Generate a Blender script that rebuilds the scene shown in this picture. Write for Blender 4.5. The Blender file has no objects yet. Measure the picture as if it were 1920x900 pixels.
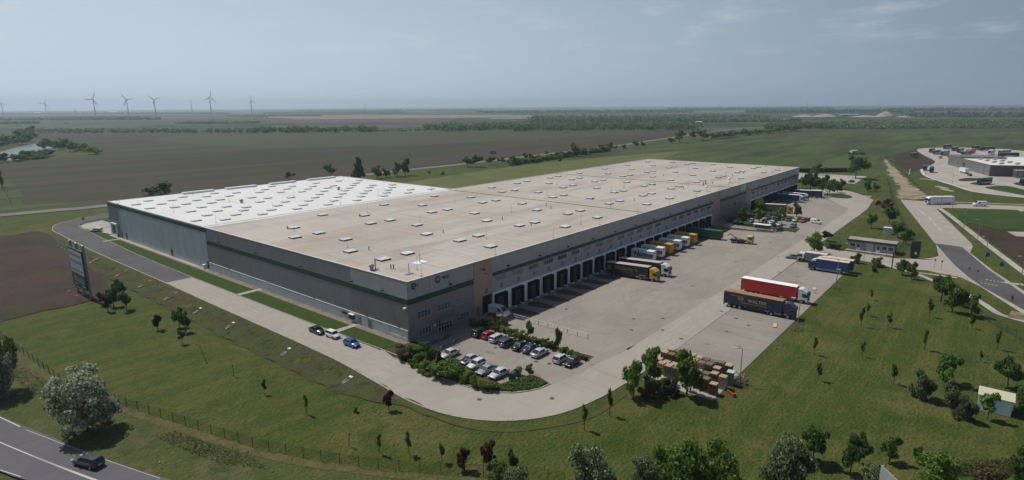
import bpy, math, random
from mathutils import Vector, Matrix
R_ = math.radians
rnd = random.Random(7)
S = bpy.context.scene
COL = S.collection

# ------------------------------------------------------------------ camera (drone above the site)
# metres; origin = near corner of the warehouse, x along its dock front, y along its side wall
CAM = Vector((-77.374, -92.313, 48.4))
RGT = Vector((0.637475, -0.770444, -0.006538)).normalized()
FWD = Vector((0.750963, 0.623208, -0.218327)).normalized()
UPV = RGT.cross(FWD).normalized()
FOC = 1124.06
cd = bpy.data.cameras.new('camera')
cam = bpy.data.objects.new('camera', cd)
COL.objects.link(cam)
cd.sensor_width = 36.0
cd.lens = 36.0 * FOC / 1920.0
cd.clip_start, cd.clip_end = 1.0, 60000.0
M = Matrix((RGT, UPV, -FWD)).transposed().to_4x4()
M.translation = CAM
cam.matrix_world = M
S.camera = cam

# ------------------------------------------------------------------ sky, sun, exposure
SUN_TO = Vector((-0.06, 0.635, 1.0)).normalized()
SUN_EL = math.asin(SUN_TO.z)
SUN_ROT = math.atan2(SUN_TO.x, SUN_TO.y)
w = bpy.data.worlds.new('World')
S.world = w
w.use_nodes = True
nt = w.node_tree
nt.nodes.clear()
N = nt.nodes.new
out = N('ShaderNodeOutputWorld')
bg = N('ShaderNodeBackground')
sky = N('ShaderNodeTexSky')
sky.sky_type = 'NISHITA'
sky.sun_disc = False
sky.sun_elevation = SUN_EL
sky.sun_rotation = SUN_ROT
sky.altitude = 120
sky.air_density = 1.0
sky.dust_density = 1.6
sky.ozone_density = 2.0
bg.inputs['Strength'].default_value = 0.05
# summer haze brightening the sky towards the horizon (more on the sun's side) and thin cumulus wisps
tc = N('ShaderNodeTexCoord')
sep = N('ShaderNodeSeparateXYZ')
nt.links.new(tc.outputs['Generated'], sep.inputs[0])
def wr(sock, a, b, c, d, smooth=True):
    n = N('ShaderNodeMapRange')
    n.inputs['From Min'].default_value = a; n.inputs['From Max'].default_value = b
    n.inputs['To Min'].default_value = c; n.inputs['To Max'].default_value = d
    if smooth: n.interpolation_type = 'SMOOTHSTEP'
    nt.links.new(sock, n.inputs['Value'])
    return n.outputs[0]
def wmix(fac, c1, c2):
    n = N('ShaderNodeMix'); n.data_type = 'RGBA'
    nt.links.new(fac, n.inputs['Factor'])
    for i, c in ((6, c1), (7, c2)):
        if isinstance(c, tuple): n.inputs[i].default_value = c + (1,)
        else: nt.links.new(c, n.inputs[i])
    return n.outputs[2]
veil = wmix(wr(sep.outputs['Y'], -0.1, 0.98, 0, 1, False), (3.2, 4.5, 5.8), (9.7, 11.4, 13.3))
col = wmix(wr(sep.outputs['Z'], 0.0, 0.55, 0.95, 0.0), sky.outputs[0], veil)
mx = N('ShaderNodeMath'); mx.operation = 'ADD'; mx.inputs[1].default_value = 0.12
nt.links.new(sep.outputs['Z'], mx.inputs[0])
dv = N('ShaderNodeVectorMath'); dv.operation = 'DIVIDE'
cmb = N('ShaderNodeCombineXYZ')
for i in range(3):
    nt.links.new(mx.outputs[0], cmb.inputs[i])
nt.links.new(tc.outputs['Generated'], dv.inputs[0])
nt.links.new(cmb.outputs[0], dv.inputs[1])
nz = N('ShaderNodeTexNoise'); nz.inputs['Scale'].default_value = 1.9
nz.inputs['Detail'].default_value = 10; nz.inputs['Roughness'].default_value = 0.6
nt.links.new(dv.outputs[0], nz.inputs['Vector'])
cl = N('ShaderNodeMath'); cl.operation = 'MULTIPLY'
nt.links.new(wr(nz.outputs['Fac'], 0.50, 0.78, 0, 0.5), cl.inputs[0])
nt.links.new(wr(sep.outputs['Z'], 0.03, 0.12, 0, 1), cl.inputs[1])
col = wmix(cl.outputs[0], col, (10.5, 11.3, 12.2))
nt.links.new(col, bg.inputs['Color'])
nt.links.new(bg.outputs[0], out.inputs['Surface'])

sd = bpy.data.lights.new('sun', 'SUN')
sd.energy = 3.2
sd.angle = R_(0.53)
sd.color = (1.0, 0.955, 0.89)
sun = bpy.data.objects.new('sun', sd)
COL.objects.link(sun)
sun.rotation_euler = SUN_TO.to_track_quat('Z', 'Y').to_euler()
sun.location = (0, 0, 300)
S.view_settings.view_transform = 'Standard'
S.view_settings.look = 'None'
S.view_settings.exposure = 0.26
S.view_settings.gamma = 1.0
S.view_settings.use_curve_mapping = False
S.cycles.max_bounces = 5
S.cycles.diffuse_bounces = 2
S.cycles.glossy_bounces = 2
S.cycles.transmission_bounces = 2
S.cycles.volume_bounces = 0
S.cycles.transparent_max_bounces = 10
S.cycles.use_denoising = True
HAZE_DENSITY = 1.15e-4

# ------------------------------------------------------------------ survey: photo points to ground metres
def g(px, py, z=0.0):
    d = RGT * ((px - 960) / FOC) - UPV * ((py - 450) / FOC) + FWD
    t = (z - CAM.z) / d.z
    return CAM + d * t
def depth(p):
    return (Vector(p) - CAM).dot(FWD)
def sstep(a, b, v):
    t = max(0.0, min(1.0, (v - a) / (b - a)))
    return t * t * (3 - 2 * t)
def pit(x, y):
    """dock pits: the yard slopes down to the dock doors"""
    if 25.0 <= x <= 161.5 or 207.5 <= x <= 291:
        return -1.15 * max(0.0, min(1.0, (y + 30.0) / 26.0))
    return 0.0
def ditch(x, y):
    """drainage ditch between the service road and the lawn"""
    e = sstep(-14, 4, y) * (1 - sstep(165, 195, y))
    b = -20.3 - 0.6 * math.sin(y * 0.05)
    if x < b:
        return -1.25 * e * (1 - sstep(0, 5.5, b - x))
    return -1.25 * e * (1 - sstep(0.3, 4.2, x - b))
def gz(x, y):
    if 20 < x < 292 and -33 < y < 96 and (y > -0.5 or pit(max(25, x), y) < 0 or pit(x, y) < 0):
        return -2.2
    z = -0.05 + ditch(x, y)
    return z

# ------------------------------------------------------------------ materials
MATS = {}
def L(nt_, a, b):
    nt_.links.new(a, b)
def base(name, rough=0.8, spec=0.3, metal=0.0):
    m = bpy.data.materials.new(name)
    m.use_nodes = True
    t = m.node_tree
    b = t.nodes['Principled BSDF']
    b.inputs['Roughness'].default_value = rough
    b.inputs['Metallic'].default_value = metal
    b.inputs['Specular IOR Level'].default_value = spec
    return m, t, b
def plain(name, c, rough=0.6, spec=0.4, metal=0.0, var=0.10, scale=2.0, coat=0.0):
    """one paint or material with slight uneven wear"""
    if name in MATS:
        return MATS[name]
    m, t, b = base(name, rough, spec, metal)
    tc = t.nodes.new('ShaderNodeTexCoord')
    n = t.nodes.new('ShaderNodeTexNoise')
    n.inputs['Scale'].default_value = scale
    n.inputs['Detail'].default_value = 5
    L(t, tc.outputs['Object'], n.inputs['Vector'])
    mx = t.nodes.new('ShaderNodeMix'); mx.data_type = 'RGBA'
    L(t, n.outputs['Fac'], mx.inputs['Factor'])
    mx.inputs[6].default_value = tuple(v * (1 - var) for v in c) + (1,)
    mx.inputs[7].default_value = tuple(min(1, v * (1 + var)) for v in c) + (1,)
    L(t, mx.outputs[2], b.inputs['Base Color'])
    if coat:
        b.inputs['Coat Weight'].default_value = coat
        b.inputs['Coat Roughness'].default_value = 0.08
    MATS[name] = m
    return m
def layered(name, c0, layers, rough=0.9, spec=0.15, bump=0.0, bscale=1.0, extra=None):
    """ground: base colour, then (colour, noise scale, lo, hi, amount, stretch xyz[, rot]) layers mixed over"""
    if name in MATS:
        return MATS[name]
    m, t, b = base(name, rough, spec)
    tc = t.nodes.new('ShaderNodeTexCoord')
    cur = None
    for i, ly in enumerate(layers):
        c, sc, lo, hi, amt, st = ly[:6]
        mp = t.nodes.new('ShaderNodeMapping')
        mp.inputs['Scale'].default_value = st
        mp.inputs['Location'].default_value = (i * 13.7, i * 7.1, 0)
        if len(ly) > 6:
            mp.inputs['Rotation'].default_value = (0, 0, ly[6])
        L(t, tc.outputs['Object'], mp.inputs['Vector'])
        n = t.nodes.new('ShaderNodeTexNoise')
        n.inputs['Scale'].default_value = sc
        n.inputs['Detail'].default_value = 6
        n.inputs['Roughness'].default_value = 0.65
        L(t, mp.outputs[0], n.inputs['Vector'])
        r = t.nodes.new('ShaderNodeMapRange')
        r.inputs['From Min'].default_value = lo
        r.inputs['From Max'].default_value = hi
        r.inputs['To Max'].default_value = amt
        L(t, n.outputs['Fac'], r.inputs['Value'])
        mx = t.nodes.new('ShaderNodeMix'); mx.data_type = 'RGBA'
        L(t, r.outputs[0], mx.inputs['Factor'])
        if cur is None:
            mx.inputs[6].default_value = tuple(c0) + (1,)
        else:
            L(t, cur, mx.inputs[6])
        mx.inputs[7].default_value = tuple(c) + (1,)
        cur = mx.outputs[2]
    if extra:
        cur = extra(t, tc, cur)
    L(t, cur, b.inputs['Base Color'])
    if bump:
        n = t.nodes.new('ShaderNodeTexNoise')
        n.inputs['Scale'].default_value = bscale
        n.inputs['Detail'].default_value = 4
        L(t, tc.outputs['Object'], n.inputs['Vector'])
        bp = t.nodes.new('ShaderNodeBump')
        bp.inputs['Strength'].default_value = 1.0
        bp.inputs['Distance'].default_value = bump
        L(t, n.outputs['Fac'], bp.inputs['Height'])
        L(t, bp.outputs[0], b.inputs['Normal'])
    MATS[name] = m
    return m
def lines_extra(axis, period, width, col, amt=0.6):
    """thin joints every <period> metres along an axis, broken up by noise"""
    def f(t, tc, cur):
        sp = t.nodes.new('ShaderNodeSeparateXYZ')
        L(t, tc.outputs['Object'], sp.inputs[0])
        d = t.nodes.new('ShaderNodeMath'); d.operation = 'DIVIDE'; d.inputs[1].default_value = period
        L(t, sp.outputs[axis], d.inputs[0])
        fr = t.nodes.new('ShaderNodeMath'); fr.operation = 'FRACT'
        L(t, d.outputs[0], fr.inputs[0])
        lt = t.nodes.new('ShaderNodeMath'); lt.operation = 'LESS_THAN'; lt.inputs[1].default_value = width / period
        L(t, fr.outputs[0], lt.inputs[0])
        am = t.nodes.new('ShaderNodeMath'); am.operation = 'MULTIPLY'; am.inputs[1].default_value = amt
        L(t, lt.outputs[0], am.inputs[0])
        mx = t.nodes.new('ShaderNodeMix'); mx.data_type = 'RGBA'
        L(t, am.outputs[0], mx.inputs['Factor'])
        L(t, cur, mx.inputs[6])
        mx.inputs[7].default_value = tuple(col) + (1,)
        return mx.outputs[2]
    return f
def both(*fs):
    def f(t, tc, cur):
        for q in fs:
            cur = q(t, tc, cur)
        return cur
    return f
def leafmat(name, cols, rough=0.65, trans=0.4):
    """foliage: each leaf clump takes one of the colours, each plant shifts a little"""
    if name in MATS:
        return MATS[name]
    m, t, b = base(name, rough, 0.2)
    geo = t.nodes.new('ShaderNodeNewGeometry')
    cr = t.nodes.new('ShaderNodeValToRGB')
    cr.color_ramp.interpolation = 'LINEAR'
    els = cr.color_ramp.elements
    while len(els) < len(cols):
        els.new(0.5)
    for i, c in enumerate(cols):
        els[i].position = i / (len(cols) - 1)
        els[i].color = tuple(c) + (1,)
    L(t, geo.outputs['Random Per Island'], cr.inputs['Fac'])
    oi = t.nodes.new('ShaderNodeObjectInfo')
    hs = t.nodes.new('ShaderNodeHueSaturation')
    mr_ = t.nodes.new('ShaderNodeMapRange')
    mr_.inputs['To Min'].default_value = 0.72
    mr_.inputs['To Max'].default_value = 1.3
    L(t, oi.outputs['Random'], mr_.inputs['Value'])
    L(t, mr_.outputs[0], hs.inputs['Value'])
    L(t, cr.outputs[0], hs.inputs['Color'])
    L(t, hs.outputs[0], b.inputs['Base Color'])
    tr = t.nodes.new('ShaderNodeBsdfTranslucent')
    L(t, hs.outputs[0], tr.inputs['Color'])
    ms = t.nodes.new('ShaderNodeMixShader')
    ms.inputs[0].default_value = trans
    L(t, b.outputs[0], ms.inputs[1])
    L(t, tr.outputs[0], ms.inputs[2])
    L(t, ms.outputs[0], t.nodes['Material Output'].inputs['Surface'])
    MATS[name] = m
    return m
def paint(c, name=None, rough=0.35, coat=0.4, metal=0.0):
    return plain(name or 'paint_%02x%02x%02x' % tuple(int(255 * min(1, v)) for v in c), c, rough, 0.5, metal, 0.05, 1.5, coat)

# ------------------------------------------------------------------ mesh helpers
class MB:
    def __init__(s):
        s.v, s.f = [], []
    def quad(s, a, b, c, d):
        n = len(s.v); s.v += [tuple(a), tuple(b), tuple(c), tuple(d)]; s.f.append((n, n + 1, n + 2, n + 3)); return s
    def box(s, x0, x1, y0, y1, z0, z1):
        n = len(s.v)
        s.v += [(x, y, z) for z in (z0, z1) for x, y in ((x0, y0), (x1, y0), (x1, y1), (x0, y1))]
        s.f += [tuple(n + i for i in q) for q in ((3, 2, 1, 0), (4, 5, 6, 7), (0, 1, 5, 4), (1, 2, 6, 5), (2, 3, 7, 6), (3, 0, 4, 7))]
        return s
    def prism(s, pts, z0, z1):
        n, k = len(s.v), len(pts)
        s.v += [(p[0], p[1], z0) for p in pts] + [(p[0], p[1], z1) for p in pts]
        s.f.append(tuple(n + k - 1 - i for i in range(k))); s.f.append(tuple(n + k + i for i in range(k)))
        for i in range(k):
            j = (i + 1) % k
            s.f.append((n + i, n + j, n + k + j, n + k + i))
        return s
    def prism_y(s, pts, y0, y1, inset=0.0):
        """side profile (x, z) pushed across y; the two side faces may be inset for a rounded look"""
        k = len(pts)
        cx = sum(p[0] for p in pts) / k; cz = sum(p[1] for p in pts) / k
        rings = [(y0, 1 - inset), (y0 + (y1 - y0) * 0.08, 1), (y1 - (y1 - y0) * 0.08, 1), (y1, 1 - inset)] if inset else [(y0, 1), (y1, 1)]
        s.loft([[(cx + (p[0] - cx) * q, y, cz + (p[1] - cz) * q) for p in pts] for y, q in rings])
        return s
    def loft(s, rings, close=True, cap=True):
        n, k = len(s.v), len(rings[0])
        for r in rings:
            s.v += [tuple(p) for p in r]
        for a in range(len(rings) - 1):
            for i in range(k if close else k - 1):
                j = (i + 1) % k
                s.f.append((n + a * k + i, n + a * k + j, n + (a + 1) * k + j, n + (a + 1) * k + i))
        if cap:
            s.f.append(tuple(n + k - 1 - i for i in range(k)))
            e = n + (len(rings) - 1) * k
            s.f.append(tuple(e + i for i in range(k)))
        return s
    def tube(s, p0, p1, r0, r1=None, k=6):
        p0, p1 = Vector(p0), Vector(p1)
        r1 = r0 if r1 is None else r1
        d = (p1 - p0)
        if d.length < 1e-6: return s
        d.normalize()
        a = d.orthogonal().normalized(); b = d.cross(a)
        rings = []
        for p, r in ((p0, r0), (p1, r1)):
            rings.append([p + (a * math.cos(6.28318 * i / k) + b * math.sin(6.28318 * i / k)) * r for i in range(k)])
        return s.loft(rings)
    def cyl_y(s, x, y0, y1, z, r, k=14):
        return s.tube((x, y0, z), (x, y1, z), r, r, k)
    def lathe(s, prof, k=12, c=(0, 0)):
        return s.loft([[(c[0] + r * math.cos(6.28318 * i / k), c[1] + r * math.sin(6.28318 * i / k), z) for i in range(k)] for r, z in prof])
    def mesh(s, name, mat, smooth=False):
        m = bpy.data.meshes.new(name)
        m.from_pydata(s.v, [], s.f)
        if mat: m.materials.append(mat)
        if smooth:
            for p in m.polygons: p.use_smooth = True
        m.update()
        return m
    def build(s, name, mat, parent=None, smooth=False, loc=None, rz=None):
        return link(name, s.mesh(name, mat, smooth), parent, loc, rz)
def link(name, data, parent=None, loc=None, rz=None):
    o = bpy.data.objects.new(name, data)
    COL.objects.link(o)
    if parent: o.parent = parent
    if loc: o.location = loc
    if rz is not None: o.rotation_euler = (0, 0, rz)
    return o
def tag(o, label=None, cat=None, group=None, kind=None):
    if label: o['label'] = label
    if cat: o['category'] = cat
    if group: o['group'] = group
    if kind: o['kind'] = kind
    return o
def thing(name, label, cat, loc=(0, 0, 0), rz=0.0, group=None):
    o = bpy.data.objects.new(name, None)
    o.empty_display_size = 0.3
    COL.objects.link(o)
    o.location = loc
    o.rotation_euler = (0, 0, rz)
    return tag(o, label, cat, group)
def boxes(name, mat, parent, lst):
    for b in lst: B(*b).build(name, mat, parent)
def B(x0, x1, y0, y1, z0, z1):
    return MB().box(x0, x1, y0, y1, z0, z1)
_fonts = {}
def text(name, s, size, mat, parent, loc, rot, shear=0.0, fat=0.0, ext=0.01, align='CENTER', space=1.0):
    key = (s, size, shear, fat, ext, align, space)
    if key not in _fonts:
        c = bpy.data.curves.new('lettering', 'FONT')
        c.body = s; c.size = size; c.shear = shear; c.offset = fat; c.extrude = ext; c.space_character = space
        c.align_x = align; c.align_y = 'CENTER'; c.resolution_u = 3
        t = bpy.data.objects.new('lettering', c)
        COL.objects.link(t)
        dg = bpy.context.evaluated_depsgraph_get()
        dg.update()
        _fonts[key] = bpy.data.meshes.new_from_object(t.evaluated_get(dg))
        bpy.data.objects.remove(t)
    me = _fonts[key].copy()
    me.materials.clear(); me.materials.append(mat)
    o = link(name, me, parent)
    o.location = loc; o.rotation_euler = rot
    return o
FACE_NY = (R_(90), 0, 0)            # lettering read from the -y side
FACE_NX = (R_(90), 0, R_(-90))      # lettering read from the -x side

def smooth_poly(pts, n=4):
    """closed Catmull-Rom through the points"""
    o, k = [], len(pts)
    for i in range(k):
        p0, p1, p2, p3 = (Vector(pts[(i + j - 1) % k][:2]) for j in range(4))
        for a in range(n):
            t = a / n
            o.append(0.5 * ((2 * p1) + (p2 - p0) * t + (2 * p0 - 5 * p1 + 4 * p2 - p3) * t * t + (3 * p1 - p0 - 3 * p2 + p3) * t ** 3))
    return o
def smooth_line(pts, n=5):
    o, k = [], len(pts)
    for i in range(k - 1):
        p0, p1, p2, p3 = (Vector(pts[max(0, min(k - 1, i + j - 1))][:2]) for j in range(4))
        for a in range(n):
            t = a / n
            o.append(0.5 * ((2 * p1) + (p2 - p0) * t + (2 * p0 - 5 * p1 + 4 * p2 - p3) * t * t + (3 * p1 - p0 - 3 * p2 + p3) * t ** 3))
    o.append(Vector(pts[-1][:2]))
    return o
def sheet(name, pts, z, mat, kind='structure'):
    m = bpy.data.meshes.new(name)
    m.from_pydata([(p[0], p[1], z) for p in pts], [], [tuple(range(len(pts)))])
    m.materials.append(mat); m.update()
    if m.polygons[0].normal.z < 0:
        m.flip_normals()
    return tag(link(name, m), kind=kind)
def px(*pts):
    return [g(*p) for p in pts]
def ribbon(name, pts, width, z, mat, smooth=True):
    p = smooth_line(pts) if smooth else [Vector(q[:2]) for q in pts]
    mb = MB()
    L_, R2 = [], []
    for i, q in enumerate(p):
        d = (p[min(i + 1, len(p) - 1)] - p[max(i - 1, 0)]).normalized()
        nrm = Vector((-d.y, d.x)) * width / 2
        L_.append(q + nrm); R2.append(q - nrm)
    for i in range(len(p) - 1):
        mb.quad((*R2[i], z), (*R2[i + 1], z), (*L_[i + 1], z), (*L_[i], z))
    return tag(mb.build(name, mat), kind='structure')
def kerb(name, pts, mat, w=0.16, h=0.12, z=0.0, smooth=False):
    p = smooth_line(pts) if smooth else [Vector(q[:2]) for q in pts]
    mb = MB()
    rings = []
    for i, q in enumerate(p):
        d = (p[min(i + 1, len(p) - 1)] - p[max(i - 1, 0)]).normalized()
        nrm = Vector((-d.y, d.x)) * w / 2
        a, b = q + nrm, q - nrm
        rings.append([(b.x, b.y, z - 0.1), (b.x, b.y, z + h), (a.x, a.y, z + h), (a.x, a.y, z - 0.1)])
    mb.loft(rings)
    return tag(mb.build(name, mat), kind='structure')
# ------------------------------------------------------------------ ground materials
GR = (0.061, 0.080, 0.015)
lawn = layered('lawn_grass', GR, [
    ((0.088, 0.095, 0.020), 0.045, 0.42, 0.58, 0.85, (1, 1, 1)),
    ((0.040, 0.068, 0.010), 0.16, 0.46, 0.56, 0.75, (0.06, 2.4, 1), 0.35),
    ((0.122, 0.110, 0.036), 0.035, 0.53, 0.64, 0.75, (1, 1, 1)),
    ((0.028, 0.060, 0.008), 0.11, 0.52, 0.64, 0.8, (1, 1, 1)),
    ((0.112, 0.092, 0.026), 0.4, 0.52, 0.68, 0.7, (1, 1, 1)),
    ((0.030, 0.046, 0.006), 1.7, 0.47, 0.64, 0.65, (0.7, 1.3, 1), 0.5),
    ((0.125, 0.112, 0.036), 3.2, 0.55, 0.70, 0.5, (1, 1, 1))], bump=0.45, bscale=2.0)
verge = layered('verge_grass', (0.062, 0.077, 0.02), [
    ((0.13, 0.105, 0.05), 0.16, 0.48, 0.66, 0.7, (1, 1, 1)),
    ((0.032, 0.055, 0.013), 0.35, 0.5, 0.66, 0.8, (1, 1, 1)),
    ((0.12, 0.10, 0.05), 1.6, 0.52, 0.72, 0.7, (1, 1, 1))], bump=0.4, bscale=2.0)
dry = layered('dry_grass', (0.105, 0.088, 0.036), [
    ((0.06, 0.07, 0.018), 0.3, 0.42, 0.58, 0.9, (1, 1, 1)),
    ((0.19, 0.155, 0.09), 1.5, 0.52, 0.72, 0.6, (1, 1, 1))], bump=0.3, bscale=2.0)
bed = layered('bed_soil', (0.0495, 0.0540, 0.0198), [
    ((0.0900, 0.0585, 0.0360), 0.35, 0.45, 0.6, 0.85, (1, 1, 1)),
    ((0.0270, 0.0450, 0.0135), 1.2, 0.5, 0.68, 0.8, (1, 1, 1))], bump=0.3, bscale=2.5)
freshlawn = layered('fresh_lawn', (0.0331, 0.0634, 0.0101), [
    ((0.0421, 0.0616, 0.0130), 0.2, 0.45, 0.62, 0.7, (1, 1, 1)),
    ((0.0194, 0.0401, 0.0065), 0.9, 0.5, 0.68, 0.7, (1, 1, 1)),
    ((0.0648, 0.0648, 0.0259), 2.5, 0.6, 0.75, 0.5, (1, 1, 1))], bump=0.2, bscale=3.0)
bank = layered('ditch_bank', (0.056, 0.068, 0.018), [
    ((0.0680, 0.0428, 0.0298), 0.16, 0.50, 0.62, 0.75, (1, 1, 1)),
    ((0.0713, 0.0486, 0.0356), 0.9, 0.54, 0.66, 0.7, (1, 1, 1)),
    ((0.0454, 0.0648, 0.0531), 0.45, 0.55, 0.66, 0.85, (1, 1, 1)),
    ((0.0194, 0.0292, 0.0091), 0.5, 0.52, 0.66, 0.8, (1, 1, 1)),
    ((0.1037, 0.0842, 0.0648), 2.5, 0.62, 0.74, 0.7, (1, 1, 1))], bump=0.5, bscale=1.6)
RA = 0.80   # plough lines run this way
plough = layered('ploughed_soil', (0.068, 0.043, 0.036), [
    ((0.036, 0.058, 0.012), 0.011, 0.49, 0.54, 0.85, (0.13, 4.0, 1), RA),
    ((0.0272, 0.0376, 0.0117), 0.006, 0.47, 0.56, 0.85, (0.3, 3.0, 1), RA),
    ((0.0551, 0.0389, 0.0324), 0.02, 0.50, 0.60, 0.7, (0.2, 3.5, 1), RA),
    ((0.0292, 0.0401, 0.0117), 0.05, 0.52, 0.62, 0.75, (0.12, 3.5, 1), RA),
    ((0.0324, 0.0227, 0.0194), 0.35, 0.5, 0.68, 0.6, (0.15, 2.0, 1), RA)], bump=0.2, bscale=0.6)
fallow = layered('fallow_soil', (0.060, 0.036, 0.028), [
    ((0.045, 0.052, 0.014), 0.09, 0.53, 0.62, 0.8, (1, 1, 1)),
    ((0.0201, 0.0241, 0.0088), 0.035, 0.46, 0.64, 0.7, (1, 1, 1)),
    ((0.0401, 0.0281, 0.0221), 0.3, 0.5, 0.66, 0.6, (1, 1, 1)),
    ((0.0161, 0.0140, 0.0080), 1.5, 0.5, 0.68, 0.6, (1, 1, 1)),
    ((0.0241, 0.0302, 0.0121), 2.5, 0.58, 0.7, 0.6, (1, 1, 1))], bump=0.3, bscale=1.5)
crop = layered('green_crop', (0.062, 0.092, 0.026), [
    ((0.0321, 0.0382, 0.0140), 0.008, 0.42, 0.62, 0.8, (0.5, 2.2, 1), RA),
    ((0.0193, 0.0297, 0.0096), 0.02, 0.48, 0.64, 0.7, (0.4, 2.5, 1), RA),
    ((0.0382, 0.0401, 0.0181), 0.12, 0.52, 0.68, 0.5, (0.3, 2.0, 1), RA)], bump=0.15, bscale=0.8)
far_a = layered('far_green', (0.06, 0.085, 0.035), [((0.0161, 0.0241, 0.0101), 0.004, 0.45, 0.6, 0.8, (1, 1, 1))])
far_b = layered('far_tan', (0.20, 0.17, 0.11), [((0.14, 0.13, 0.075), 0.004, 0.45, 0.6, 0.8, (1, 1, 1))])
far_c = layered('far_soil', (0.085, 0.065, 0.062), [((0.06, 0.06, 0.04), 0.004, 0.45, 0.6, 0.8, (1, 1, 1))])
far_d = layered('far_dark', (0.03, 0.047, 0.022), [((0.045, 0.06, 0.03), 0.006, 0.45, 0.6, 0.8, (1, 1, 1))])
PV = (0.266, 0.240, 0.198)
joint = lines_extra(0, 6.0, 0.07, (0.15, 0.14, 0.125), 0.45)
jointy = lines_extra(1, 6.0, 0.07, (0.15, 0.14, 0.125), 0.4)
yardm = layered('block_paving', PV, [
    ((0.225, 0.205, 0.178), 0.035, 0.45, 0.6, 0.8, (1, 1, 1)),
    ((0.305, 0.28, 0.245), 0.12, 0.52, 0.68, 0.6, (0.5, 1.6, 1), 0.1),
    ((0.19, 0.175, 0.155), 0.3, 0.55, 0.7, 0.6, (0.25, 2.0, 1), 0.4),
    ((0.33, 0.305, 0.27), 1.6, 0.52, 0.72, 0.5, (1, 1, 1)),
    ((0.12, 0.11, 0.10), 0.16, 0.66, 0.74, 0.6, (1, 1, 1))], rough=0.85, bump=0.02, bscale=6, extra=both(joint, jointy))
roadm = layered('pale_paving', (0.3195, 0.2898, 0.2475), [
    ((0.2790, 0.2565, 0.2205), 0.03, 0.45, 0.62, 0.8, (1, 1, 1)),
    ((0.3600, 0.3330, 0.2925), 0.15, 0.52, 0.68, 0.6, (0.4, 1.6, 1)),
    ((0.2340, 0.2160, 0.1890), 0.25, 0.56, 0.70, 0.55, (1.8, 0.22, 1)),
    ((0.3780, 0.3510, 0.3150), 1.8, 0.55, 0.75, 0.5, (1, 1, 1))], rough=0.85, bump=0.02, bscale=6)
apronm = layered('apron_paving', (0.272, 0.245, 0.21), [
    ((0.2115, 0.1935, 0.1710), 0.04, 0.45, 0.6, 0.8, (1, 1, 1)),
    ((0.1620, 0.1530, 0.1350), 0.14, 0.54, 0.68, 0.7, (2.2, 0.25, 1), -0.1),
    ((0.2880, 0.2655, 0.2340), 1.5, 0.52, 0.72, 0.5, (1, 1, 1)),
    ((0.1170, 0.1080, 0.0990), 0.25, 0.66, 0.74, 0.6, (1, 1, 1))], rough=0.85, bump=0.02, bscale=6,
    extra=both(lines_extra(0, 4.0, 0.12, (0.16, 0.15, 0.135), 0.5), lines_extra(1, 5.0, 0.08, (0.16, 0.15, 0.135), 0.3)))
asphalt = layered('asphalt', (0.0902, 0.0874, 0.0902), [
    ((0.0621, 0.0604, 0.0646), 0.05, 0.45, 0.62, 0.8, (1, 1, 1)),
    ((0.1035, 0.0994, 0.0994), 0.2, 0.52, 0.7, 0.6, (1.6, 0.3, 1)),
    ((0.1242, 0.1176, 0.1118), 3.0, 0.55, 0.75, 0.5, (1, 1, 1))], rough=0.8, bump=0.01, bscale=9)
concrete = layered('concrete', (0.37, 0.345, 0.30), [
    ((0.2567, 0.2401, 0.2111), 0.08, 0.45, 0.62, 0.8, (1, 1, 1)),
    ((0.3726, 0.3478, 0.3064), 0.6, 0.5, 0.7, 0.5, (1, 1, 1)),
    ((0.1987, 0.1822, 0.1573), 0.3, 0.6, 0.72, 0.5, (1, 1, 1))], rough=0.85)
kerbm = layered('kerb_stone', (0.36, 0.33, 0.28), [((0.2153, 0.1987, 0.1656), 0.8, 0.45, 0.65, 0.8, (1, 1, 1))])
dirt = layered('dirt_track', (0.28, 0.225, 0.155), [
    ((0.23, 0.175, 0.12), 0.05, 0.45, 0.6, 0.8, (1, 1, 1)),
    ((0.42, 0.35, 0.26), 0.12, 0.52, 0.7, 0.7, (1, 1, 1)),
    ((0.10, 0.09, 0.04), 0.09, 0.53, 0.62, 0.85, (1, 1, 1)),
    ((0.15, 0.12, 0.075), 0.3, 0.58, 0.7, 0.6, (1, 1, 1))], bump=0.1, bscale=1.0)
whitemark = plain('road_marking', (0.5, 0.5, 0.48), 0.8, 0.2, var=0.15, scale=6)
redpave = layered('red_paving', (0.12, 0.072, 0.062), [((0.10, 0.055, 0.048), 0.5, 0.45, 0.6, 0.8, (1, 1, 1)), ((0.16, 0.085, 0.07), 2.0, 0.5, 0.7, 0.6, (1, 1, 1))], rough=0.85)
water, _t, _b = base('pond_water', 0.12, 0.5)
_b.inputs['Base Color'].default_value = (0.10, 0.135, 0.13, 1)
_b.inputs['Roughness'].default_value = 0.3
_b.inputs['Specular IOR Level'].default_value = 0.3

# ------------------------------------------------------------------ terrain
def axis(lo, hi, step, far):
    a = [lo]
    while a[-1] < hi: a.append(a[-1] + step)
    s = step
    while a[-1] < far[1]:
        s *= 1.5; a.append(a[-1] + s)
    s = step
    while a[0] > far[0]:
        s *= 1.5; a.insert(0, a[0] - s)
    return a
ax = axis(-72, 20, 1.2, (-5000, 15000))
ay = axis(-60, 200, 2.0, (-9000, 14000))
gm = MB()
for y in ay:
    for x in ax:
        gm.v.append((x, y, gz(x, y) + (0.05 * math.sin(x * 0.31 + 1.3 * math.sin(y * 0.13)) * math.sin(y * 0.23) - 0.05 if x < -17 and -60 < y < 210 else 0)))
nx = len(ax)
for j in range(len(ay) - 1):
    for i in range(nx - 1):
        a = j * nx + i
        gm.f.append((a, a + 1, a + nx + 1, a + nx))
tag(gm.build('ground', lawn, smooth=True), kind='structure')
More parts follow.
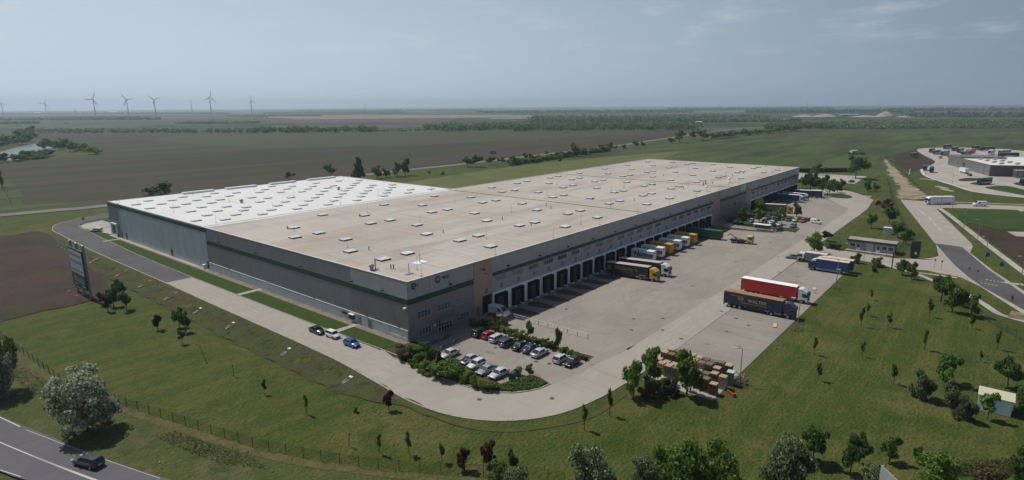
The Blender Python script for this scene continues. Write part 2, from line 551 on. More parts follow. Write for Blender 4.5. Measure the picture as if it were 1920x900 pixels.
# ditch bank skin follows the terrain
bm_ = MB()
ys = [-26 + 2.0 * i for i in range(112)]
xs = [-15.3 - 0.7 * i for i in range(11)]
for y in ys:
    for x in xs:
        k = sstep(-24, -6, y)
        xx = -15.3 + (x + 15.3) * (0.25 + 0.75 * k) - (0 if y > 0 else 1.6 * sstep(4, -22, y))
        bm_.v.append((xx + 0.35 * math.sin(y * 0.7 + x), y, gz(xx, y) + 0.06))
for j in range(len(ys) - 1):
    for i in range(len(xs) - 1):
        a = j * len(xs) + i
        bm_.f.append((a + 1, a, a + len(xs), a + len(xs) + 1))
tag(bm_.build('ditch_bank', bank, smooth=True), kind='structure')

# ------------------------------------------------------------------ fields
sheet('field', px((-420, 232), (500, 211), (1400, 204.6), (2500, 196.5), (2500, 243), (1440, 245), (800, 247), (-500, 257)), 0.02, far_a)
frnd = random.Random(11)
for i in range(120):
    D = 1500 * (8.0 ** frnd.random())
    lat = frnd.uniform(-1.1, 1.1) * D
    c = CAM + Vector((FWD.x, FWD.y, 0)).normalized() * D + Vector((RGT.x, RGT.y, 0)).normalized() * lat
    a = 0.2 + frnd.uniform(-0.12, 0.12)
    lx, ly = frnd.uniform(0.10, 0.35) * D, frnd.uniform(0.03, 0.12) * D
    u = Vector((math.cos(a + 0.9), math.sin(a + 0.9))); v = Vector((-u.y, u.x))
    u, v = Vector((RGT.x, RGT.y)).normalized() * 1.0 + u * 0.15, Vector((FWD.x, FWD.y)).normalized() + v * 0.1
    c2 = Vector((c.x, c.y))
    pts = [c2 - u * lx - v * ly, c2 + u * lx - v * ly, c2 + u * lx + v * ly, c2 - u * lx + v * ly]
    sheet('field', pts, 0.08 + i * 0.01, frnd.choice([far_a, far_a, far_d, far_d, far_c, far_b, far_a]))
for k_, pp in enumerate([((-20, 222.5), (480, 219.5), (480, 220.3), (-20, 223.5)), ((700, 206.5), (1330, 203), (1330, 203.8), (700, 207.4)), ((0, 216), (330, 214), (330, 214.7), (0, 216.8)), ((1500, 208), (1960, 204.5), (1960, 205.5), (1500, 209)), ((480, 211), (700, 209.5), (700, 210.4), (480, 211.9))]):
    sheet('field', px(*pp), 1.4 + k_ * .02, far_b)
sheet('field', px((510, 217), (960, 215), (960, 221), (560, 224), (500, 221)), 1.30, far_b)
sheet('field', px((520, 224.5), (860, 223), (830, 231), (480, 232)), 1.32, far_c)
sheet('field', px((-60, 251), (420, 250.5), (800, 248), (1290, 246), (1240, 260), (960, 294), (690, 325), (197, 381), (-60, 403), (-60, 300), (0, 303), (60, 300), (190, 289), (120, 275), (60, 256)), 0.10, plough)
sheet('field', px((340, 251.5), (800, 249), (1290, 247), (1010, 262), (720, 274), (480, 278), (280, 264)), 0.14, layered('sprouting_soil', (0.046, 0.062, 0.021), [((0.060, 0.044, 0.034), 0.008, 0.46, 0.56, 0.85, (0.3, 3.0, 1), RA), ((0.042, 0.072, 0.015), 0.03, 0.5, 0.6, 0.8, (0.2, 3.5, 1), RA)]))
sheet('field', px((-60, 330), (0, 333), (30, 346), (43, 366), (42, 384), (190, 378), (197, 384), (0, 402), (-60, 405)), 0.13, crop)
sheet('field', px((850, 345), (960, 302), (1275, 264), (1440, 245), (2100, 241), (2100, 279), (1722, 279), (1690, 300), (1652, 301), (1668, 325), (1600, 345), (1500, 330), (1200, 330)), 0.09, crop)
sheet('field', px((700, 352), (960, 312), (1060, 301), (1180, 291), (1280, 283), (1240, 300), (1120, 318), (860, 372)), 0.14, layered('pale_meadow', (0.095, 0.11, 0.035), [((0.15, 0.13, 0.06), 0.02, 0.5, 0.65, 0.7, (1, 1, 1)), ((0.06, 0.085, 0.025), 0.06, 0.5, 0.66, 0.7, (1, 1, 1))]))
frng = random.Random(8)
sheet('field', [p + Vector((frng.gauss(0, .22), frng.gauss(0, .28))) for p in smooth_poly(px((-60, 612), (0, 604), (70, 586), (160, 567), (206, 545), (192, 520), (160, 497), (120, 472), (104, 452), (94, 441), (66, 433), (20, 441), (-70, 452)), 5)], 0.02, fallow)
sheet('field', smooth_poly(px((1680, 292), (1722, 279), (1740, 290), (1752, 303), (1722, 318), (1705, 322), (1680, 305)), 4), 0.11, fallow)
sheet('field', px((1812, 420), (1829, 422), (1865, 431), (1935, 434), (1960, 520), (1921, 500), (1850, 449)), 0.12, fallow)
sheet('field', px((1783, 394), (1940, 397), (1940, 432), (1866, 430), (1830, 421), (1812, 418)), 0.10, layered('dark_meadow', (0.03, 0.062, 0.014), [((0.055, 0.075, 0.02), 0.08, 0.5, 0.66, 0.7, (1, 1, 1)), ((0.022, 0.045, 0.01), 0.2, 0.5, 0.66, 0.7, (1, 1, 1))]))
sheet('verge', px((-40, 655), (20, 655), (120, 728), (232, 772), (480, 850), (700, 886), (900, 915), (300, 925), (150, 852), (-60, 762)), 0.10, verge)
ribbon('dry_strip', px((-5, 640), (20, 652), (120, 727), (232, 768), (480, 849), (700, 886), (900, 905), (1000, 912)), 1.7, 0.13, dry)
ribbon('grass_track', px((1172, 737), (1130, 768), (1085, 787), (1000, 803), (930, 806), (860, 795), (790, 768), (740, 744)), 1.1, 0.02, layered('worn_grass', (0.08, 0.07, 0.028), [((0.05, 0.068, 0.012), 0.5, 0.40, 0.55, 1.0, (1, 1, 1))]))
sheet('pond', smooth_poly(px((-40, 288), (0, 285), (30, 277), (62, 270), (86, 272), (101, 279), (98, 286), (60, 294), (25, 301), (0, 300), (-40, 304)), 4), 0.2, water)

# ------------------------------------------------------------------ roads and paving
ribbon('highway', px((-120, 412), (0, 404), (100, 395), (197, 386), (450, 355), (685, 328), (770, 318), (867, 308), (960, 297), (1160, 273), (1240, 261), (1370, 243), (1440, 237), (1520, 229)), 9.5, 0.18, layered('highway_asphalt', (0.17, 0.165, 0.16), [((0.13, 0.125, 0.125), 0.05, 0.45, 0.62, 0.8, (1, 1, 1)), ((0.21, 0.205, 0.2), 0.3, 0.52, 0.7, 0.6, (1, 1, 1))]))
outer = [(-14.3, 88), (-14.6, 60), (-14.9, 10.3), (-16.2, -8.9), (-17.2, -19.5), (-16.2, -28.5), (-12.6, -35.7), (-6.7, -40.8), (0.7, -43.4), (11.1, -44.6), (28, -45.2)]
inner = [(28, -37.6), (14.5, -35.6), (2.7, -34.6), (-1.7, -33.0), (-4.9, -29.6), (-6.8, -23.5), (-7.8, -12), (-6.2, -4.3), (-6.8, 30), (-7.1, 88)]
so, si = smooth_line(outer, 6), smooth_line(inner, 6)
sheet('service_road', so + si, 0.0, roadm)
so2 = smooth_line([(-14.3, 88), (-14.2, 150), (-12.8, 195), (-12.0, 207), (-6, 222), (12, 232), (50, 236)], 6)
si2 = smooth_line([(50, 225), (12, 221), (0, 214), (-3.1, 204), (-4.0, 190), (-6.5, 130), (-7.1, 88)], 6)
sheet('asphalt_road', so2 + si2, 0.004, asphalt)
kerb('kerb', so2[:40] , kerbm, 0.3, 0.05)
kerb('kerb', so, kerbm, 0.3, 0.05)
kerb('kerb', si[18:], kerbm, 0.2, 0.1)
kerb('kerb', si2[12:], kerbm, 0.2, 0.1)
# yard with dock pits, light lane, apron, end loop
ym = MB()
yx = [25.0, 25.01] + [25 + 4.0 * i for i in range(1, 34)] + [161.5, 161.51, 170, 180, 190, 200, 207.49, 207.5] + [211.5 + 4 * i for i in range(20)] + [291]
yy = [-37.7, -34, -30, -26, -22, -18, -14, -10, -7, -4, 0.4]
xs_ = [20.0] + yx
def yz(x, y):
    if x < 25.005 or 161.505 < x < 207.495: return -0.004
    return pit(x, y)
for y in yy:
    for x in xs_: ym.v.append((x, y, yz(x, y)))
for j in range(len(yy) - 1):
    for i in range(len(xs_) - 1):
        a = j * len(xs_) + i
        ym.f.append((a, a + 1, a + len(xs_) + 1, a + len(xs_)))
tag(ym.build('yard_paving', yardm), kind='structure')
sheet('service_road', [(28, -45.2), (160, -44.0), (243, -43.4), (276, -40.6)] + smooth_line([(290, -34), (304, -24.5), (306, -17), (300, -6), (296, 0), (294, 22)], 5) + smooth_line([(284, 22), (286, 0), (287, -7), (279, -13), (268, -20), (250, -30), (240, -36)], 5) + [(228, -37.6), (28, -37.6)], 0.002, roadm)
sheet('yard_end', [(291, -37.6), (228, -37.55), (240, -36), (268, -20), (279, -13), (287, -7), (291.2, -3)], -0.002, yardm)
sheet('parking_apron', [(27.2, -59.1), (124, -59.3), (123, -54), (119.5, -44.6), (29, -45.25)], 0.0, apronm)
sheet('parking_apron', [(14.8, -46.3), (28, -45.3), (28, -59.2), (14.8, -59.2)], -0.012, roadm)
sheet('parking_paving', px((783, 640), (852, 676), (880, 695), (905, 706), (945, 722), (1000, 700), (1034, 721), (1090, 700)) + [Vector((14.5, -36.2)), Vector((25.0, -37.7)), Vector((25.0, -0.1)), Vector((0.5, -0.1)), Vector((1.5, -2.2))], 0.006, yardm)
walk = plain('walk_paving', (0.25, 0.235, 0.215), 0.85, 0.2, var=0.1, scale=0.5)  # even grey-beige paving of the walkway along the office front
sheet('pavement', [(1.2, -0.06), (1.2, -3.6), (22, -3.8), (22, -0.06)], 0.012, walk)
# red stripes of block paving between the docks
for k in list(range(0, 21)):
    x = 29.1 + 6.5 * k + 3.25
    pts = smooth_poly([(x - 1.7, -2.0), (x + 1.7, -2.0), (x + 1.5, -6.5), (x + 0.4, -9.6), (x - 1.4, -7.5)], 3)
    m = MB(); m.v = [(p[0], p[1], pit(50, p[1]) + 0.012) for p in pts]; m.f = [tuple(range(len(pts)))]
    tag(m.build('red_paving', redpave), kind='structure')
# gate road, right-hand road, pavements
gate = px((1500, 480), (1541, 461), (1548, 462), (1572, 468), (1582, 470), (1677, 484), (1716, 485.5), (1746, 484), (1760, 480), (1756, 462), (1819, 526), (1795, 518.5), (1769, 514), (1738, 507), (1716, 505), (1672, 498), (1616, 489), (1590, 486), (1560, 484))
sheet('gate_road', gate, 0.010, roadm)
sheet('gate_road', px((1752, 452), (1800, 462), (1824, 462), (1819, 474), (1860, 506), (1925, 549), (1990, 592), (1990, 640), (1921, 590), (1836, 536), (1795, 517), (1768, 490)), 0.006, concrete)
sheet('gate_road', px((1689, 376), (1690, 374), (1775, 381), (1787, 382), (2000, 389), (2000, 396), (1773, 389.5), (1756, 392), (1762, 398), (1822, 457), (1824, 462), (1806, 464), (1752, 455)), 0.008, roadm)
sheet('asphalt_road', px((1753, 456), (1804, 463), (1812, 470), (1850, 503), (1925, 555), (1990, 598), (1990, 630), (1921, 582), (1842, 538), (1815, 519), (1790, 497)), 0.014, asphalt)
ribbon('pavement', px((1762, 391), (1777, 401), (1851, 459), (1930, 519)), 2.0, 0.05, concrete, False)
ribbon('pavement', px((1920, 534), (1897, 532), (1882, 529)), 2.0, 0.05, concrete, False)
ribbon('pavement', px((1925, 604), (1889, 594), (1868, 586), (1838, 566), (1800, 546), (1752, 527), (1716, 513), (1680, 503), (1655, 494)), 1.7, 0.045, concrete)
ribbon('pavement', px((1904, 598), (1912, 586)), 3.0, 0.05, dirt, False)
ribbon('pavement', px((1715, 511), (1750, 515), (1795, 521)), 1.4, 0.04, concrete)
ribbon('pavement', px((1787, 379), (1930, 384)), 2.0, 0.05, concrete, False)
ribbon('pavement', px((1910, 393), (1935, 404)), 2.0, 0.05, concrete, False)
ribbon('pavement', px((1577, 455), (1600, 458)), 1.2, 0.04, concrete, False)
sheet('pavement', px((1888, 435), (1935, 436), (1935, 445), (1905, 444)), 0.2, concrete)
sheet('dirt_track', [p + Vector((frng.gauss(0, 1.3), frng.gauss(0, 1.0))) for p in smooth_poly(px((1656, 296), (1661, 308), (1664, 322), (1673, 335), (1684, 346), (1683, 357), (1680, 364), (1690, 373), (1736, 372), (1730, 361), (1712, 349), (1703, 338), (1691, 329), (1680, 319), (1668, 306)), 9)], 0.13, dirt)
sheet('pavement', px((1498, 324), (1625, 331), (1602, 345), (1490, 336)), 0.1, concrete)
sheet('bus_yard', smooth_poly(px((1719, 281), (1731, 291), (1754, 304), (1727, 318), (1737, 331), (1791, 349), (1822, 359), (1870, 366), (1930, 372), (2020, 376), (2020, 290), (1930, 284), (1850, 278), (1769, 277), (1735, 278)), 3), 0.16, concrete)
ribbon('kerb', px((1727, 318), (1737, 331), (1791, 349), (1822, 359), (1870, 366), (1930, 372)), 1.6, 0.2, plain('pale_kerb', (0.5, 0.47, 0.41), 0.9))
sheet('lawn_island', smooth_poly(px((1846, 352), (1884, 349), (1925, 358), (1925, 367), (1878, 359)), 4), 0.22, freshlawn)
sheet('lawn_island', smooth_poly(px((1797, 337), (1815, 334), (1842, 336), (1825, 340), (1802, 340)), 4), 0.22, fallow)
sheet('lawn_island', smooth_poly(px((1819, 345), (1830, 342), (1850, 343), (1840, 348)), 4), 0.22, freshlawn)
sheet('lawn_island', smooth_poly(px((1900, 344), (1930, 340), (1930, 349), (1915, 349)), 4), 0.22, freshlawn)
# grass strips along the side wall
sheet('lawn_strip', [(-6.6, 1.5), (-1.85, 1.0), (-1.85, 16.6), (-6.6, 16.6)], 0.02, freshlawn)
sheet('lawn_strip', [(-6.6, 18.6), (-1.85, 18.6), (-1.85, 60.0), (-6.7, 60.0)], 0.02, freshlawn)
sheet('lawn_strip', [(-6.7, 61.6), (-1.85, 61.6), (-2.2, 162), (-5.2, 162), (-6.9, 100)], 0.02, freshlawn)
sheet('lawn_strip', [(-5.0, 167.5), (-1.3, 167.0), (-1.0, 181), (-3.7, 196), (-4.2, 190)], 0.02, freshlawn)
sheet('wall_path', [(-1.9, -0.2), (-0.02, -0.2), (-0.02, 178), (-1.9, 163)], 0.01, layered('wall_gravel', (0.20, 0.17, 0.125), [((0.13, 0.12, 0.07), 0.5, 0.45, 0.6, 0.8, (1, 1, 1)), ((0.27, 0.24, 0.19), 1.5, 0.5, 0.66, 0.7, (1, 1, 1))]))
sheet('pavement', [(-1.2, 92), (-0.02, 92), (-0.02, 176), (-1.4, 176)], 0.05, concrete)
for y in (17.6, 60.8, 164.8):
    sheet('pavement', [(-6.7, y - 0.9), (-0.3, y - 0.7), (-0.3, y + 0.7), (-6.7, y + 0.9)], 0.03, concrete)
sheet('car_park', [(-3.2, 200), (-0.8, 182), (-0.02, 178), (8, 178), (8, 215), (0.5, 212), (-2.4, 207)], 0.008, concrete)
# planted islands of the two car parks
bed1 = smooth_line(px((741, 672), (783, 691), (826, 708), (870, 724), (900, 731), (928, 735), (960, 737), (986, 734), (1010, 729), (1032, 720)), 4)
bed1i = px((1032, 720), (991, 705), (965, 711), (939, 720), (913, 708), (885, 695), (855, 677), (824, 668), (790, 652), (766, 643))
sheet('planting_bed', bed1 + [Vector(p[:2]) for p in bed1i] + [Vector((-2.5, -0.5)), Vector((-6.3, 0.5))], 0.09, bed)
kerb('kerb', bed1, kerbm, 0.2, 0.14)
bed2 = px((884, 608), (905, 598), (930, 610), (980, 628), (1046, 651), (1113, 669), (1097, 679), (1062, 664), (1029, 652), (986, 637), (928, 620))
sheet('planting_bed', bed2, 0.10, bed)
kerb('kerb', bed2 + bed2[:1], kerbm, 0.2, 0.14)
sheet('planting_bed', px((1380, 407), (1412, 398), (1440, 401), (1452, 404), (1440, 407), (1412, 409), (1415, 416), (1380, 415)), 0.10, bed)
sheet('lawn_island', px((1385, 417), (1440, 424), (1470, 427), (1500, 429), (1492, 436), (1462, 432), (1420, 428), (1385, 423)), 0.10, freshlawn)
sheet('lawn_island', px((1448, 403), (1480, 405), (1498, 408), (1525, 414), (1510, 416), (1480, 410), (1450, 407)), 0.10, freshlawn)
sheet('lawn_island', smooth_poly(px((1544, 457), (1556, 453), (1590, 457), (1583, 467), (1570, 466), (1552, 462)), 3), 0.06, freshlawn)
sheet('lawn_island', smooth_poly(px((1550, 364), (1575, 363), (1597, 368), (1590, 372), (1560, 370)), 4), 0.06, freshlawn)
# tyre arcs and worn wheel lines on the yard
tyr = layered('tyre_mark', (0.205, 0.185, 0.16), [((0.265, 0.238, 0.205), 0.5, 0.42, 0.58, 0.95, (1, 1, 1))])
tyl = layered('worn_lane', (0.30, 0.272, 0.235), [((0.355, 0.322, 0.275), 0.3, 0.40, 0.58, 0.95, (1, 1, 1))])
qa = random.Random(21)
def tyre_arc(cx, cy, r, a0, a1, w_=.28):
    for rr in (r, r + 1.9):
        m = MB(); n = 26; pr = None
        for i in range(n + 1):
            a = R_(a0 + (a1 - a0) * i / n); c, s_ = math.cos(a), math.sin(a)
            p0 = (cx + c * rr, cy + s_ * rr); p1 = (cx + c * (rr + w_), cy + s_ * (rr + w_))
            cur = [(p[0], p[1], pit(*p) + .012 + .002 * (rr > r)) for p in (p0, p1)]
            if pr: m.quad(pr[0], cur[0], cur[1], pr[1])
            pr = cur
        tag(m.build('tyre_mark', tyr), kind='structure')
for X in [(62, -27, 6, 20, 200), (60, -29, 8.5, -60, 150), (84, -30, 7, 60, 180), (50, -20, 14, 200, 300), (112, -26, 9, -20, 160), (96, -22, 13, 200, 330), (140, -28, 8, 100, 260), (72, -24, 11, 180, 330), (124, -20, 15, 190, 280), (40, -25, 9, 80, 230)]:
    tyre_arc(*X)
for k, (y, w_) in enumerate(((-43.0, .5), (-41.3, .45), (-40.2, .4), (-38.9, .5))):
    m = MB()
    for i in range(40):
        x0, x1 = 30 + i * 5, 35 + i * 5
        f = lambda x: y + .5 * math.sin(x * .045 + k) + .3 * math.sin(x * .11)
        m.quad((x0, f(x0) - w_ / 2, .010), (x1, f(x1) - w_ / 2, .010), (x1, f(x1) + w_ / 2, .010), (x0, f(x0) + w_ / 2, .010))
    tag(m.build('tyre_mark', tyl), kind='structure')
for k, x in enumerate((-13.2, -11.6, -10.2, -8.8)):
    m = MB()
    for i in range(18):
        y0, y1 = -6 + i * 5, -1 + i * 5
        f = lambda y: x + .3 * math.sin(y * .06 + k)
        m.quad((f(y0) - .22, y0, .010), (f(y0) + .22, y0, .010), (f(y1) + .22, y1, .010), (f(y1) - .22, y1, .010))
    tag(m.build('tyre_mark', tyl), kind='structure')
# repaired patches and oil stains
oil = layered('oil_stain', (0.13, 0.12, 0.105), [((0.24, 0.217, 0.188), 0.9, 0.40, 0.56, 0.95, (1, 1, 1))])
for i in range(26):
    x, y = (qa.uniform(32, 125), qa.uniform(-58, -46)) if i < 16 else (qa.uniform(-2, 12), qa.uniform(-33, -12))
    r = qa.uniform(.3, .9)
    sheet('oil_stain', [(x + r * math.cos(a * .7) * qa.uniform(.6, 1.2), y + r * 1.5 * math.sin(a * .7) * qa.uniform(.6, 1.2)) for a in range(9)], .018 + i * .0006, oil)
# pedestrian kerb in front of the parking hedge
kerb('kerb', [(14.4, -36.2), (14.4, -35.4)], kerbm)
# verge road in the lower-left corner
ra = smooth_line(px((-120, 722), (0, 781), (90, 818), (173, 852), (250, 881), (312, 899), (430, 935)), 5)
rb = smooth_line([Vector((p[0], p[1])) for p in px((430, 1010), (230, 960), (120, 920), (35, 898), (0, 885), (-120, 840))], 5)
sheet('asphalt_road', ra + rb, 0.17, layered('verge_asphalt', (0.105, 0.10, 0.108), [
    ((0.085, 0.082, 0.09), 0.05, 0.45, 0.62, 0.8, (1, 1, 1)), ((0.135, 0.13, 0.13), 3.0, 0.52, 0.72, 0.5, (1, 1, 1)),
    ((0.075, 0.072, 0.075), 0.3, 0.55, 0.7, 0.6, (0.3, 2.0, 1), -0.3)], rough=0.75))
tag(bpy.data.objects['asphalt_road'], kind='structure')
mk = MB()
def stripe(pts, w, z=0.176):
    p = smooth_line(pts, 5)
    for i in range(len(p) - 1):
        d = (p[i + 1] - p[i]).normalized(); n = Vector((-d.y, d.x)) * w / 2
        mk.quad((*(p[i] - n), z), (*(p[i + 1] - n), z), (*(p[i + 1] + n), z), (*(p[i] + n), z))
stripe(px((-100, 786), (0, 831), (85, 866), (170, 898), (260, 930)), 0.16)
stripe(px((60, 857), (118, 880), (172, 901), (262, 934)), 0.13)
stripe(px((-60, 757), (0, 784), (38, 802)), 0.16)
stripe(px((50, 808), (173, 855), (300, 899)), 0.07)
stripe(px((0, 883), (40, 896)), 0.12)
tag(mk.build('road_marking', whitemark), kind='structure')
mk = MB()
for a, b in (((1741, 407), (1747, 413)), ((1750, 417), (1756, 423)), ((1759, 427), (1765, 433)), ((1722, 393), (1735, 403))):
    stripe(px(a, b), 0.3, 0.03)
for c in ((1754, 400), (1761, 408), (1768, 416), (1775, 425), (1783, 435), (1790, 446)):
    stripe(px((c[0] - 4, c[1] - 0.5), (c[0] + 4, c[1] + 0.5)), 0.7, 0.03)
for t in (0, 1):
    for a in range(5):
        stripe(px((1849 + a * 7 - t * 10, 524 - t * -6 + a * 1.2), (1852 + a * 7 - t * 10, 525 + t * 6 + a * 1.2)), 0.4, 0.03)
tag(mk.build('road_marking', whitemark), kind='structure')

# ------------------------------------------------------------------ haze: the air between the camera and the horizon
hz = B(-4000, 13000, -6000, 12000, -6, 175)
hm = bpy.data.materials.new('haze_air'); hm.use_nodes = True
t = hm.node_tree; t.nodes.clear()
o_ = t.nodes.new('ShaderNodeOutputMaterial'); v_ = t.nodes.new('ShaderNodeVolumePrincipled')
v_.inputs['Color'].default_value = (0.72, 0.86, 1.0, 1)
v_.inputs['Density'].default_value = HAZE_DENSITY
v_.inputs['Anisotropy'].default_value = 0.3
t.links.new(v_.outputs[0], o_.inputs['Volume'])
tag(hz.build('haze', hm), kind='stuff')
# ------------------------------------------------------------------ building materials
def clad(name, c, axis=2, period=1.0, width=0.06, amt=0.25, rough=0.45, var=0.05):
    """coated metal sandwich panels: faint joints, slight panel-to-panel tone"""
    return layered(name, c, [(tuple(v * 0.86 for v in c), 0.25, 0.42, 0.62, 0.7, (1, 1, 0.5)), (tuple(min(1, v * 1.12) for v in c), 0.9, 0.5, 0.72, 0.5, (0.15, 0.15, 2.5))],
                   rough=rough, spec=0.4, extra=lines_extra(axis, period, width, tuple(v * 0.45 for v in c), amt))
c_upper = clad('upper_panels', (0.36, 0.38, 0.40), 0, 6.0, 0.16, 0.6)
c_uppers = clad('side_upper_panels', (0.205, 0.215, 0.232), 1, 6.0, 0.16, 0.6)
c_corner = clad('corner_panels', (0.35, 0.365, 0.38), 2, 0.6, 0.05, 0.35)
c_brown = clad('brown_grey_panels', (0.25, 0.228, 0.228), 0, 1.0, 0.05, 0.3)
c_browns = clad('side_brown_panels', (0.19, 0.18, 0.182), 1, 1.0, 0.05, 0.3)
c_lav = clad('lilac_grey_panels', (0.35, 0.345, 0.39), 0, 3.25, 0.05, 0.4)
c_green = plain('green_band', (0.014, 0.055, 0.034), 0.5, 0.4)
c_tan = clad('tan_panels', (0.40, 0.285, 0.215), 2, 1.0, 0.05, 0.2)
c_white = plain('white_plaster', (0.80, 0.83, 0.85), 0.7, 0.3, var=0.14, scale=0.5)
c_plinth = clad('plinth_panels', (0.50, 0.54, 0.56), 1, 6.0, 0.16, 0.8)
c_hall = clad('pale_green_panels', (0.40, 0.465, 0.46), 1, 6.0, 0.18, 0.9)
c_hallend = clad('dark_end_panels', (0.16, 0.175, 0.2), 1, 6.0, 0.08, 0.6)
c_roof = layered('warehouse_roof', (0.425, 0.39, 0.345), [
    ((0.37, 0.335, 0.29), 0.03, 0.44, 0.60, 0.9, (1, 1, 1)),
    ((0.47, 0.43, 0.375), 0.1, 0.5, 0.66, 0.7, (0.3, 2.0, 1)),
    ((0.27, 0.22, 0.175), 0.07, 0.53, 0.66, 0.7, (0.35, 1.5, 1)),
    ((0.50, 0.455, 0.40), 1.2, 0.5, 0.7, 0.5, (2.5, 0.15, 1)),
    ((0.30, 0.255, 0.205), 0.35, 0.55, 0.68, 0.75, (3.2, 0.12, 1)),
    ((0.33, 0.285, 0.235), 0.02, 0.50, 0.62, 0.6, (0.4, 3.0, 1)),
    ((0.20, 0.165, 0.13), 0.5, 0.66, 0.74, 0.7, (1, 1, 1))], rough=0.75, extra=both(lines_extra(0, 1.5, 0.14, (0.33, 0.29, 0.24), 0.5), lines_extra(0, 12.0, 0.35, (0.27, 0.235, 0.19), 0.4), lines_extra(1, 15.7, 0.30, (0.30, 0.26, 0.215), 0.45)))
c_wroof = layered('white_roof', (0.64, 0.64, 0.62), [
    ((0.57, 0.57, 0.55), 0.05, 0.44, 0.62, 0.7, (1, 1, 1)),
    ((0.56, 0.50, 0.40), 0.12, 0.58, 0.70, 0.55, (1.8, 0.35, 1)),
    ((0.70, 0.70, 0.69), 0.6, 0.5, 0.7, 0.5, (2, 0.2, 1))], rough=0.6, extra=both(lines_extra(0, 1.5, 0.1, (0.56, 0.56, 0.54), 0.4), lines_extra(1, 13.0, 0.3, (0.52, 0.51, 0.48), 0.5)))
trim = plain('roof_trim', (0.62, 0.60, 0.56), 0.5, 0.4)
dkgrey = plain('dark_grey', (0.035, 0.037, 0.04), 0.6, 0.3)
black = plain('black_rubber', (0.014, 0.014, 0.015), 0.75, 0.2)
tyrem = plain('tyre_rubber', (0.02, 0.02, 0.02), 0.8, 0.2)
rimm = plain('alloy', (0.32, 0.33, 0.34), 0.4, 0.5, 0.6)
steel = plain('galvanised_steel', (0.27, 0.28, 0.29), 0.5, 0.5, 0.4)
whitep = plain('white_paint', (0.74, 0.75, 0.76), 0.45, 0.4, var=0.04)
glass, _t, _b = base('dark_glass', 0.06, 0.6)
_b.inputs['Base Color'].default_value = (0.012, 0.016, 0.02, 1)
wglass, _t, _b = base('window_glass', 0.08, 0.6)
_b.inputs['Base Color'].default_value = (0.035, 0.042, 0.05, 1)
skyl = plain('skylight_plastic', (0.56, 0.575, 0.58), 0.3, 0.5, var=0.12, scale=0.4)
skylf = plain('skylight_kerb', (0.10, 0.105, 0.11), 0.6, 0.3)
lampl = plain('clear_lamp', (0.7, 0.7, 0.68), 0.2, 0.6)
redl = plain('red_lamp', (0.32, 0.015, 0.015), 0.3, 0.6)
woodm = layered('pallet_wood', (0.25, 0.15, 0.08), [((0.16, 0.095, 0.05), 1.2, 0.45, 0.6, 0.8, (1, 1, 1)), ((0.48, 0.36, 0.22), 2.5, 0.5, 0.68, 0.7, (1, 1, 1))], rough=0.85)
woodl = layered('fresh_pallet_wood', (0.56, 0.45, 0.30), [((0.42, 0.30, 0.18), 1.5, 0.45, 0.62, 0.8, (1, 1, 1)), ((0.64, 0.54, 0.39), 3.0, 0.5, 0.68, 0.7, (1, 1, 1))], rough=0.85)
woodg = layered('grey_pallet_wood', (0.24, 0.185, 0.14), [((0.20, 0.15, 0.11), 1.5, 0.45, 0.62, 0.8, (1, 1, 1)), ((0.42, 0.37, 0.31), 3.0, 0.5, 0.68, 0.7, (1, 1, 1))], rough=0.85)

H = 13.07
# ------------------------------------------------------------------ the long warehouse
wh = thing('warehouse', 'long grey logistics warehouse with beige flat roof, green band and row of truck docks', 'warehouse')
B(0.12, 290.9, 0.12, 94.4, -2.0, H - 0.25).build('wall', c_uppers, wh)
B(0.0, 291.0, 0.0, 94.5, H - 0.25, H).build('roof', c_roof, wh)
rp = MB().box(0, 291, -0.06, 0.30, H + .003, H + .16).box(-.06, 0.30, 0.303, 94.2, H + .003, H + .16).box(290.7, 291.06, 0.303, 94.2, H + .003, H + .16).box(0, 291, 94.2, 94.56, H + .003, H + .16)
rp.build('parapet_cap', trim, wh)
boxes('roof_joint', plain('roof_joint', (0.16, 0.13, 0.105), 0.8), wh, [(x - .3, x + .3, .35, 94.1, H + .004, H + .10) for x in (104, 184)])
# front: sections along x
SEC_OFF = [(0.0, 19.75), (171.4, 203.5)]
SEC_TAN = [(19.75, 26.3), (163.9, 171.4), (203.5, 209.6)]
SEC_DOCK = [(26.3, 163.9, 21), (209.6, 291.0, 12)]
boxes('upper_wall_panel', c_upper, wh, [(a, b, -0.03, 0.12, 9.30, H - .26) for a, b in [(0.0, 19.75), (26.3, 163.9), (171.4, 203.5), (209.6, 291.0)]])
boxes('green_band', c_green, wh, [(a, b, -0.07, 0.12, 8.08, 9.297) for a, b in SEC_OFF] + [(-0.073, 0.12, 0.123, 91.9, 8.08, 9.297)] + [(a, b, -0.07, 0.12, 8.35, 9.297) for a, b, n in SEC_DOCK])
boxes('office_wall_panel', c_brown, wh, [(a, b, -0.03, 0.12, -0.3, 8.077) for a, b in SEC_OFF])
boxes('tan_wall_panel', c_tan, wh, [(a + .003, b - .003, -0.10, 0.12, -1.6 if a > 160 else -0.4, H - .26) for a, b in SEC_TAN])
boxes('lilac_wall_panel', c_lav, wh, [(a, b, -0.03, 0.12, 4.303, 8.347) for a, b, n in SEC_DOCK])
boxes('dock_wall', c_white, wh, [(a, b, -0.06, 0.12, -1.6, 4.30) for a, b, n in SEC_DOCK])
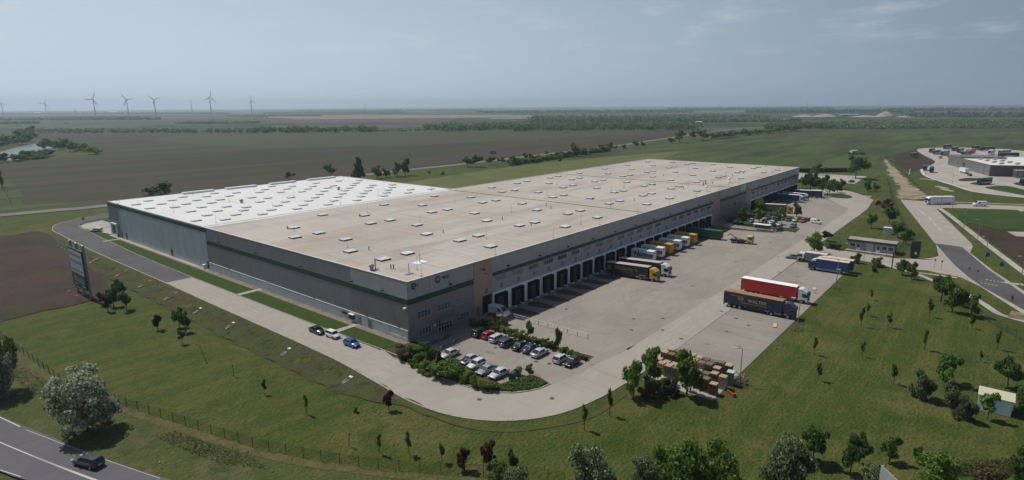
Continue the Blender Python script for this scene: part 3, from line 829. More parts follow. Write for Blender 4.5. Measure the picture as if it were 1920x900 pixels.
# side: near-corner section lighter, rest dark blue-grey
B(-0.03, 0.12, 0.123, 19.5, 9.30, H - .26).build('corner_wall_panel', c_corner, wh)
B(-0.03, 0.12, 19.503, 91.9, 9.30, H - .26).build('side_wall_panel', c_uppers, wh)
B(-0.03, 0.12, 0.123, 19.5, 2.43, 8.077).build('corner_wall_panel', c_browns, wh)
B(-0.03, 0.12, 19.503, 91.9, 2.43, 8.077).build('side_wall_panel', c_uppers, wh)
B(-0.16, 0.12, 0.4, 91.9, -0.4, 2.40).build('plinth_wall', c_plinth, wh)
B(-0.19, 0.12, 0.38, 91.9, 2.403, 2.46).build('plinth_cap', trim, wh)
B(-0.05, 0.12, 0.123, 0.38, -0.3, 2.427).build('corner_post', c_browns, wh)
# dock shelters
c_shel = plain('shelter_cloth', (0.016, 0.018, 0.02), 0.85, 0.1)
shm = MB().box(0, .62, -.82, 0, -.75, 3.12).box(3.58, 4.2, -.82, 0, -.75, 3.12).box(0, 4.2, -.85, 0, 3.123, 3.72).mesh('dock_shelter', c_shel)
drm = B(.62, 3.58, -.12, 0, -.35, 3.12).mesh('dock_door', plain('dock_door', (0.06, 0.063, 0.066), 0.55, 0.3, var=0.25, scale=1.2))
blm = B(.35, .75, -1.0, 0, -1.6, -.8).mesh('dock_bumper', c_white)
blm2 = B(3.45, 3.85, -1.0, 0, -1.6, -.8).mesh('dock_bumper', c_white)
pitm = B(.8, 3.4, -.10, 0, -1.5, -.4).mesh('dock_leveller', plain('dock_leveller', (0.05, 0.05, 0.05), 0.7))
pm = B(0, .85, -.05, 0, 0, .95).mesh('number_plate', dkgrey)
pmi = B(.22, .60, -.07, -.051, .2, .75).mesh('plate_figure', plain('plate_figure', (0.33, 0.34, 0.36), 0.6))
wfm = MB()
for i in range(5): wfm.box(i * 1.02, i * 1.02 + .10, -.09, 0, 0, 1.05)
wfm.box(0, 4.18, -.088, 0, -.07, -.003).box(0, 4.18, -.088, 0, 1.053, 1.12)
wfm = wfm.mesh('window', plain('window_frame', (0.34, 0.34, 0.35), 0.5))
wgm = [B(.1, 4.08, -.04, 0, 0, 1.05).mesh('pane', plain('pane_%d' % i, c, 0.12, 0.6, var=0.25, scale=0.9)) for i, c in enumerate([(0.05, 0.058, 0.07), (0.16, 0.15, 0.145), (0.03, 0.034, 0.04)])]
LETTER = '123456789'
DOCKX = []
for (a, b, n), x0 in zip(SEC_DOCK, (27.0, 211.2)):
    for k in range(n):
        x = x0 + 6.5 * k
        DOCKX.append(x + 2.1)
        d = link('dock_shelter', shm, wh, (x, -.06, 0))
        link('dock_door', drm, d); link('dock_leveller', pitm, d); link('dock_bumper', blm, d); link('dock_bumper', blm2, d)
        link('plate_figure', pmi, link('number_plate', pm, wh, (x + 2.4, -.03, 5.0)))
        link('pane', wgm[rnd.choice((0, 1, 1, 2))], link('window', wfm, wh, (x + .45, -.03, 6.95)))
# flood lights
flm = MB().box(-.3, .3, -.75, -.1, 9.9, 10.05).box(-.06, .06, -.5, 0, 9.7, 9.9).mesh('flood_light', dkgrey)
for x in (12, 23, 32, 45, 58, 71, 84, 97, 110, 123, 136, 149, 160, 178, 194, 206, 220, 240, 260, 280):
    link('flood_light', flm, wh, (x, -.03, 0 if x != 23 else 1.0))
for y in (8, 19, 40, 62, 84):
    o = link('flood_light', flm, wh, (-.03, y, 0)); o.rotation_euler = (0, 0, R_(-90))
# office windows
def office_window(x0, x1, z0, z1, n=4, y=-.03):
    f = MB()
    wd = (x1 - x0 - .1) / n
    for i in range(n + 1): f.box(x0 + i * wd, x0 + i * wd + .10, y - .09, y, z0 + .003, z1 - .003)
    f.box(x0 - .05, x1 + .05, y - .10, y, z0 - .10, z0).box(x0 - .05, x1 + .05, y - .10, y, z1, z1 + .08)
    o = f.build('window', plain('office_frame', (0.42, 0.43, 0.45), .5), wh)
    B(x0, x1, y - .035, y, z0, z1).build('pane', plain('office_pane', (0.12, 0.13, 0.145), 0.12, 0.6, var=0.6, scale=1.3), o)
for x0, x1 in ((2.2, 6.1), (8.2, 12.2), (14.1, 18.0)): office_window(x0, x1, 4.5, 6.0)
for x0, x1 in ((2.5, 6.1), (14.0, 17.9)): office_window(x0, x1, 0.6, 2.1)
for x0 in (174, 180, 188, 194, 199): office_window(x0, x0 + 3.0, 4.5, 6.0, 3)
for x0 in (175, 189, 196): office_window(x0, x0 + 3.2, 0.9, 2.2, 3)
e = B(8.0, 12.3, -.16, -.03, 0, 2.35).build('entrance_door', glass, wh)
f = MB()
for i in range(6): f.box(8.0 + i * .84, 8.1 + i * .84, -.24, -.163, 0.0, 2.35)
for z in (0.9, 1.7, 2.3): f.box(8.0, 12.3, -.22, -.163, z, z + .08)
f.build('door_frame', whitep, e)
cn = B(7.4, 12.6, -2.9, -.03, 2.75, 2.95).build('entrance_canopy', plain('canopy_glass', (0.20, 0.215, 0.19), 0.3, 0.5), wh)
f = MB()
for x in (7.6, 12.4): f.tube((x, -2.8, 2.85), (x, -.05, 4.1), .04)
f.build('canopy_rod', steel, cn)
B(6.95, 7.45, -.12, -.03, 1.4, 2.0).build('notice_plate', whitep, wh)
B(22.6, 25.9, -.14, -.10, -.2, 4.3).build('roller_door', plain('doorway_dark', (0.012, 0.012, 0.014), 0.8), wh)  # open doorway: its inner shade is painted as a flat black panel
B(20.4, 21.5, -.16, -.10, 0, 2.1).build('side_door', plain('tan_door', (0.20, 0.16, 0.135), 0.5), wh)
link('plate_figure', pmi, link('number_plate', pm, wh, (23.6, -.10, 4.9)))
B(23.5, 24.4, -.14, -.10, 9.6, 9.75).build('flood_light', dkgrey, wh)
B(204.2, 205.4, -.16, -.10, 0, 2.1).build('side_door', plain('tan_door', (0.20, 0.16, 0.135), 0.5), wh)
# side doors and cabinets on the plinth
for y in (17.0, 13.2):
    d = B(-.22, -.163, y - .6, y + .6, 0, 2.1).build('side_door', plain('grey_door', (0.17, 0.19, 0.20), 0.5), wh)
    B(-.26, -.222, y - .45, y - .38, .9, 1.15).build('handle', steel, d)
d = B(-.75, -.163, 18.8, 20.4, 0.9, 1.9).build('wall_unit', plain('unit_dark', (0.04, 0.06, 0.05), 0.6), wh)
B(-.8, -.163, 18.7, 20.5, 1.903, 2.05).build('unit_lid', whitep, d)
B(-.22, -.163, 21.6, 23.6, 1.3, 1.9).build('air_grille', dkgrey, wh)
B(-.22, -.163, 1.0, 6.0, 0.1, 0.7).build('wall_pipe', trim, wh)
B(-.6, -.05, .55, 1.1, 7.2, 7.5).build('camera_bracket', whitep, wh)
# emblems on the corner: globe with a 1, hexagon with lettering, a white panel far along
navy = plain('emblem_navy', (0.02, 0.045, 0.075), 0.5)
teal = plain('emblem_green', (0.03, 0.12, 0.09), 0.5)
ink = plain('sign_black', (0.008, 0.009, 0.011), 0.5)
em = MB()
def ring(mb, cx, cz, r0, r1, a0, a1, y0, y1, n=14):
    rings = []
    for i in range(n + 1):
        a = R_(a0 + (a1 - a0) * i / n)
        c, s = math.cos(a), math.sin(a)
        rings.append([(cx + c * r0, y0, cz + s * r0), (cx + c * r1, y0, cz + s * r1), (cx + c * r1, y1, cz + s * r1), (cx + c * r0, y1, cz + s * r0)])
    mb.loft(rings)
ring(em, 1.62, 11.9, .45, .72, -20, 250, -.10, -.03)
e = em.build('globe_emblem', navy, wh)
em = MB(); ring(em, 1.5, 11.75, .12, .42, 0, 300, -.11, -.031); em.box(1.75, 2.0, -.105, -.032, 11.05, 11.7)
em.build('emblem_swirl', teal, e)
text('emblem_figure', '1', 1.0, ink, wh, (2.75, -.05, 11.85), FACE_NY, fat=.03)
em = MB(); ring(em, 8.5, 11.75, .55, .82, 0, 360, -.10, -.03, 6)
e = em.build('hexagon_emblem', ink, wh)
em = MB(); em.lathe([(.53, 0), (.53, .05)], 6); o = em.build('emblem_disc', plain('emblem_pale', (0.5, 0.42, 0.42), 0.5), e); o.location = (8.5, -.035, 11.75); o.rotation_euler = (R_(90), 0, 0)
em = MB(); ring(em, 8.56, 11.75, .18, .42, 60, 300, -.12, -.088)
em.build('emblem_arc', plain('emblem_red', (0.38, 0.03, 0.04), 0.5), e)
text('company_lettering', 'FIEGE', .85, ink, wh, (10.85, -.05, 11.8), FACE_NY, fat=.025, space=1.0)
for x in (196.5, 284):
    s_ = B(x, x + 5.5, -.12, -.03, 10.6, 12.4).build('sign_panel', whitep, wh)
    B(x + 1.8, x + 3.4, -.14, -.121, 11.2, 11.9).build('sign_mark', plain('sign_mark', (0.32, 0.36, 0.40), 0.6), s_)
# downpipes on the near side and joints of the dock wall
boxes('downpipe', plain('joint_grey', (0.3, 0.31, 0.32), 0.7), wh, [(x, x + .14, -.10, -.061, -1.2, 4.28) for x in (45.7, 65.2, 84.7, 104.2, 123.7, 143.2)])

# skylights: measured on the roof plane
SKY1 = """605,402 683,403 695,418 731,412 598,436 553,444 551,426 648,448 782,421 800,438 862,450 897,441 913,413 920,461 657,470 764,474 719,485
720,383 792,384 815,367 810,397 839,392 883,369 905,379 922,351 942,359 930,375 890,399 965,356 970,343 988,339 979,381 1009,360 1029,343 1032,333
1047,330 1007,393 974,422 1003,416 1037,369 1057,365 1056,351 1074,347 1072,336 1087,333 1087,324 1065,400 1088,394 1060,424 1120,407 1107,371
1119,352 1115,340 1131,337 1134,316 1140,325 1142,381 1162,376 1152,360 1169,357 1175,341 1168,330 1182,328 1185,317 1177,309 1205,366 1213,382
1208,348 1223,345 1222,362 1224,331 1213,322 1225,320 1225,310 1215,303 1255,371 1258,353 1273,349 1258,337 1266,322 1253,314 1264,312 1261,304
1307,357 1306,341 1318,338 1299,328 1304,315 1288,307 1299,306 1337,308 1337,320 1347,332 1357,329 1369,313 1382,323 1392,321 1389,334 1413,315
1422,313 1432,323 1458,318"""
SKY2 = """255,383 278,376 323,375 369,375 303,382 281,390 328,388 358,396 378,388 349,382 343,369 387,368 397,380 368,413 388,403 408,395 425,387
413,374 430,367 443,361 422,411 442,402 457,394 402,362 487,360 497,355 510,349 487,378 502,371 527,360 538,354 548,349 492,401 509,393 521,385
535,378 545,370 566,359 577,354 587,349 593,343 557,391 569,384 579,376 591,370 599,364 608,358 614,352 625,348 635,339 615,383 626,376 633,369
642,363 647,357 656,352 662,347 668,343 674,338 670,375 677,368 682,362 690,357 693,351 699,347 720,367 725,361 728,356 735,351 736,346 765,361
770,355 808,354 472,370 462,388"""
def skylight(kb, ld, parent, p, z):
    d = link('skylight', kb, parent, (p.x, p.y, z))
    link('dome', ld, d)
skb = MB().box(-1.45, 1.45, -1.1, 1.1, 0, .30).mesh('skylight', skylf)
skd = MB().box(-1.45, -.02, -1.15, 1.15, .303, .40).box(.02, 1.45, -1.15, 1.15, .303, .40).mesh('dome', skyl)
skd2 = MB().box(-1.45, -.02, -1.15, 1.15, .303, .40).box(.02, 1.45, -1.15, 1.15, .303, .40).mesh('dome', plain('skylight_plastic_clear', (0.66, 0.665, 0.65), 0.25, 0.5, var=0.1, scale=0.4))
skb2 = MB().box(-1.5, 1.5, -.9, .9, 0, .26).mesh('skylight', plain('skylight_kerb_grey', (0.30, 0.315, 0.325), 0.6))
skd3 = MB().box(-1.5, 1.5, -.95, .95, .263, .34).mesh('dome', plain('skylight_grey', (0.58, 0.605, 0.615), 0.35, 0.5, var=0.1, scale=0.4))
for i, s_ in enumerate(SKY1.split()):
    p = g(*[float(v) for v in s_.split(',')], H + .3)
    if 1.5 < p.x < 289.5 and 1.5 < p.y < 93: skylight(skb, skd if i % 3 else skd2, wh, p, H + .003)
# small roof furniture
m = MB()
rv = MB().tube((0, 0, 0), (0, 0, .8), .12, .12).tube((0, 0, .8), (0, 0, .95), .2, .2).mesh('vent_pipe', plain('vent_rust', (0.12, 0.085, 0.065), 0.7))
for x, y in ((539, 430), (675, 406), (692, 469), (831, 437), (942, 412), (733, 504), (738, 504), (1024, 386), (1033, 391), (1111, 375), (1189, 377), (1214, 368), (1227, 348), (1281, 354), (1336, 345), (1373, 330), (1394, 325), (1436, 313), (996, 423), (1170, 352), (1244, 330)):
    p = g(x, y, H); link('vent_pipe', rv, wh, (p.x, p.y, H + .003))
p = g(787, 492, H)
o = MB().box(-1.6, 1.6, -1.2, 1.2, .003, .06).build('vent_base', whitep, wh, loc=(p.x, p.y, H))
MB().tube((0, 0, .06), (0, 0, 2.2), .16, .16).build('vent_pipe', whitep, o)
p = g(697, 507, H)
MB().lathe([(.4, .003), (.4, .8), (.55, .85), (.55, 1.3), (.3, 1.5)], 10).build('roof_fan', plain('fan_metal', (0.3, 0.3, 0.3), 0.5), wh, loc=(p.x, p.y, H))
p = g(704, 506, H)
MB().box(-.1, .1, -.1, .1, .003, 2.6).box(-.9, .9, -.1, .1, .004, .2).build('antenna_mast', steel, wh, loc=(p.x, p.y, H))
p = g(767, 514, H)
MB().box(-.06, .06, -.06, .06, .003, 2.4).box(-.9, .9, -.5, .5, .004, .15).build('antenna_mast', steel, wh, loc=(p.x, p.y, H))
dish = MB().tube((0, 0, 0), (0, 0, 1.6), .08).lathe([(.12, 1.6), (.75, 1.75), (.8, 2.1), (.45, 2.5), (.1, 2.6)], 10).mesh('roof_cowl', plain('cowl_white', (0.72, 0.66, 0.58), 0.5))
for x, y in ((1324, 359), (1366, 350), (1367, 343)):
    p = g(x, y, H); link('roof_cowl', dish, wh, (p.x, p.y, H + .003))
lr = MB().tube((0, 0, 0), (0, 0, 3.2), .035, .02, 4).box(-.25, .25, -.25, .25, 0, .08).mesh('lightning_rod', steel)
for i in range(9):
    for j in range(3):
        link('lightning_rod', lr, wh, (8 + i * 33.0 + j * 3, 6 + j * 30 + (i % 2) * 9, H + .003))
for i in range(12):
    link('lightning_rod', lr, wh, (5 + i * 24, 1.2, H + .003))

# ------------------------------------------------------------------ the attached hall with the white roof
hall = thing('storage_hall', 'pale green-grey storage hall with white roof at the far end of the service road', 'warehouse', (0, 0, 0))
Y0, Y1 = 92.3, 177.0
B(0.12, 106.9, Y0, Y1 - .1, -1.0, H - .3).build('wall', c_hallend, hall)
B(0.0, 107.0, Y0 + .003 + 2.3, Y1, H - .3, H - .02).build('roof', c_wroof, hall)
B(0.0, 107.0, Y0 - .2, Y0 + 2.3, H + .0031, H + .05).build('roof_edge', c_wroof, hall)
MB().box(-.09, .30, Y0 + .1, Y1, H - .019, H + .14).box(0.303, 106.7, Y1 - .3, Y1 + .06, H - .019, H + .14).box(106.7, 107.06, 95.0, Y1 - .303, H - .019, H + .14).build('parapet_cap', plain('cap_grey', (0.24, 0.25, 0.26), 0.5), hall)
B(-.02, .12, Y0, 165.9, -.4, 11.65).build('side_wall_panel', c_hall, hall)
B(-.02, .12, 165.903, Y1, -.4, 11.65).build('end_wall_panel', c_hallend, hall)
B(-.07, .12, Y0, Y1, 11.653, H - .31).build('green_band', c_green, hall)
B(-.10, .12, Y0, 168.0, -.4, .35).build('plinth_wall', concrete, hall)
for y in (92.9, 119.6, 160.2, 165.0):
    d = B(-.12, -.021, y - .55, y + .55, .36, 2.6).build('side_door', plain('green_door', (0.02, 0.045, 0.04), 0.5), hall)
    B(-.16, -.121, y - .4, y - .33, 1.3, 1.5).build('handle', steel, d)
d = MB().box(-.5, -.021, 169.0, 169.8, 0, 4.5).box(-.5, -.021, 174.3, 175.1, 0, 4.5).box(-.55, -.021, 169.0, 175.1, 4.503, 5.1).box(-.45, -.021, 169.0, 175.1, -.2, .9).build('gate_frame', whitep, hall)
B(-.15, -.021, 169.803, 174.297, .903, 4.5).build('roller_door', plain('roller_grey', (0.10, 0.11, 0.13), 0.5), d)
B(-.9, -.2, 94.2, 95.3, .35, 1.4).build('wall_unit', whitep, hall)
for i, s_ in enumerate(SKY2.split()):
    p = g(*[float(v) for v in s_.split(',')], H + .2)
    if 1.5 < p.x < 105 and Y0 + 3.6 < p.y < Y1 - 2: skylight(skb2, skd3, hall, p, H - .017)
for a, b in (((342, 363), (402, 357)), ((427, 355), (480, 348)), ((503, 345), (553, 340)), ((572, 337), (618, 331))):
    p, q = g(*a, H + .3), g(*b, H + .3)
    B(p.x, q.x, Y1 - 4.5, Y1 - 2.3, H - .017, H + .75).build('roof_light_strip', plain('strip_white', (0.74, 0.75, 0.76), 0.35), hall)
p = g(635, 356, H); MB().lathe([(.5, 0), (.5, .7), (.75, .75), (.75, 1.2), (.4, 1.4)], 10).build('roof_fan', plain('fan_metal', (0.3, 0.3, 0.3), 0.5), hall, loc=(p.x, p.y, H - .018))
p = g(453, 380, H); MB().lathe([(.5, 0), (.5, .7), (.75, .75), (.75, 1.2), (.4, 1.4)], 10).build('roof_fan', plain('fan_metal', (0.3, 0.3, 0.3), 0.5), hall, loc=(p.x, p.y, H - .018))
m = MB()
for k in range(2): m.tube((.4 + k * .9, 167.2, H), (.4 + k * .9, 167.2, H + 1.1), .04).tube((.4, 167.2 + k * 1.5, H + 1.1), (1.3, 167.2 + k * 1.5, H + 1.1), .04)
m.tube((-.3, 163.6, .4), (-.3, 163.6, H + .8), .05).tube((-.3, 164.1, .4), (-.3, 164.1, H + .8), .05)
m.build('access_ladder', steel, hall)
for i in range(5):
    for j in range(3):
        link('lightning_rod', lr, hall, (6 + i * 23.0, 98 + j * 32 + (i % 2) * 7, H - .017))
def head(a, b):
    p, q = g(*a), g(*b)
    return math.atan2(q.y - p.y, q.x - p.x)
# ------------------------------------------------------------------ vehicles (local +x is forward)
def wheel_pair(parent, x, yo, r=.31, wd=.21, both_sides=True, rim=None):
    for s in (-1, 1):
        key = ('wheel', r, wd, s)
        if key not in _fonts:
            _fonts[key] = MB().cyl_y(0, -wd / 2, wd / 2, 0, r, 14).mesh('wheel', tyrem)
            _fonts[('rim',) + key] = MB().cyl_y(0, -.02, .02, 0, r * .62, 10).mesh('rim', rimm)
        o = link('wheel', _fonts[key], parent, (x, s * yo, r))
        link('rim', _fonts[('rim',) + key], o, (0, s * (wd / 2 + .004), 0))
def car(label, p, rz, col, style='hatch', group='', cat='car', name='parked_car', boot=False, z=0.0):
    Ln, W, Hh, belt, cab = {
        'hatch': (4.0, 1.74, 1.47, .93, (-1.92, -1.45, .95, .30)),
        'sedan': (4.5, 1.76, 1.43, .93, (-1.55, -.95, 1.05, .35)),
        'coupe': (4.6, 1.80, 1.36, .90, (-1.85, -.75, 1.15, .40)),
        'estate': (4.6, 1.78, 1.48, .94, (-2.2, -1.95, 1.05, .40)),
        'suv': (4.4, 1.84, 1.68, 1.03, (-2.05, -1.75, 1.05, .50)),
        'mini': (3.7, 1.66, 1.55, .95, (-1.78, -1.5, 1.05, .55)),
    }[style]
    t = thing(name, label, cat, (p[0], p[1], z), rz, group or None)
    h = Ln / 2
    dk = cab[0] > -1.8
    st = [(-h, .74, .86), (-h + .12, belt - (.02 if dk else .0), .94), (-h + .6, belt + (.03 if dk else .0), .99), (-.6, belt, 1.0), (.6, belt, 1.0), (cab[2] + .05, belt - .01, .985), (h - .55, belt - .14, .95), (h - .12, belt - .25, .86), (h, .58, .74)]
    rings = []
    for x, zt, k in st:
        w2 = W / 2 * k
        zb = .24 if abs(x) < h - .15 else .32
        rings.append([(x, -w2 * .93, zb), (x, -w2, zb + .22), (x, -w2, zt - .16), (x, -w2 * .92, zt), (x, 0, zt + .025), (x, w2 * .92, zt), (x, w2, zt - .16), (x, w2, zb + .22), (x, w2 * .93, zb)])
    mb = MB().loft(rings)
    r0, r1, f0, f1 = cab
    wb, wt = W / 2 * .91, W / 2 * .72
    zr = Hh - .04
    ro = MB().loft([[(r1 - .06, -wt, zr), (r1 - .06, wt, zr), (r1, wt * .92, zr + .03), (r1, -wt * .92, zr + .03)], [((r1 + f1) / 2, -wt * 1.02, zr + .01), ((r1 + f1) / 2, wt * 1.02, zr + .01), ((r1 + f1) / 2, wt * .9, zr + .07), ((r1 + f1) / 2, -wt * .9, zr + .07)], [(f1 + .06, -wt, zr - .01), (f1 + .06, wt, zr - .01), (f1, wt * .9, zr + .035), (f1, -wt * .9, zr + .035)]])
    n = len(mb.v); mb.v += ro.v; mb.f += [tuple(i + n for i in f) for f in ro.f]
    for s in (-1, 1):
        mb.tube((r0, s * wb, belt - .03), (r1, s * wt, zr), .055, .045, 5)
        mb.tube((f0, s * wb, belt - .03), (f1, s * wt, zr), .05, .045, 5)
        mb.tube(((r0 + f0) / 2, s * (wb + .004), belt), ((r1 + f1) / 2, s * (wt + .01), zr), .045, .04, 5)
        if style in ('estate', 'suv'):
            mb.tube((r0 + .75, s * wb, belt), (r1 + .62, s * wt, zr), .05, .045, 5)
    mb.box(.55, .78, -W / 2 - .16, -W / 2 + .02, belt, belt + .13).box(.55, .78, W / 2 - .02, W / 2 + .16, belt, belt + .13)
    pm_ = paint(col, rough=.32, coat=.5)
    mb.build('body', pm_, t, True).data.polygons.foreach_set('use_smooth', [i < (len(st) - 1) * 9 for i in range(len(mb.f))])
    MB().loft([[(r0, -wb, belt - .02), (f0, -wb, belt - .02), (f0, wb, belt - .02), (r0, wb, belt - .02)], [(r1, -wt, zr - .01), (f1, -wt, zr - .01), (f1, wt, zr - .01), (r1, wt, zr - .01)]]).build('windows', glass, t)
    for x in (-h + .78, h - .82):
        wheel_pair(t, x, W / 2 - .085)
    for s in (-1, 1):
        MB().box(h - .16, h + .01, s * W * .36 - .18, s * W * .36 + .18, .56, .70).build('headlight', lampl, t)
        MB().box(-h - .012, -h + .1, s * W * .37 - .14, s * W * .37 + .14, .66, .84).build('tail_light', redl, t)
    B(h - .1, h + .015, -.45, .45, .30, .46).build('grille', black, t)
    B(-h - .015, -h + .1, -.26, .26, .48, .60).build('number_plate', whitep, t)
    if boot:
        B(0, .9, -W * .4, W * .4, 0, .05).build('boot_lid', pm_, t, loc=(r1 - .75, 0, Hh + .15))
    return t
def van(label, p, rz, col, name='van', big=True, z=0.0, cut=1.0):
    t = thing(name, label, 'van', (p[0], p[1], z), rz)
    Ln, W, Hh = (5.6, 2.0, 2.4) if big else (4.4, 1.82, 1.85)
    h = Ln / 2
    pr = [(-h, .35), (-h, Hh - .15), (-h + .12, Hh), (h - 2.0, Hh), (h - 1.75, Hh - .05), (h - .85, Hh * .62), (h - .12, Hh * .50), (h, .75), (h, .35)]
    MB().prism_y(pr, -W / 2, W / 2, .06).build('body', paint(col, rough=.4), t)
    MB().quad((h - 1.72, -W * .40, Hh - .07), (h - .83, -W * .42, Hh * .635), (h - .83, W * .42, Hh * .635), (h - 1.72, W * .40, Hh - .07)).build('windscreen', glass, t).location = (.03, 0, .03)
    for s in (-1, 1):
        y = s * (W / 2 + .006)
        MB().prism_y([(h - 2.5, Hh * .60), (h - 2.5, Hh - .28), (h - 1.75, Hh - .28), (h - 1.1, Hh * .60)], y - .01, y + .01).build('side_window', glass, t)
        MB().box(h - .14, h + .012, s * W * .36 - .16, s * W * .36 + .16, .8, 1.02).build('headlight', lampl, t)
        MB().box(-h - .012, -h + .05, s * W * .44 - .06, s * W * .44 + .06, .9, 1.3).build('tail_light', redl, t)
    B(h - .05, h + .02, -W * .42, W * .42, .36, .58).build('bumper', dkgrey, t)
    for x in (-h + 1.0, h - .95): wheel_pair(t, x, W / 2 - .1, .34, .22)
    return t
def cab(t, xf, col, roof=True, Wd=2.46, Hc=3.75):
    """tractor or lorry cab whose nose is at xf"""
    pr = [(xf - 2.25, .95), (xf - 2.25, Hc - .1), (xf - 1.9, Hc), (xf - 1.25, Hc - .02), (xf - .32, Hc - .75), (xf - .12, Hc - 1.25), (xf, Hc - 2.0), (xf, .55), (xf - .35, .45), (xf - .55, .95)]
    if not roof:
        pr = [(xf - 1.9, .95), (xf - 1.9, Hc - .85), (xf - .5, Hc - .85), (xf - .25, Hc - 1.0), (xf, Hc - 2.0), (xf, .55), (xf - .35, .45), (xf - .55, .95)]
    c = MB().prism_y(pr, -Wd / 2, Wd / 2, .05).build('cab', paint(col, rough=.35), t)
    zt = Hc - 1.0 if roof else Hc - 1.12
    MB().quad((xf + .03, -Wd * .44, Hc - 2.0), (xf + .03, Wd * .44, Hc - 2.0), (xf - .14, Wd * .42, zt), (xf - .14, -Wd * .42, zt)).build('windscreen', glass, c)
    if roof:
        MB().box(xf - .25, xf + .16, -Wd * .44, Wd * .44, zt + .06, zt + .14).build('sun_visor', dkgrey, c)
    B(xf + .002, xf + .03, -Wd * .36, Wd * .36, .95, Hc - 2.15).build('grille', dkgrey, c)
    B(xf - .05, xf + .06, -Wd / 2, Wd / 2, .42, .78).build('bumper', paint(tuple(v * .55 for v in col), rough=.5), c)
    for s in (-1, 1):
        y = s * (Wd / 2 + .008)
        MB().prism_y([(xf - 1.25, Hc - 2.05), (xf - 1.25, zt - .15), (xf - .38, zt - .15), (xf - .14, Hc - 2.05)], y - .01, y + .01).build('side_window', glass, c)
        MB().box(xf - .02, xf + .07, s * Wd * .38 - .2, s * Wd * .38 + .2, .55, .74).build('headlight', lampl, c)
        MB().box(xf - .18, xf + .02, s * (Wd / 2 + .16) - .12, s * (Wd / 2 + .16) + .12, Hc - 2.0, Hc - 1.2).build('mirror', dkgrey, c)
        MB().box(xf - .75, xf - .45, s * Wd / 2 - .03 if s > 0 else -Wd / 2 - .02, s * Wd / 2 + .02 if s > 0 else -Wd / 2 + .03, .5, .9).build('step', dkgrey, c)
    return c
def semi(label, p, rz, col, boxc, roofc, letter=None, name='semi_truck', z=0.0, pitch=0.0, skirt=None, zbox=(1.15, 4.0)):
    t = thing(name, label, 'truck', (p[0], p[1], z), rz, None)
    if pitch: t.rotation_euler = (0, pitch, rz)
    L0, L1 = -8.3, 5.3     # trailer ends; nose at 8.3
    cab(t, 8.0, col)
    MB().box(-1.0, 7.3, -.45, .45, .75, 1.05).box(3.2, 5.6, -1.2, -.6, .45, 1.0).box(3.2, 5.6, .6, 1.2, .45, 1.0).build('chassis', dkgrey, t)
    m = MB().cyl_y(0, 0, 0, 0, 0)if False else MB()
    for s in (-1, 1): m.tube((3.6, s * .95, .78), (5.2, s * .95, .78), .32, .32, 10)
    m.build('fuel_tank', steel, t)
    tr = B(L0, L1, -1.27, 1.27, zbox[0], zbox[1] - .02).build('trailer', paint(boxc, rough=.55, coat=.05), t)
    B(L0 + .02, L1 - .02, -1.25, 1.25, zbox[1] - .017, zbox[1] + .02).build('trailer_roof', roofc if not isinstance(roofc, tuple) else plain('roof_%02x%02x%02x' % tuple(int(v * 255) for v in roofc), roofc, .6, .3, var=.15, scale=.6), tr)
    MB().box(L0 - .03, L0 - .001, -1.2, -.02, zbox[0] + .1, zbox[1] - .15).box(L0 - .03, L0 - .001, .02, 1.2, zbox[0] + .1, zbox[1] - .15).build('rear_door', paint(tuple(.7 * v + .02 for v in boxc), rough=.6, coat=0), tr)
    m = MB()
    for i in range(1, 14):
        x = L0 + i * (L1 - L0) / 14
        for s in (-1, 1): m.box(x - .03, x + .03, s * 1.275 - .006, s * 1.275 + .006, zbox[0] + .02, zbox[1] - .1)
    m.build('curtain_strap', paint(tuple(min(1, v * 1.12 + .004) for v in boxc), rough=.6, coat=0), tr)
    MB().box(L0, L1, -1.28, 1.28, zbox[0] - .16, zbox[0] - .003).build('side_rail', skirt or dkgrey, tr)
    MB().box(L0 + .2, 4.0, -.5, .5, .8, zbox[0] - .18).box(-3.0, 1.5, -1.24, -1.16, .55, .95).box(-3.0, 1.5, 1.16, 1.24, .55, .95).box(L0, L0 + .1, -1.15, 1.15, .5, .65).build('underframe', dkgrey, tr)
    for s in (-1, 1):
        MB().box(2.0, 2.18, s * .8 - .09, s * .8 + .09, .02, 1.0).build('landing_leg', steel, tr)
        MB().box(L0 - .02, L0 + .05, s * .95 - .2, s * .95 + .2, .66, .80).build('tail_light', redl, tr)
    for x in (-6.9, -5.6, -4.3): wheel_pair(t, x, 1.08, .5, .34)
    for x in (6.65, 3.0): wheel_pair(t, x, 1.06, .5, .34)
    if letter: letter(tr)
    return t
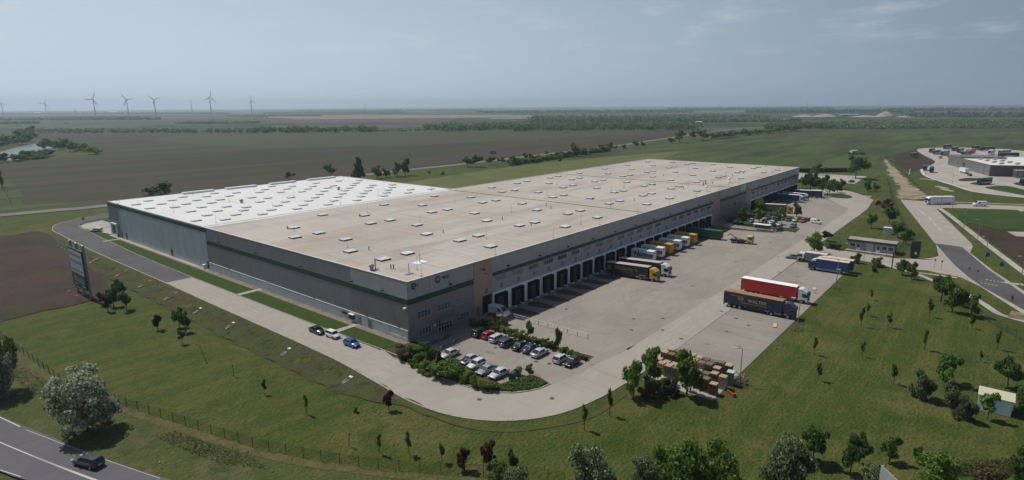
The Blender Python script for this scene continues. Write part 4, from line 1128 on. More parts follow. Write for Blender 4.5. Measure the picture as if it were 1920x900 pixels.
def box_lorry(label, p, rz, col, boxc, roofc, Ln=9.0, letter=None, hgt=3.6, name='box_truck', z=0.0, front_roof=None, rail=None, cabroof=False):
    t = thing(name, label, 'truck', (p[0], p[1], z), rz, None)
    h = Ln / 2
    cab(t, h, col, cabroof, 2.3, 3.55 if not cabroof else hgt)
    bx = B(-h, h - 2.05, -1.25, 1.25, 1.0, hgt).build('cargo_box', paint(boxc, rough=.5, coat=.05), t)
    B(-h + .02, h - 2.07, -1.23, 1.23, hgt + .003, hgt + .05).build('box_roof', plain('roof_%02x%02x%02x' % tuple(int(v * 255) for v in roofc), roofc, .6, .3, var=.15, scale=.6), bx)
    MB().box(-h, h - 2.05, -1.26, 1.26, .84, .997).build('side_rail', rail or steel, bx)
    MB().box(-h - .03, -h - .001, -1.15, -.02, 1.1, hgt - .15).box(-h - .03, -h - .001, .02, 1.15, 1.1, hgt - .15).build('rear_door', paint(tuple(.75 * v for v in boxc), rough=.6, coat=0), bx)
    if front_roof:
        MB().loft([[(h - 2.0, -1.1, hgt - .7), (h - 2.0, 1.1, hgt - .7), (h - 2.0, 1.1, hgt), (h - 2.0, -1.1, hgt)], [(h - .6, -1.0, hgt - .75), (h - .6, 1.0, hgt - .75), (h - .8, 1.0, hgt - .5), (h - .8, -1.0, hgt - .5)]]).build('wind_deflector', paint(front_roof), t)
    B(-h + .1, h - .6, -.45, .45, .6, .83).build('chassis', dkgrey, t)
    MB().box(-h + 2.9, h - 2.9, -1.2, -1.14, .5, .8).box(-h + 2.9, h - 2.9, 1.14, 1.2, .5, .8).build('side_guard', steel, t)
    for s in (-1, 1): MB().box(-h - .03, -h + .04, s * .95 - .2, s * .95 + .2, .62, .78).build('tail_light', redl, t)
    wheel_pair(t, h - 1.3, 1.0, .46, .3); wheel_pair(t, -h + 2.1, 1.0, .46, .34)
    if letter: letter(bx)
    return t
def swap_body(label, p, col, rib, letter=None, Ln=7.6, z=0.0, legs=True, zf=1.15, hh=2.75, group=None, cat='container'):
    """demountable container standing on its own legs, rear against a dock; -y end is its front"""
    t = thing('swap_body' if legs else 'container', label, cat, (p[0], p[1], z), 0, group)
    c = B(-1.27, 1.27, -Ln, 0, zf, zf + hh).build('box', paint(col, rough=.5, coat=.05), t)
    rc = tuple(min(1, v * 1.04) for v in col)
    B(-1.25, 1.25, -Ln + .02, -.02, zf + hh + .003, zf + hh + .04).build('box_roof', paint(rc, rough=.55, coat=0), c)
    m = MB()
    if rib:
        n = int(Ln / .42)
        for i in range(n + 1):
            y = -Ln + .05 + i * (Ln - .1) / n
            for s in (-1, 1): m.box(s * 1.285 - .014, s * 1.285 + .014, y - .09, y + .09, zf + .2, zf + hh - .15)
        for i in range(6):
            x = -1.1 + i * .44
            m.box(x - .09, x + .09, -Ln - .028, -Ln - .001, zf + .2, zf + hh - .15)
    m.box(-1.29, 1.29, -Ln - .02, .0, zf - .14, zf - .003)
    m.build('frame_rib', paint(tuple(v * .9 for v in col), rough=.55, coat=0), c)
    if legs:
        for x in (-1.1, 1.1):
            for y in (-Ln + .9, -.9):
                gzv = pit(50, p[1] + y) - z
                MB().box(x - .07, x + .07, y - .07, y + .07, gzv, zf - .14).build('leg', steel, t)
        m = MB()
        for y in (-Ln + .9,): m.tube((-1.1, y, .2), (1.1, y, zf - .3), .035)
        m.build('brace', steel, t)
    else:
        MB().box(-.5, .5, -Ln + .3, -.3, .55, zf - .15).box(-1.1, 1.1, -2.6, -2.4, .4, .9).build('underframe', dkgrey, t)
        for y in (-2.0, -3.3, -4.6):
            for s in (-1, 1):
                MB().tube((s * .9, y, .5), (s * 1.22, y, .5), .5, .5, 12).build('wheel', tyrem, t)
        for s in (-1, 1): MB().box(s * .8 - .08, s * .8 + .08, -Ln + 2.5, -Ln + 2.3, pit(50, p[1] - Ln + 2.4) - z, zf - .15).build('landing_leg', steel, t)
    if letter: letter(c, zf, Ln)
    return t
def coach(label, p, rz, col, stripe=None, Ln=12.5, double=False, group=None, z=0.0):
    t = thing('coach', label, 'coach', (p[0], p[1], z), rz, group)
    Hh = 4.6 if double else 4.0
    h = Ln / 2
    MB().prism_y([(-h, .4), (-h, Hh - .2), (-h + .25, Hh), (h - .6, Hh), (h - .25, Hh - .25), (h, 1.3), (h, .4)], -1.25, 1.25, .03).build('body', paint(col, rough=.35), t)
    m = MB()
    for s in (-1, 1): m.box(-h + .4, h - .5, s * 1.262 - .012, s * 1.262 + .012, 1.75, Hh - .55)
    m.build('windows', glass, t)
    MB().quad((h + .02, -1.1, 1.3), (h + .02, 1.1, 1.3), (h - .22, 1.05, Hh - .35), (h - .22, -1.05, Hh - .35)).build('windscreen', glass, t)
    B(-h + .6, h - 1.0, -1.0, 1.0, Hh + .003, Hh + .12).build('roof_hatch', paint(tuple(min(1, v * 1.0 + .25) for v in col), rough=.6, coat=0), t)
    if stripe:
        m = MB()
        for s in (-1, 1): m.box(-h * .6, h * .35, s * 1.28 - .008, s * 1.28 + .008, 1.0, 1.6)
        m.build('side_stripe', paint(stripe), t)
    for x in (-h + 3.0, h - 2.6): wheel_pair(t, x, 1.1, .5, .3)
    return t
SIL, GRY, DBL, BLK, NVY = (.48, .49, .50), (.24, .26, .29), (.035, .05, .075), (.012, .013, .015), (.02, .035, .085)
WHT, RED = (.74, .75, .76), (.32, .015, .03)
def at_m(px_, py_, h_=.7):
    return g(px_, py_, h_)
PI = math.pi
# cars on the service road
for X in [
    ('dark green-black saloon parked on the service road, rearmost of three by the grass strip', (594.4, 618), -PI / 2, (.012, .022, .024), 'sedan'),
    ('small white hatchback parked on the service road between a dark saloon and a blue car', (624, 626.5), -PI / 2 + .03, WHT, 'mini'),
    ('bright blue hatchback parked alone at the head of three cars on the service road', (659.7, 642.5), -PI / 2 + .05, (.03, .09, .33), 'hatch')]:
    car(X[0], at_m(*X[1]), X[2], X[3], X[4], 'cars parked on the service road')
# front car park: row along the hedge
for X in [
    ('black off-roader parked in the shade at the building end of the hedge row', (901, 623), 0, BLK, 'suv'),
    ('red hatchback parked beside the black off-roader along the hedge', (917.5, 627), 0, RED, 'hatch'),
    ('silver estate car with roof rails parked next to the red hatchback', (933.8, 632.5), 0, SIL, 'estate'),
    ('dark blue estate car parked next to the silver estate along the hedge', (952.4, 640.5), 0, DBL, 'estate'),
    ('black saloon parked by the hedge between two dark blue cars', (976.4, 647), 0, BLK, 'sedan'),
    ('dark navy saloon with glinting rear window beside a silver coupe', (995, 652), 0, NVY, 'sedan'),
    ('silver coupe with dark roof parked at the end of the hedge row of seven', (1012, 659.5), 0, (.42, .44, .46), 'coupe'),
    ('silver hatchback parked beside the black car at the outer end of the car park', (1052, 671), 0, SIL, 'hatch'),
    ('black hatchback facing out, last car at the corner of the front car park', (1072.4, 677.5), PI, BLK, 'hatch'),
    ('silver saloon parked beside the bicycles at the front car park', (843, 661.8), PI, SIL, 'sedan'),
    ('silver saloon with black bonnet parked behind the big green shrubs', (880, 672.5), PI, (.40, .42, .45), 'sedan'),
    ('pale silver-white hatchback between two grey saloons facing the shrubs', (893, 681.5), PI, (.60, .62, .63), 'hatch'),
    ('blue-grey coupe-shaped saloon parked facing the planted bed', (912.4, 691.5), PI, (.27, .31, .37), 'coupe'),
    ('silver saloon parked nearest to the green waste bins', (935.5, 698.8), PI, (.50, .51, .52), 'sedan')]:
    o = car(X[0], at_m(*X[1]), X[2], X[3], X[4], 'cars in the front car park', z=.012)
    if 'black bonnet' in X[0]:
        MB().loft([[(1.05, -.72, .945), (1.05, .72, .945)], [(1.85, -.70, .845), (1.85, .70, .845)]], close=False, cap=False).build('bonnet', paint(BLK), o)
# second car park
for X in [
    ('red hatchback in the shade under the trees of the far car park', (1398, 411.5), 0, RED, 'hatch'),
    ('white saloon parked beside the red car under the trees of the far car park', (1408.5, 413.5), PI, WHT, 'sedan'),
    ('grey hatchback half hidden behind the white bicycle shelter roof', (1433, 415), PI, GRY, 'hatch'),
    ('navy blue off-roader at the back of the far car park', (1440, 408), PI, NVY, 'suv'),
    ('black saloon between the navy off-roader and a slim tree in the far car park', (1452, 410), PI, BLK, 'sedan'),
    ('silver-blue estate car parked behind a slim tree in the far car park', (1466, 409), PI, (.36, .42, .48), 'estate'),
    ('dark slate saloon parked beside a silver hatchback in the far car park', (1478.5, 411), PI, (.03, .045, .06), 'sedan'),
    ('pale silver hatchback next to the red hatchback in the far car park', (1491, 412.5), PI, (.55, .55, .52), 'hatch'),
    ('crimson hatchback at the open end of the far car park', (1504.5, 413.5), PI, (.42, .02, .05), 'hatch'),
    ('white hatchback in front of a slim tree in the far car park', (1447.7, 417.8), PI, WHT, 'hatch'),
    ('white saloon behind a slim tree at the lawn of the far car park', (1460.5, 420), PI, (.70, .71, .70), 'sedan'),
    ('blue-grey hatchback standing alone by the lawn strip of the far car park', (1487, 423), PI * .95, (.10, .15, .19), 'hatch')]:
    car(X[0], at_m(*X[1]), X[2], X[3], X[4], 'cars in the far car park', z=.1)
car('black estate car in the shade beside the bicycle shelter', at_m(1459, 430), PI * .9, BLK, 'estate', 'cars in the far car park', z=.1)
van('small white van driving past the end of the far car park', at_m(1530, 415, .9), -PI * .62, WHT, 'van', False, .0)
car('silver estate car parked at the far end of the pale storage hall', at_m(180, 431), R_(138), (.56, .57, .58), 'estate', cat='car', name='parked_car', z=.01)
car('dark grey estate car driving on the road in the lower corner', at_m(165, 865), math.atan2(5.2, -1.9), (.035, .045, .055), 'estate', cat='car', name='moving_car', z=.18)
car('blue-grey estate car with its boot open beside a grey box truck', at_m(1487, 481), PI / 2 + .2, (.13, .18, .23), 'estate', cat='car', name='parked_car', boot=True)
car('black pickup-shaped car on the pale lot behind the far trees', at_m(1597, 340), R_(-30), BLK, 'sedan', cat='car', name='parked_car', z=.11)
van('white van whose roof just shows at the bottom edge on the corner road', g(335, 953, 0), math.atan2(5.2, -2.6), WHT, 'van', True, .18)
van('white panel van backed into the open roller door of the tan bay', Vector((24.2, -3.9)), -PI / 2, (.62, .66, .70), 'van', True, .01)
van('small white van on the side road behind the white box truck', at_m(1837, 383, .9), head((1850, 387.5), (1823, 387)), WHT, 'van', True, .02)

# lettering on the trucks and containers
gold = plain('letter_gold', (0.50, 0.34, 0.035), .6)
gold2 = plain('letter_dull_gold', (0.30, 0.21, 0.04), .6)
dkblue = plain('letter_dark', (0.015, 0.03, 0.06), .6)
skyb = plain('letter_blue', (0.10, 0.22, 0.36), .6)
SIDE_R = (R_(90), 0, 0)     # local -y side
SIDE_L = (R_(90), 0, PI)
def walter(tr):
    for s, r in ((-1, SIDE_R), (1, SIDE_L)):
        y = s * 1.293
        fx = -1 if s > 0 else 1
        text('lettering', 'WALTER', 1.05, gold, tr, (fx * -.2 + (-.2 if s < 0 else -1.4), y, 2.55), r, .18, .02, .006, space=1.05)
        m = MB(); ring(m, -4.2, 2.75, .55, .68, 0, 360, y - .005, y + .005)
        m.box(-6.9, -4.7, y - .004, y + .004, 3.22, 3.38).box(-3.9, 1.9, y - .004, y + .004, 1.75, 1.90)
        m.build('lettering_bar', gold2, tr)
        text('lettering', 'LKW', .62, gold, tr, (-4.2, y, 2.75), r, .18, .02, .006)
def wab(tr):
    text('lettering', "Waberer's", 1.75, gold2, tr, (-1.7, -1.293, 2.75), SIDE_R, 0, .01, .006, space=1.0)
    text('lettering', 'INTERNATIONAL', .42, gold2, tr, (-1.0, -1.293, 1.72), SIDE_R, 0, .005, .006, space=1.3)
    m = MB()
    for i, z in enumerate((2.0, 2.35, 2.7, 3.05)): m.box(-7.9 + .1 * i, -6.6, -1.297, -1.289, z, z + .2)
    m.build('lettering_bar', gold2, tr)
    B(2.6, 4.6, -1.297, -1.289, 1.35, 1.55).build('lettering_bar', plain('letter_pale', (0.5, 0.42, 0.44), .6), tr)
def hermes(c, zf, Ln):
    text('lettering', 'Hermes', 2.1, dkblue, c, (-1.292, -4.35, zf + 1.5), FACE_NX, .25, .05, .006, space=.98)
    m = MB()
    for i in range(3): m.box(-1.29, -1.28, -1.5 + .12 * i, -.55 - .1 * i, zf + 1.2 + i * .35, zf + 1.4 + i * .35)
    m.box(-1.29, -1.28, -6.4, -1.8, zf + .42, zf + .5)
    m.build('lettering_bar', skyb, c)
    text('lettering', 'Hermes', .42, dkblue, c, (0, -Ln - .012, zf + 2.05), FACE_NY, .25, .015, .006)
DX = lambda k: 29.1 + 6.5 * k
PT = math.atan(1.15 / 26)
beige = plain('trailer_roof_beige', (0.42, 0.375, 0.32), .6, .3, var=.15, scale=.5)
semi('yellow tractor with dark navy curtain trailer in yellow lettering, docked nearest on the long front', (DX(7) + .1, -12.0), -PI / 2, (.62, .36, .012), (.018, .022, .032), beige, wab, z=pit(50, -12.0), pitch=-PT)
semi('white tractor with plain dark grey trailer docked beside the yellow tractor', (DX(8), -12.4), -PI / 2, (.70, .72, .74), (.045, .045, .05), beige, None, z=pit(50, -12.4), pitch=-PT)
semi('yellow tractor with mid-grey curtain trailer docked behind the far car park', (212.2, -10.6), -PI / 2, (.62, .36, .012), (.10, .105, .11), (.55, .54, .52), None, z=pit(250, -10.6), pitch=-PT)
for X in [(250.0, -7.4, 'white tractor with navy blue trailer, nearest navy truck at the far docks'), (257.0, -7.8, 'white tractor with navy trailer standing between two other navy trucks'), (270.5, -12.3, 'white tractor with long navy trailer, last truck at the far docks')]:
    if X[0] < 260:
        box_lorry(X[2].replace('tractor', 'cab').replace('trailer', 'box body'), (X[0], X[1]), -PI / 2, (.72, .74, .76), (.012, .03, .10), (.62, .64, .68), 13.0, hgt=4.0, z=pit(250, -7.4), cabroof=True, name='box_truck')
    else:
        semi(X[2], X[:2], -PI / 2, (.72, .74, .76), (.014, .026, .07), (.62, .64, .68), None, z=pit(250, X[1]), pitch=-PT)
semi('navy blue truck with yellow lettered trailer and rusty brown roof on the apron', (64.9, -50.9), -PI / 2, (.015, .022, .075), (.016, .028, .062), plain('rusty_roof', (0.30, 0.165, 0.085), .7, .2, var=.25, scale=.7), walter)
semi('white tractor with bright red trailer and white roof parked on the apron', (78.6, -50.3), -PI / 2, (.68, .70, .72), (.48, .022, .02), (.80, .80, .80), None, skirt=paint((.3, .02, .02)))
def bluemark(bx):
    for s in (-1, 1): B(-3.4, -2.3, s * 1.257 - .006, s * 1.257 + .006, 1.35, 1.7).build('side_mark', whitep, bx)
box_lorry('blue box truck with cream roof and white mark parked at the end of the apron', (113.4, -55.2), PI / 2, (.016, .05, .17), (.016, .05, .19), (.58, .50, .42), 10.6, bluemark, 3.7, front_roof=(.7, .72, .74))
box_lorry('cream-roofed truck standing hidden behind the blue box truck', (116.6, -55.8), PI / 2, (.02, .05, .14), (.03, .05, .12), (.58, .50, .42), 10.4, None, 3.7, front_roof=(.7, .72, .74))
box_lorry('grey box truck with white cab parked beside the blue-grey estate car', (122.6, -48.6), PI / 2, (.72, .74, .75), (.16, .165, .17), (.62, .56, .50), 8.2, None, 3.1)
WH_ = (.66, .69, .71)
for k, c_, lab in ((10, 0, 'white swap body with full dark lettering visible, nearest of the swap bodies'), (11, 0, 'white lettered swap body standing between the nearest one and a yellow one'), (12, 1, 'yellow ribbed swap body standing between white ones on the docks'), (13, 0, 'white lettered swap body just beyond the first yellow one'), (14, 0, 'white lettered swap body standing beside the farther yellow one'), (15, 1, 'yellow ribbed swap body next to an empty dock and the green container')):
    swap_body(lab, (DX(k), -1.35), (.52, .32, .02) if c_ else WH_, c_, None if c_ else hermes, z=-.95, zf=1.15, group='swap bodies at the docks')
swap_body('long green container on its trailer at the docks', (DX(17), -1.3), (.02, .10, .045), True, None, 12.2, -1.0, False, 1.05, 2.6)
# hook-lift truck
t = thing('hook_lift_truck', 'yellow-cabbed hook-lift truck with bare chassis and raised hook arm in the yard', 'truck', (137.0, -21.5, -.35), -PI / 2 + .08)
cab(t, 4.0, (.66, .58, .15), False, 2.4, 3.9)
MB().box(-4.0, 2.2, -.45, .45, .75, 1.1).box(-3.6, 1.9, -.9, .9, 1.103, 1.25).box(-2.6, 1.6, -1.15, -.7, .45, .9).box(-2.6, 1.6, .7, 1.15, .45, .9).build('chassis', dkgrey, t)
MB().tube((-1.5, 0, 1.3), (-4.0, 0, 3.1), .16).tube((-4.0, 0, 3.1), (-4.9, 0, 2.0), .13).tube((1.0, 0, 1.3), (-2.6, 0, 2.1), .10).build('hook_arm', dkgrey, t)
for x in (2.7, -1.4, -2.8): wheel_pair(t, x, 1.0, .5, .34)
# trucks and van on the right-hand road, coaches at the depot
box_lorry('large white box truck turning out of the side road by the dirt track', g(1760, 383), head((1786, 383.5), (1735, 384)), (.72, .73, .74), (.72, .74, .75), (.76, .77, .78), 13.0, None, 3.9, z=.02, cabroof=True)
DG = (.014, .032, .035)
DEP = math.atan2(26, 71.4)
for X in [((1845, 346), head((1868, 346), (1826, 351)), DG, (.4, .45, .45), 12.5, 'dark green coach driving on the depot road in front of the low building'),
          ((1926, 347), head((1940, 347), (1910, 349)), DG, None, 11, 'dark green coach cut off by the edge of the picture at the depot'),
          ((1714, 295), head((1724, 294), (1708, 295)), (.05, .055, .065), None, 9, 'dark grey coach parked apart beside the bare soil at the depot')]:
    coach(X[5], g(*X[0]), X[1], X[2], X[3], X[4], z=.2, group='coaches at the depot')
CL = [((1737, 288), (1757, 284), (.03, .06, .06), 'dark teal coach at the near end of the depot parking row'), ((1743, 291.5), (1768, 287), (.16, .17, .20), 'pale grey coach second in the depot parking row'), ((1756, 293.5), (1787, 289), (.03, .035, .05), 'dark coach standing behind the orange vans at the depot'),
      ((1763, 281), (1789, 278), (.05, .05, .055), 'tall dark coach with pale roof at the back of the depot'), ((1778, 285), (1803, 281), (.03, .04, .06), 'dark blue coach beside the tall pale-roofed coach'), ((1789, 288), (1811, 284.5), DG, 'dark green coach in front of the red one at the depot'),
      ((1803, 289.5), (1836, 286), (.45, .03, .025), 'red coach parked behind the depot building'), ((1818, 282), (1842, 280), DG, 'long dark green coach in the back row of the depot'), ((1834, 283), (1866, 282.5), (.03, .05, .05), 'long dark coach with pale stripe in the back row of the depot'),
      ((1849, 291), (1867, 288), (.62, .62, .60), 'white coach standing behind the depot building'), ((1868, 290), (1898, 288), (.60, .62, .62), 'white-roofed coach next to a green one at the depot'), ((1868, 295), (1912, 295), DG, 'dark green coach with white side stripe at the far end of the depot'),
      ((1797, 293), (1826, 290), (.10, .11, .14), 'grey-blue coach between the orange vans and the depot building')]
for i, (a_, b_, c_, lab) in enumerate(CL):
    p_ = ((a_[0] + b_[0]) / 2, (a_[1] + b_[1]) / 2)
    coach(lab, g(*p_), head(b_, a_), c_, (.5, .52, .52) if i in (8, 11) else None, min(17, max(12, (b_[0] - a_[0]) / 1.6)), i == 3, 'coaches at the depot', .2)
for p_, lab in (((1763, 297.5), 'orange-red van parked in front of the coaches, nearer one'), ((1779, 295.5), 'orange-red van parked in front of the coaches, farther one')):
    van(lab, g(*p_), head((1790, 293), (1765, 296)), (.52, .06, .03), 'van', False, .2)
for p_, c_, lab in (((1734, 319.5), (.04, .06, .16), 'blue truck parked at the kerb of the depot yard'), ((1746, 323.5), (.02, .045, .05), 'dark green truck parked beside the blue one at the depot kerb')):
    box_lorry(lab, g(*p_), head((1737, 312), (1739, 324)), c_, c_, tuple(v * 1.5 for v in c_), 8.0, None, 3.9, z=.2, cabroof=True)
car('black car standing beside the white trailer at the depot wall', g(1818, 330), DEP + PI, BLK, 'estate', cat='car', name='parked_car', z=.2)
o = thing('white_trailer', 'white box trailers standing against the depot wall', 'trailer', tuple(g(1807, 325).xy) + (.2,), DEP + PI)
B(-6, 6, -1.2, 1.2, 1.0, 3.6).build('box', paint(WHT, rough=.5), o)
B(-3.0, -.6, 1.205, 1.24, 1.1, 3.2).build('door', paint((.10, .09, .085)), o)
MB().box(-6, 6, -.5, .5, .5, .997).build('chassis', dkgrey, o)
for x in (-3, 3): wheel_pair(o, x, 1.0, .45, .3)
# tiny lorries on the far bridge road
for p_, lab in (((36, 239), 'white lorry far away on the bridge road beyond the pond, leftmost'), ((63, 238), 'white lorry far away on the bridge road, right of the leftmost one'), ((124, 232.5), 'white lorry far away on the embankment road beyond the hedge')):
    q_ = g(*p_); box_lorry(lab, q_, R_(20), WHT, (.6, .6, .6), WHT, 14, None, 4, z=3.0 if False else .2)
# ------------------------------------------------------------------ trees and shrubs
bark = plain('bark', (0.085, 0.065, 0.05), .9, .1, var=.3, scale=2)
L_green = leafmat('leaf_green', [(0.056, 0.107, 0.018), (0.116, 0.203, 0.031), (0.205, 0.319, 0.065)])
L_dark = leafmat('leaf_dark', [(0.041, 0.084, 0.020), (0.080, 0.150, 0.031), (0.142, 0.230, 0.050)])
L_bright = leafmat('leaf_bright', [(0.058, 0.111, 0.018), (0.111, 0.182, 0.029), (0.169, 0.234, 0.052)])
L_grey = leafmat('leaf_grey', [(0.065, 0.092, 0.041), (0.125, 0.166, 0.081), (0.204, 0.250, 0.130)])
L_red = leafmat('leaf_purple', [(0.038, 0.019, 0.023), (0.099, 0.038, 0.045), (0.180, 0.068, 0.071)])
L_white = leafmat('leaf_blossom', [(.045, .08, .02), (.08, .125, .035), (.12, .17, .055), (.24, .28, .15), (.56, .57, .42)])
L_silver = leafmat('leaf_silver', [(0.115, 0.161, 0.081), (0.253, 0.310, 0.184), (0.414, 0.471, 0.322), (0.632, 0.667, 0.506)])
L_brown = leafmat('leaf_brown', [(0.042, 0.049, 0.017), (0.084, 0.070, 0.031), (0.105, 0.105, 0.042)])
def leafcloud(blobs, n, size, seed, flat=0.35):
    """leaf clumps spread through several lobes: (x, y, z, rx, ry, rz, weight)"""
    q = random.Random(seed)
    mb = MB()
    tot = sum(b[6] for b in blobs)
    for b in blobs:
        for _ in range(int(n * b[6] / tot)):
            while True:
                d = Vector((q.uniform(-1, 1), q.uniform(-1, 1), q.uniform(-1, 1)))
                if 0.01 < d.length < 1: break
            d.normalize()
            r = q.random() ** 0.45
            c = Vector((b[0] + d.x * r * b[3], b[1] + d.y * r * b[4], b[2] + d.z * r * b[5]))
            nrm = (d + Vector((q.gauss(0, .6), q.gauss(0, .6), q.gauss(0.25, .6)))).normalized()
            u = nrm.orthogonal().normalized(); u.rotate(Matrix.Rotation(q.uniform(0, 6.28), 3, nrm))
            v = nrm.cross(u)
            s = size * q.uniform(.55, 1.35)
            k = q.uniform(.5, .9)
            bend = nrm * s * q.uniform(-flat, flat)
            mb.quad(c - u * s, c - v * s * k + bend, c + u * s, c + v * s * k - bend)
    return mb
def lobes(kind, seed):
    """(centre z, radius, half height, main weight, lobe count, lobe radius, lowest, highest)"""
    q = random.Random(seed)
    cz, R, hz_, mw, n, lr_, lo, hi = {'oval': (.58, .40, .40, 2.6, 14, .15, .26, .92), 'round': (.62, .44, .34, 2.6, 15, .16, .34, .90), 'broad': (.54, .43, .42, 3, 20, .15, .20, .92),
        'bush': (.42, .43, .46, 3, 15, .16, .10, .84), 'mop': (.66, .47, .33, 7, 10, .14, .42, .90), 'slim': (.66, .24, .32, 3, 6, .16, .40, .92), 'spray': (.50, .46, .46, 8, 34, .11, .10, .84)}.get(kind, (0,) * 8)
    if kind == 'cone':
        o = []
        for i in range(9):
            z = .12 + i * .10; r = .42 * (1 - (z - .08)) ** .8
            o.append((q.uniform(-.04, .04), q.uniform(-.04, .04), z, r, r, .10, max(.15, r * 3)))
        return o
    o = [(q.uniform(-.03, .03), q.uniform(-.03, .03), cz, R * .80, R * .80, hz_ * .84, mw)]
    for i in range(n):
        a = i * 2.4 + q.uniform(-.9, .9); z = lo + (hi - lo) * ((i * .618 + q.uniform(-.12, .12)) % 1)
        r = (q.uniform(.84, 1.0) if kind == 'spray' else q.uniform(.66, 1.16)) * R * math.sqrt(max(.04, 1 - ((z - cz) / (hz_ * 1.12)) ** 2))
        s_ = lr_ * q.uniform(.75, 1.3)
        o.append((r * math.cos(a), r * math.sin(a), z, s_, s_, s_ * .72, 6.0 / n))
    return o
TRUNKTOP = {'oval': .45, 'round': .55, 'broad': .45, 'bush': .3, 'cone': .3, 'mop': .6, 'slim': .6, 'spray': .4}
NL = {'oval': 2700, 'round': 2700, 'broad': 5600, 'bush': 4200, 'cone': 1800, 'mop': 3000, 'slim': 420, 'spray': 9000}
SZ = {'oval': .042, 'round': .042, 'broad': .029, 'bush': .034, 'cone': .05, 'mop': .043, 'slim': .07, 'spray': .022}
_tp = {}
def proto(kind, mat, var, far=False):
    key = (kind, mat.name, var, far)
    if key not in _tp:
        n, s = NL[kind], SZ[kind]
        if far: n, s = int(n * .25), s * 1.9
        mb = leafcloud(lobes(kind, var * 17 + len(kind)), n, s, var * 31 + 5)
        rr = sorted(math.hypot(v[0], v[1]) for v in mb.v); zz = sorted(v[2] for v in mb.v)
        kx = .5 / rr[int(len(rr) * .965)]; z0, z1 = zz[int(len(zz) * .01)], zz[int(len(zz) * .992)]
        lo = {'bush': .0, 'cone': .08, 'spray': .08, 'broad': .14, 'oval': .20, 'round': .30, 'mop': .36, 'slim': .36}[kind]
        mb.v = [(v[0] * kx, v[1] * kx, lo + (v[2] - z0) * (1 - lo) / (z1 - z0)) for v in mb.v]
        _tp[key] = mb.mesh('crown', mat)
    tk = ('trunk', kind, var)
    if tk not in _tp:
        q = random.Random(var + 3)
        mb = MB(); T = TRUNKTOP[kind]; r = .018 if kind in ('mop', 'oval', 'round', 'broad') else .013
        ang = q.uniform(0, 6); p1 = Vector((.015 * math.cos(ang), .015 * math.sin(ang), T * .5)); p2 = Vector((.02, .0, T))
        mb.tube((0, 0, -.03), p1, r * 1.35, r, 6).tube(p1, p2, r, r * .8, 6)
        for i in range(5):
            a = i * 1.3 + ang; mb.tube(p1.lerp(p2, .4 + .15 * i), (.2 * math.cos(a), .2 * math.sin(a), T + .12 + .05 * i), r * .5, r * .2, 4)
        mb.tube(p2, (0, 0, min(.9, T + .35)), r * .8, r * .25, 5)
        _tp[tk] = mb.mesh('trunk', bark)
    return _tp[key], _tp[tk]
TN = [0]
def plant(name, label, cat, p, h, wd, kind, mat, group=None, far=False, lean=0.0):
    TN[0] += 1
    c, tr = proto(kind, mat, TN[0] % 3, far)
    z = gz(p[0], p[1]) + .03
    if -8 < p[0] < 291 and -60 < p[1] < 96: z = 0.09
    t = thing(name, label, cat, (p[0], p[1], z), TN[0] * 1.7, group)
    if lean: t.rotation_euler = (lean, lean * .5, TN[0] * 1.7)
    o = link('trunk', tr, t); o.scale = (h, h, h)
    o = link('crown', c, t); e_ = 1 + .10 * math.sin(TN[0] * 2.3); o.scale = (wd * e_, wd / e_, h)
    return t
def tree(label, bx, by, ty, wpx, kind, mat, name=None, group=None, far=None, cat=None, lean=0.0, base=True):
    p = g(bx, by)
    d = depth(p)
    h = (by - ty) * d / FOC * 1.03
    wd = wpx * d / FOC * 1.05
    if kind == 'bush': name = name or 'shrub'; cat = cat or 'shrub'
    return plant(name or 'tree', label, cat or 'tree', p, h, wd, kind, mat, group, far if far is not None else d > 230, lean)
# left lawn
LL = 'trees on the left lawn'
tree('dark red-leaved tree nearest to the tall billboard on the left lawn', 194, 572, 548, 19, 'round', L_red, group=LL)
tree('dark purple tree in front of the cluster right of the billboard', 203, 584, 556, 15, 'round', L_red, group=LL)
tree('green tree in the middle of the cluster right of the billboard', 213, 574, 538, 24, 'round', L_dark, group=LL)
tree('green tree at the back of the cluster right of the billboard', 226, 557, 525, 22, 'round', L_dark, group=LL)
tree('green tree on the open right side of the cluster by the billboard', 237, 581, 547, 20, 'round', L_dark, group=LL)
tree('small purple-leaved tree standing alone on the left lawn by the ditch', 296, 618, 589, 17, 'round', L_red, group=LL)
tree('dark green tree, left one of a pair beside the ditch', 336, 613, 578, 22, 'round', L_dark, group=LL)
tree('dark green tree, right one of a pair beside the ditch', 348, 622, 585, 19, 'round', L_dark, group=LL)
tree('stunted dark sapling in front of the pair of trees beside the ditch', 342, 645, 618, 11, 'slim', L_dark, group=LL)
tree('small purple tree near the service road bend', 729, 768, 731, 18, 'round', L_red, group=LL)
tree('thin green sapling standing nearest to the ditch end on the left lawn', 496, 739, 711, 8, 'slim', L_dark, group=LL)
tree('thin pale green sapling in the middle of the left lawn', 575, 776, 738, 8, 'slim', L_green, group=LL)
tree('tiny round shrub on the lawn left of the small purple tree', 667, 772, 762, 10, 'bush', L_dark, group=LL)
tree('leaning thin sapling by the left lawn fence', 712, 848, 806, 10, 'slim', L_green, group=LL, lean=.12)
tree('tall thin sapling with tufted top on the lawn below the road bend', 768, 852, 807, 13, 'slim', L_green, group=LL, lean=-.06)
tree('thin leaning conifer near the fence left of the purple trees', 829, 868, 830, 13, 'slim', L_dark, group=LL, lean=.08)
tree('purple-leaved tree on a short trunk by the lower fence', 869, 880, 834, 24, 'oval', L_red, group=LL)
tree('dense purple bushy tree right of the other purple tree by the lower fence', 916, 868, 826, 28, 'oval', L_red, group=LL)
tree('dark green bush behind the bright green bush at the lower fence', 960, 874, 842, 20, 'bush', L_dark)
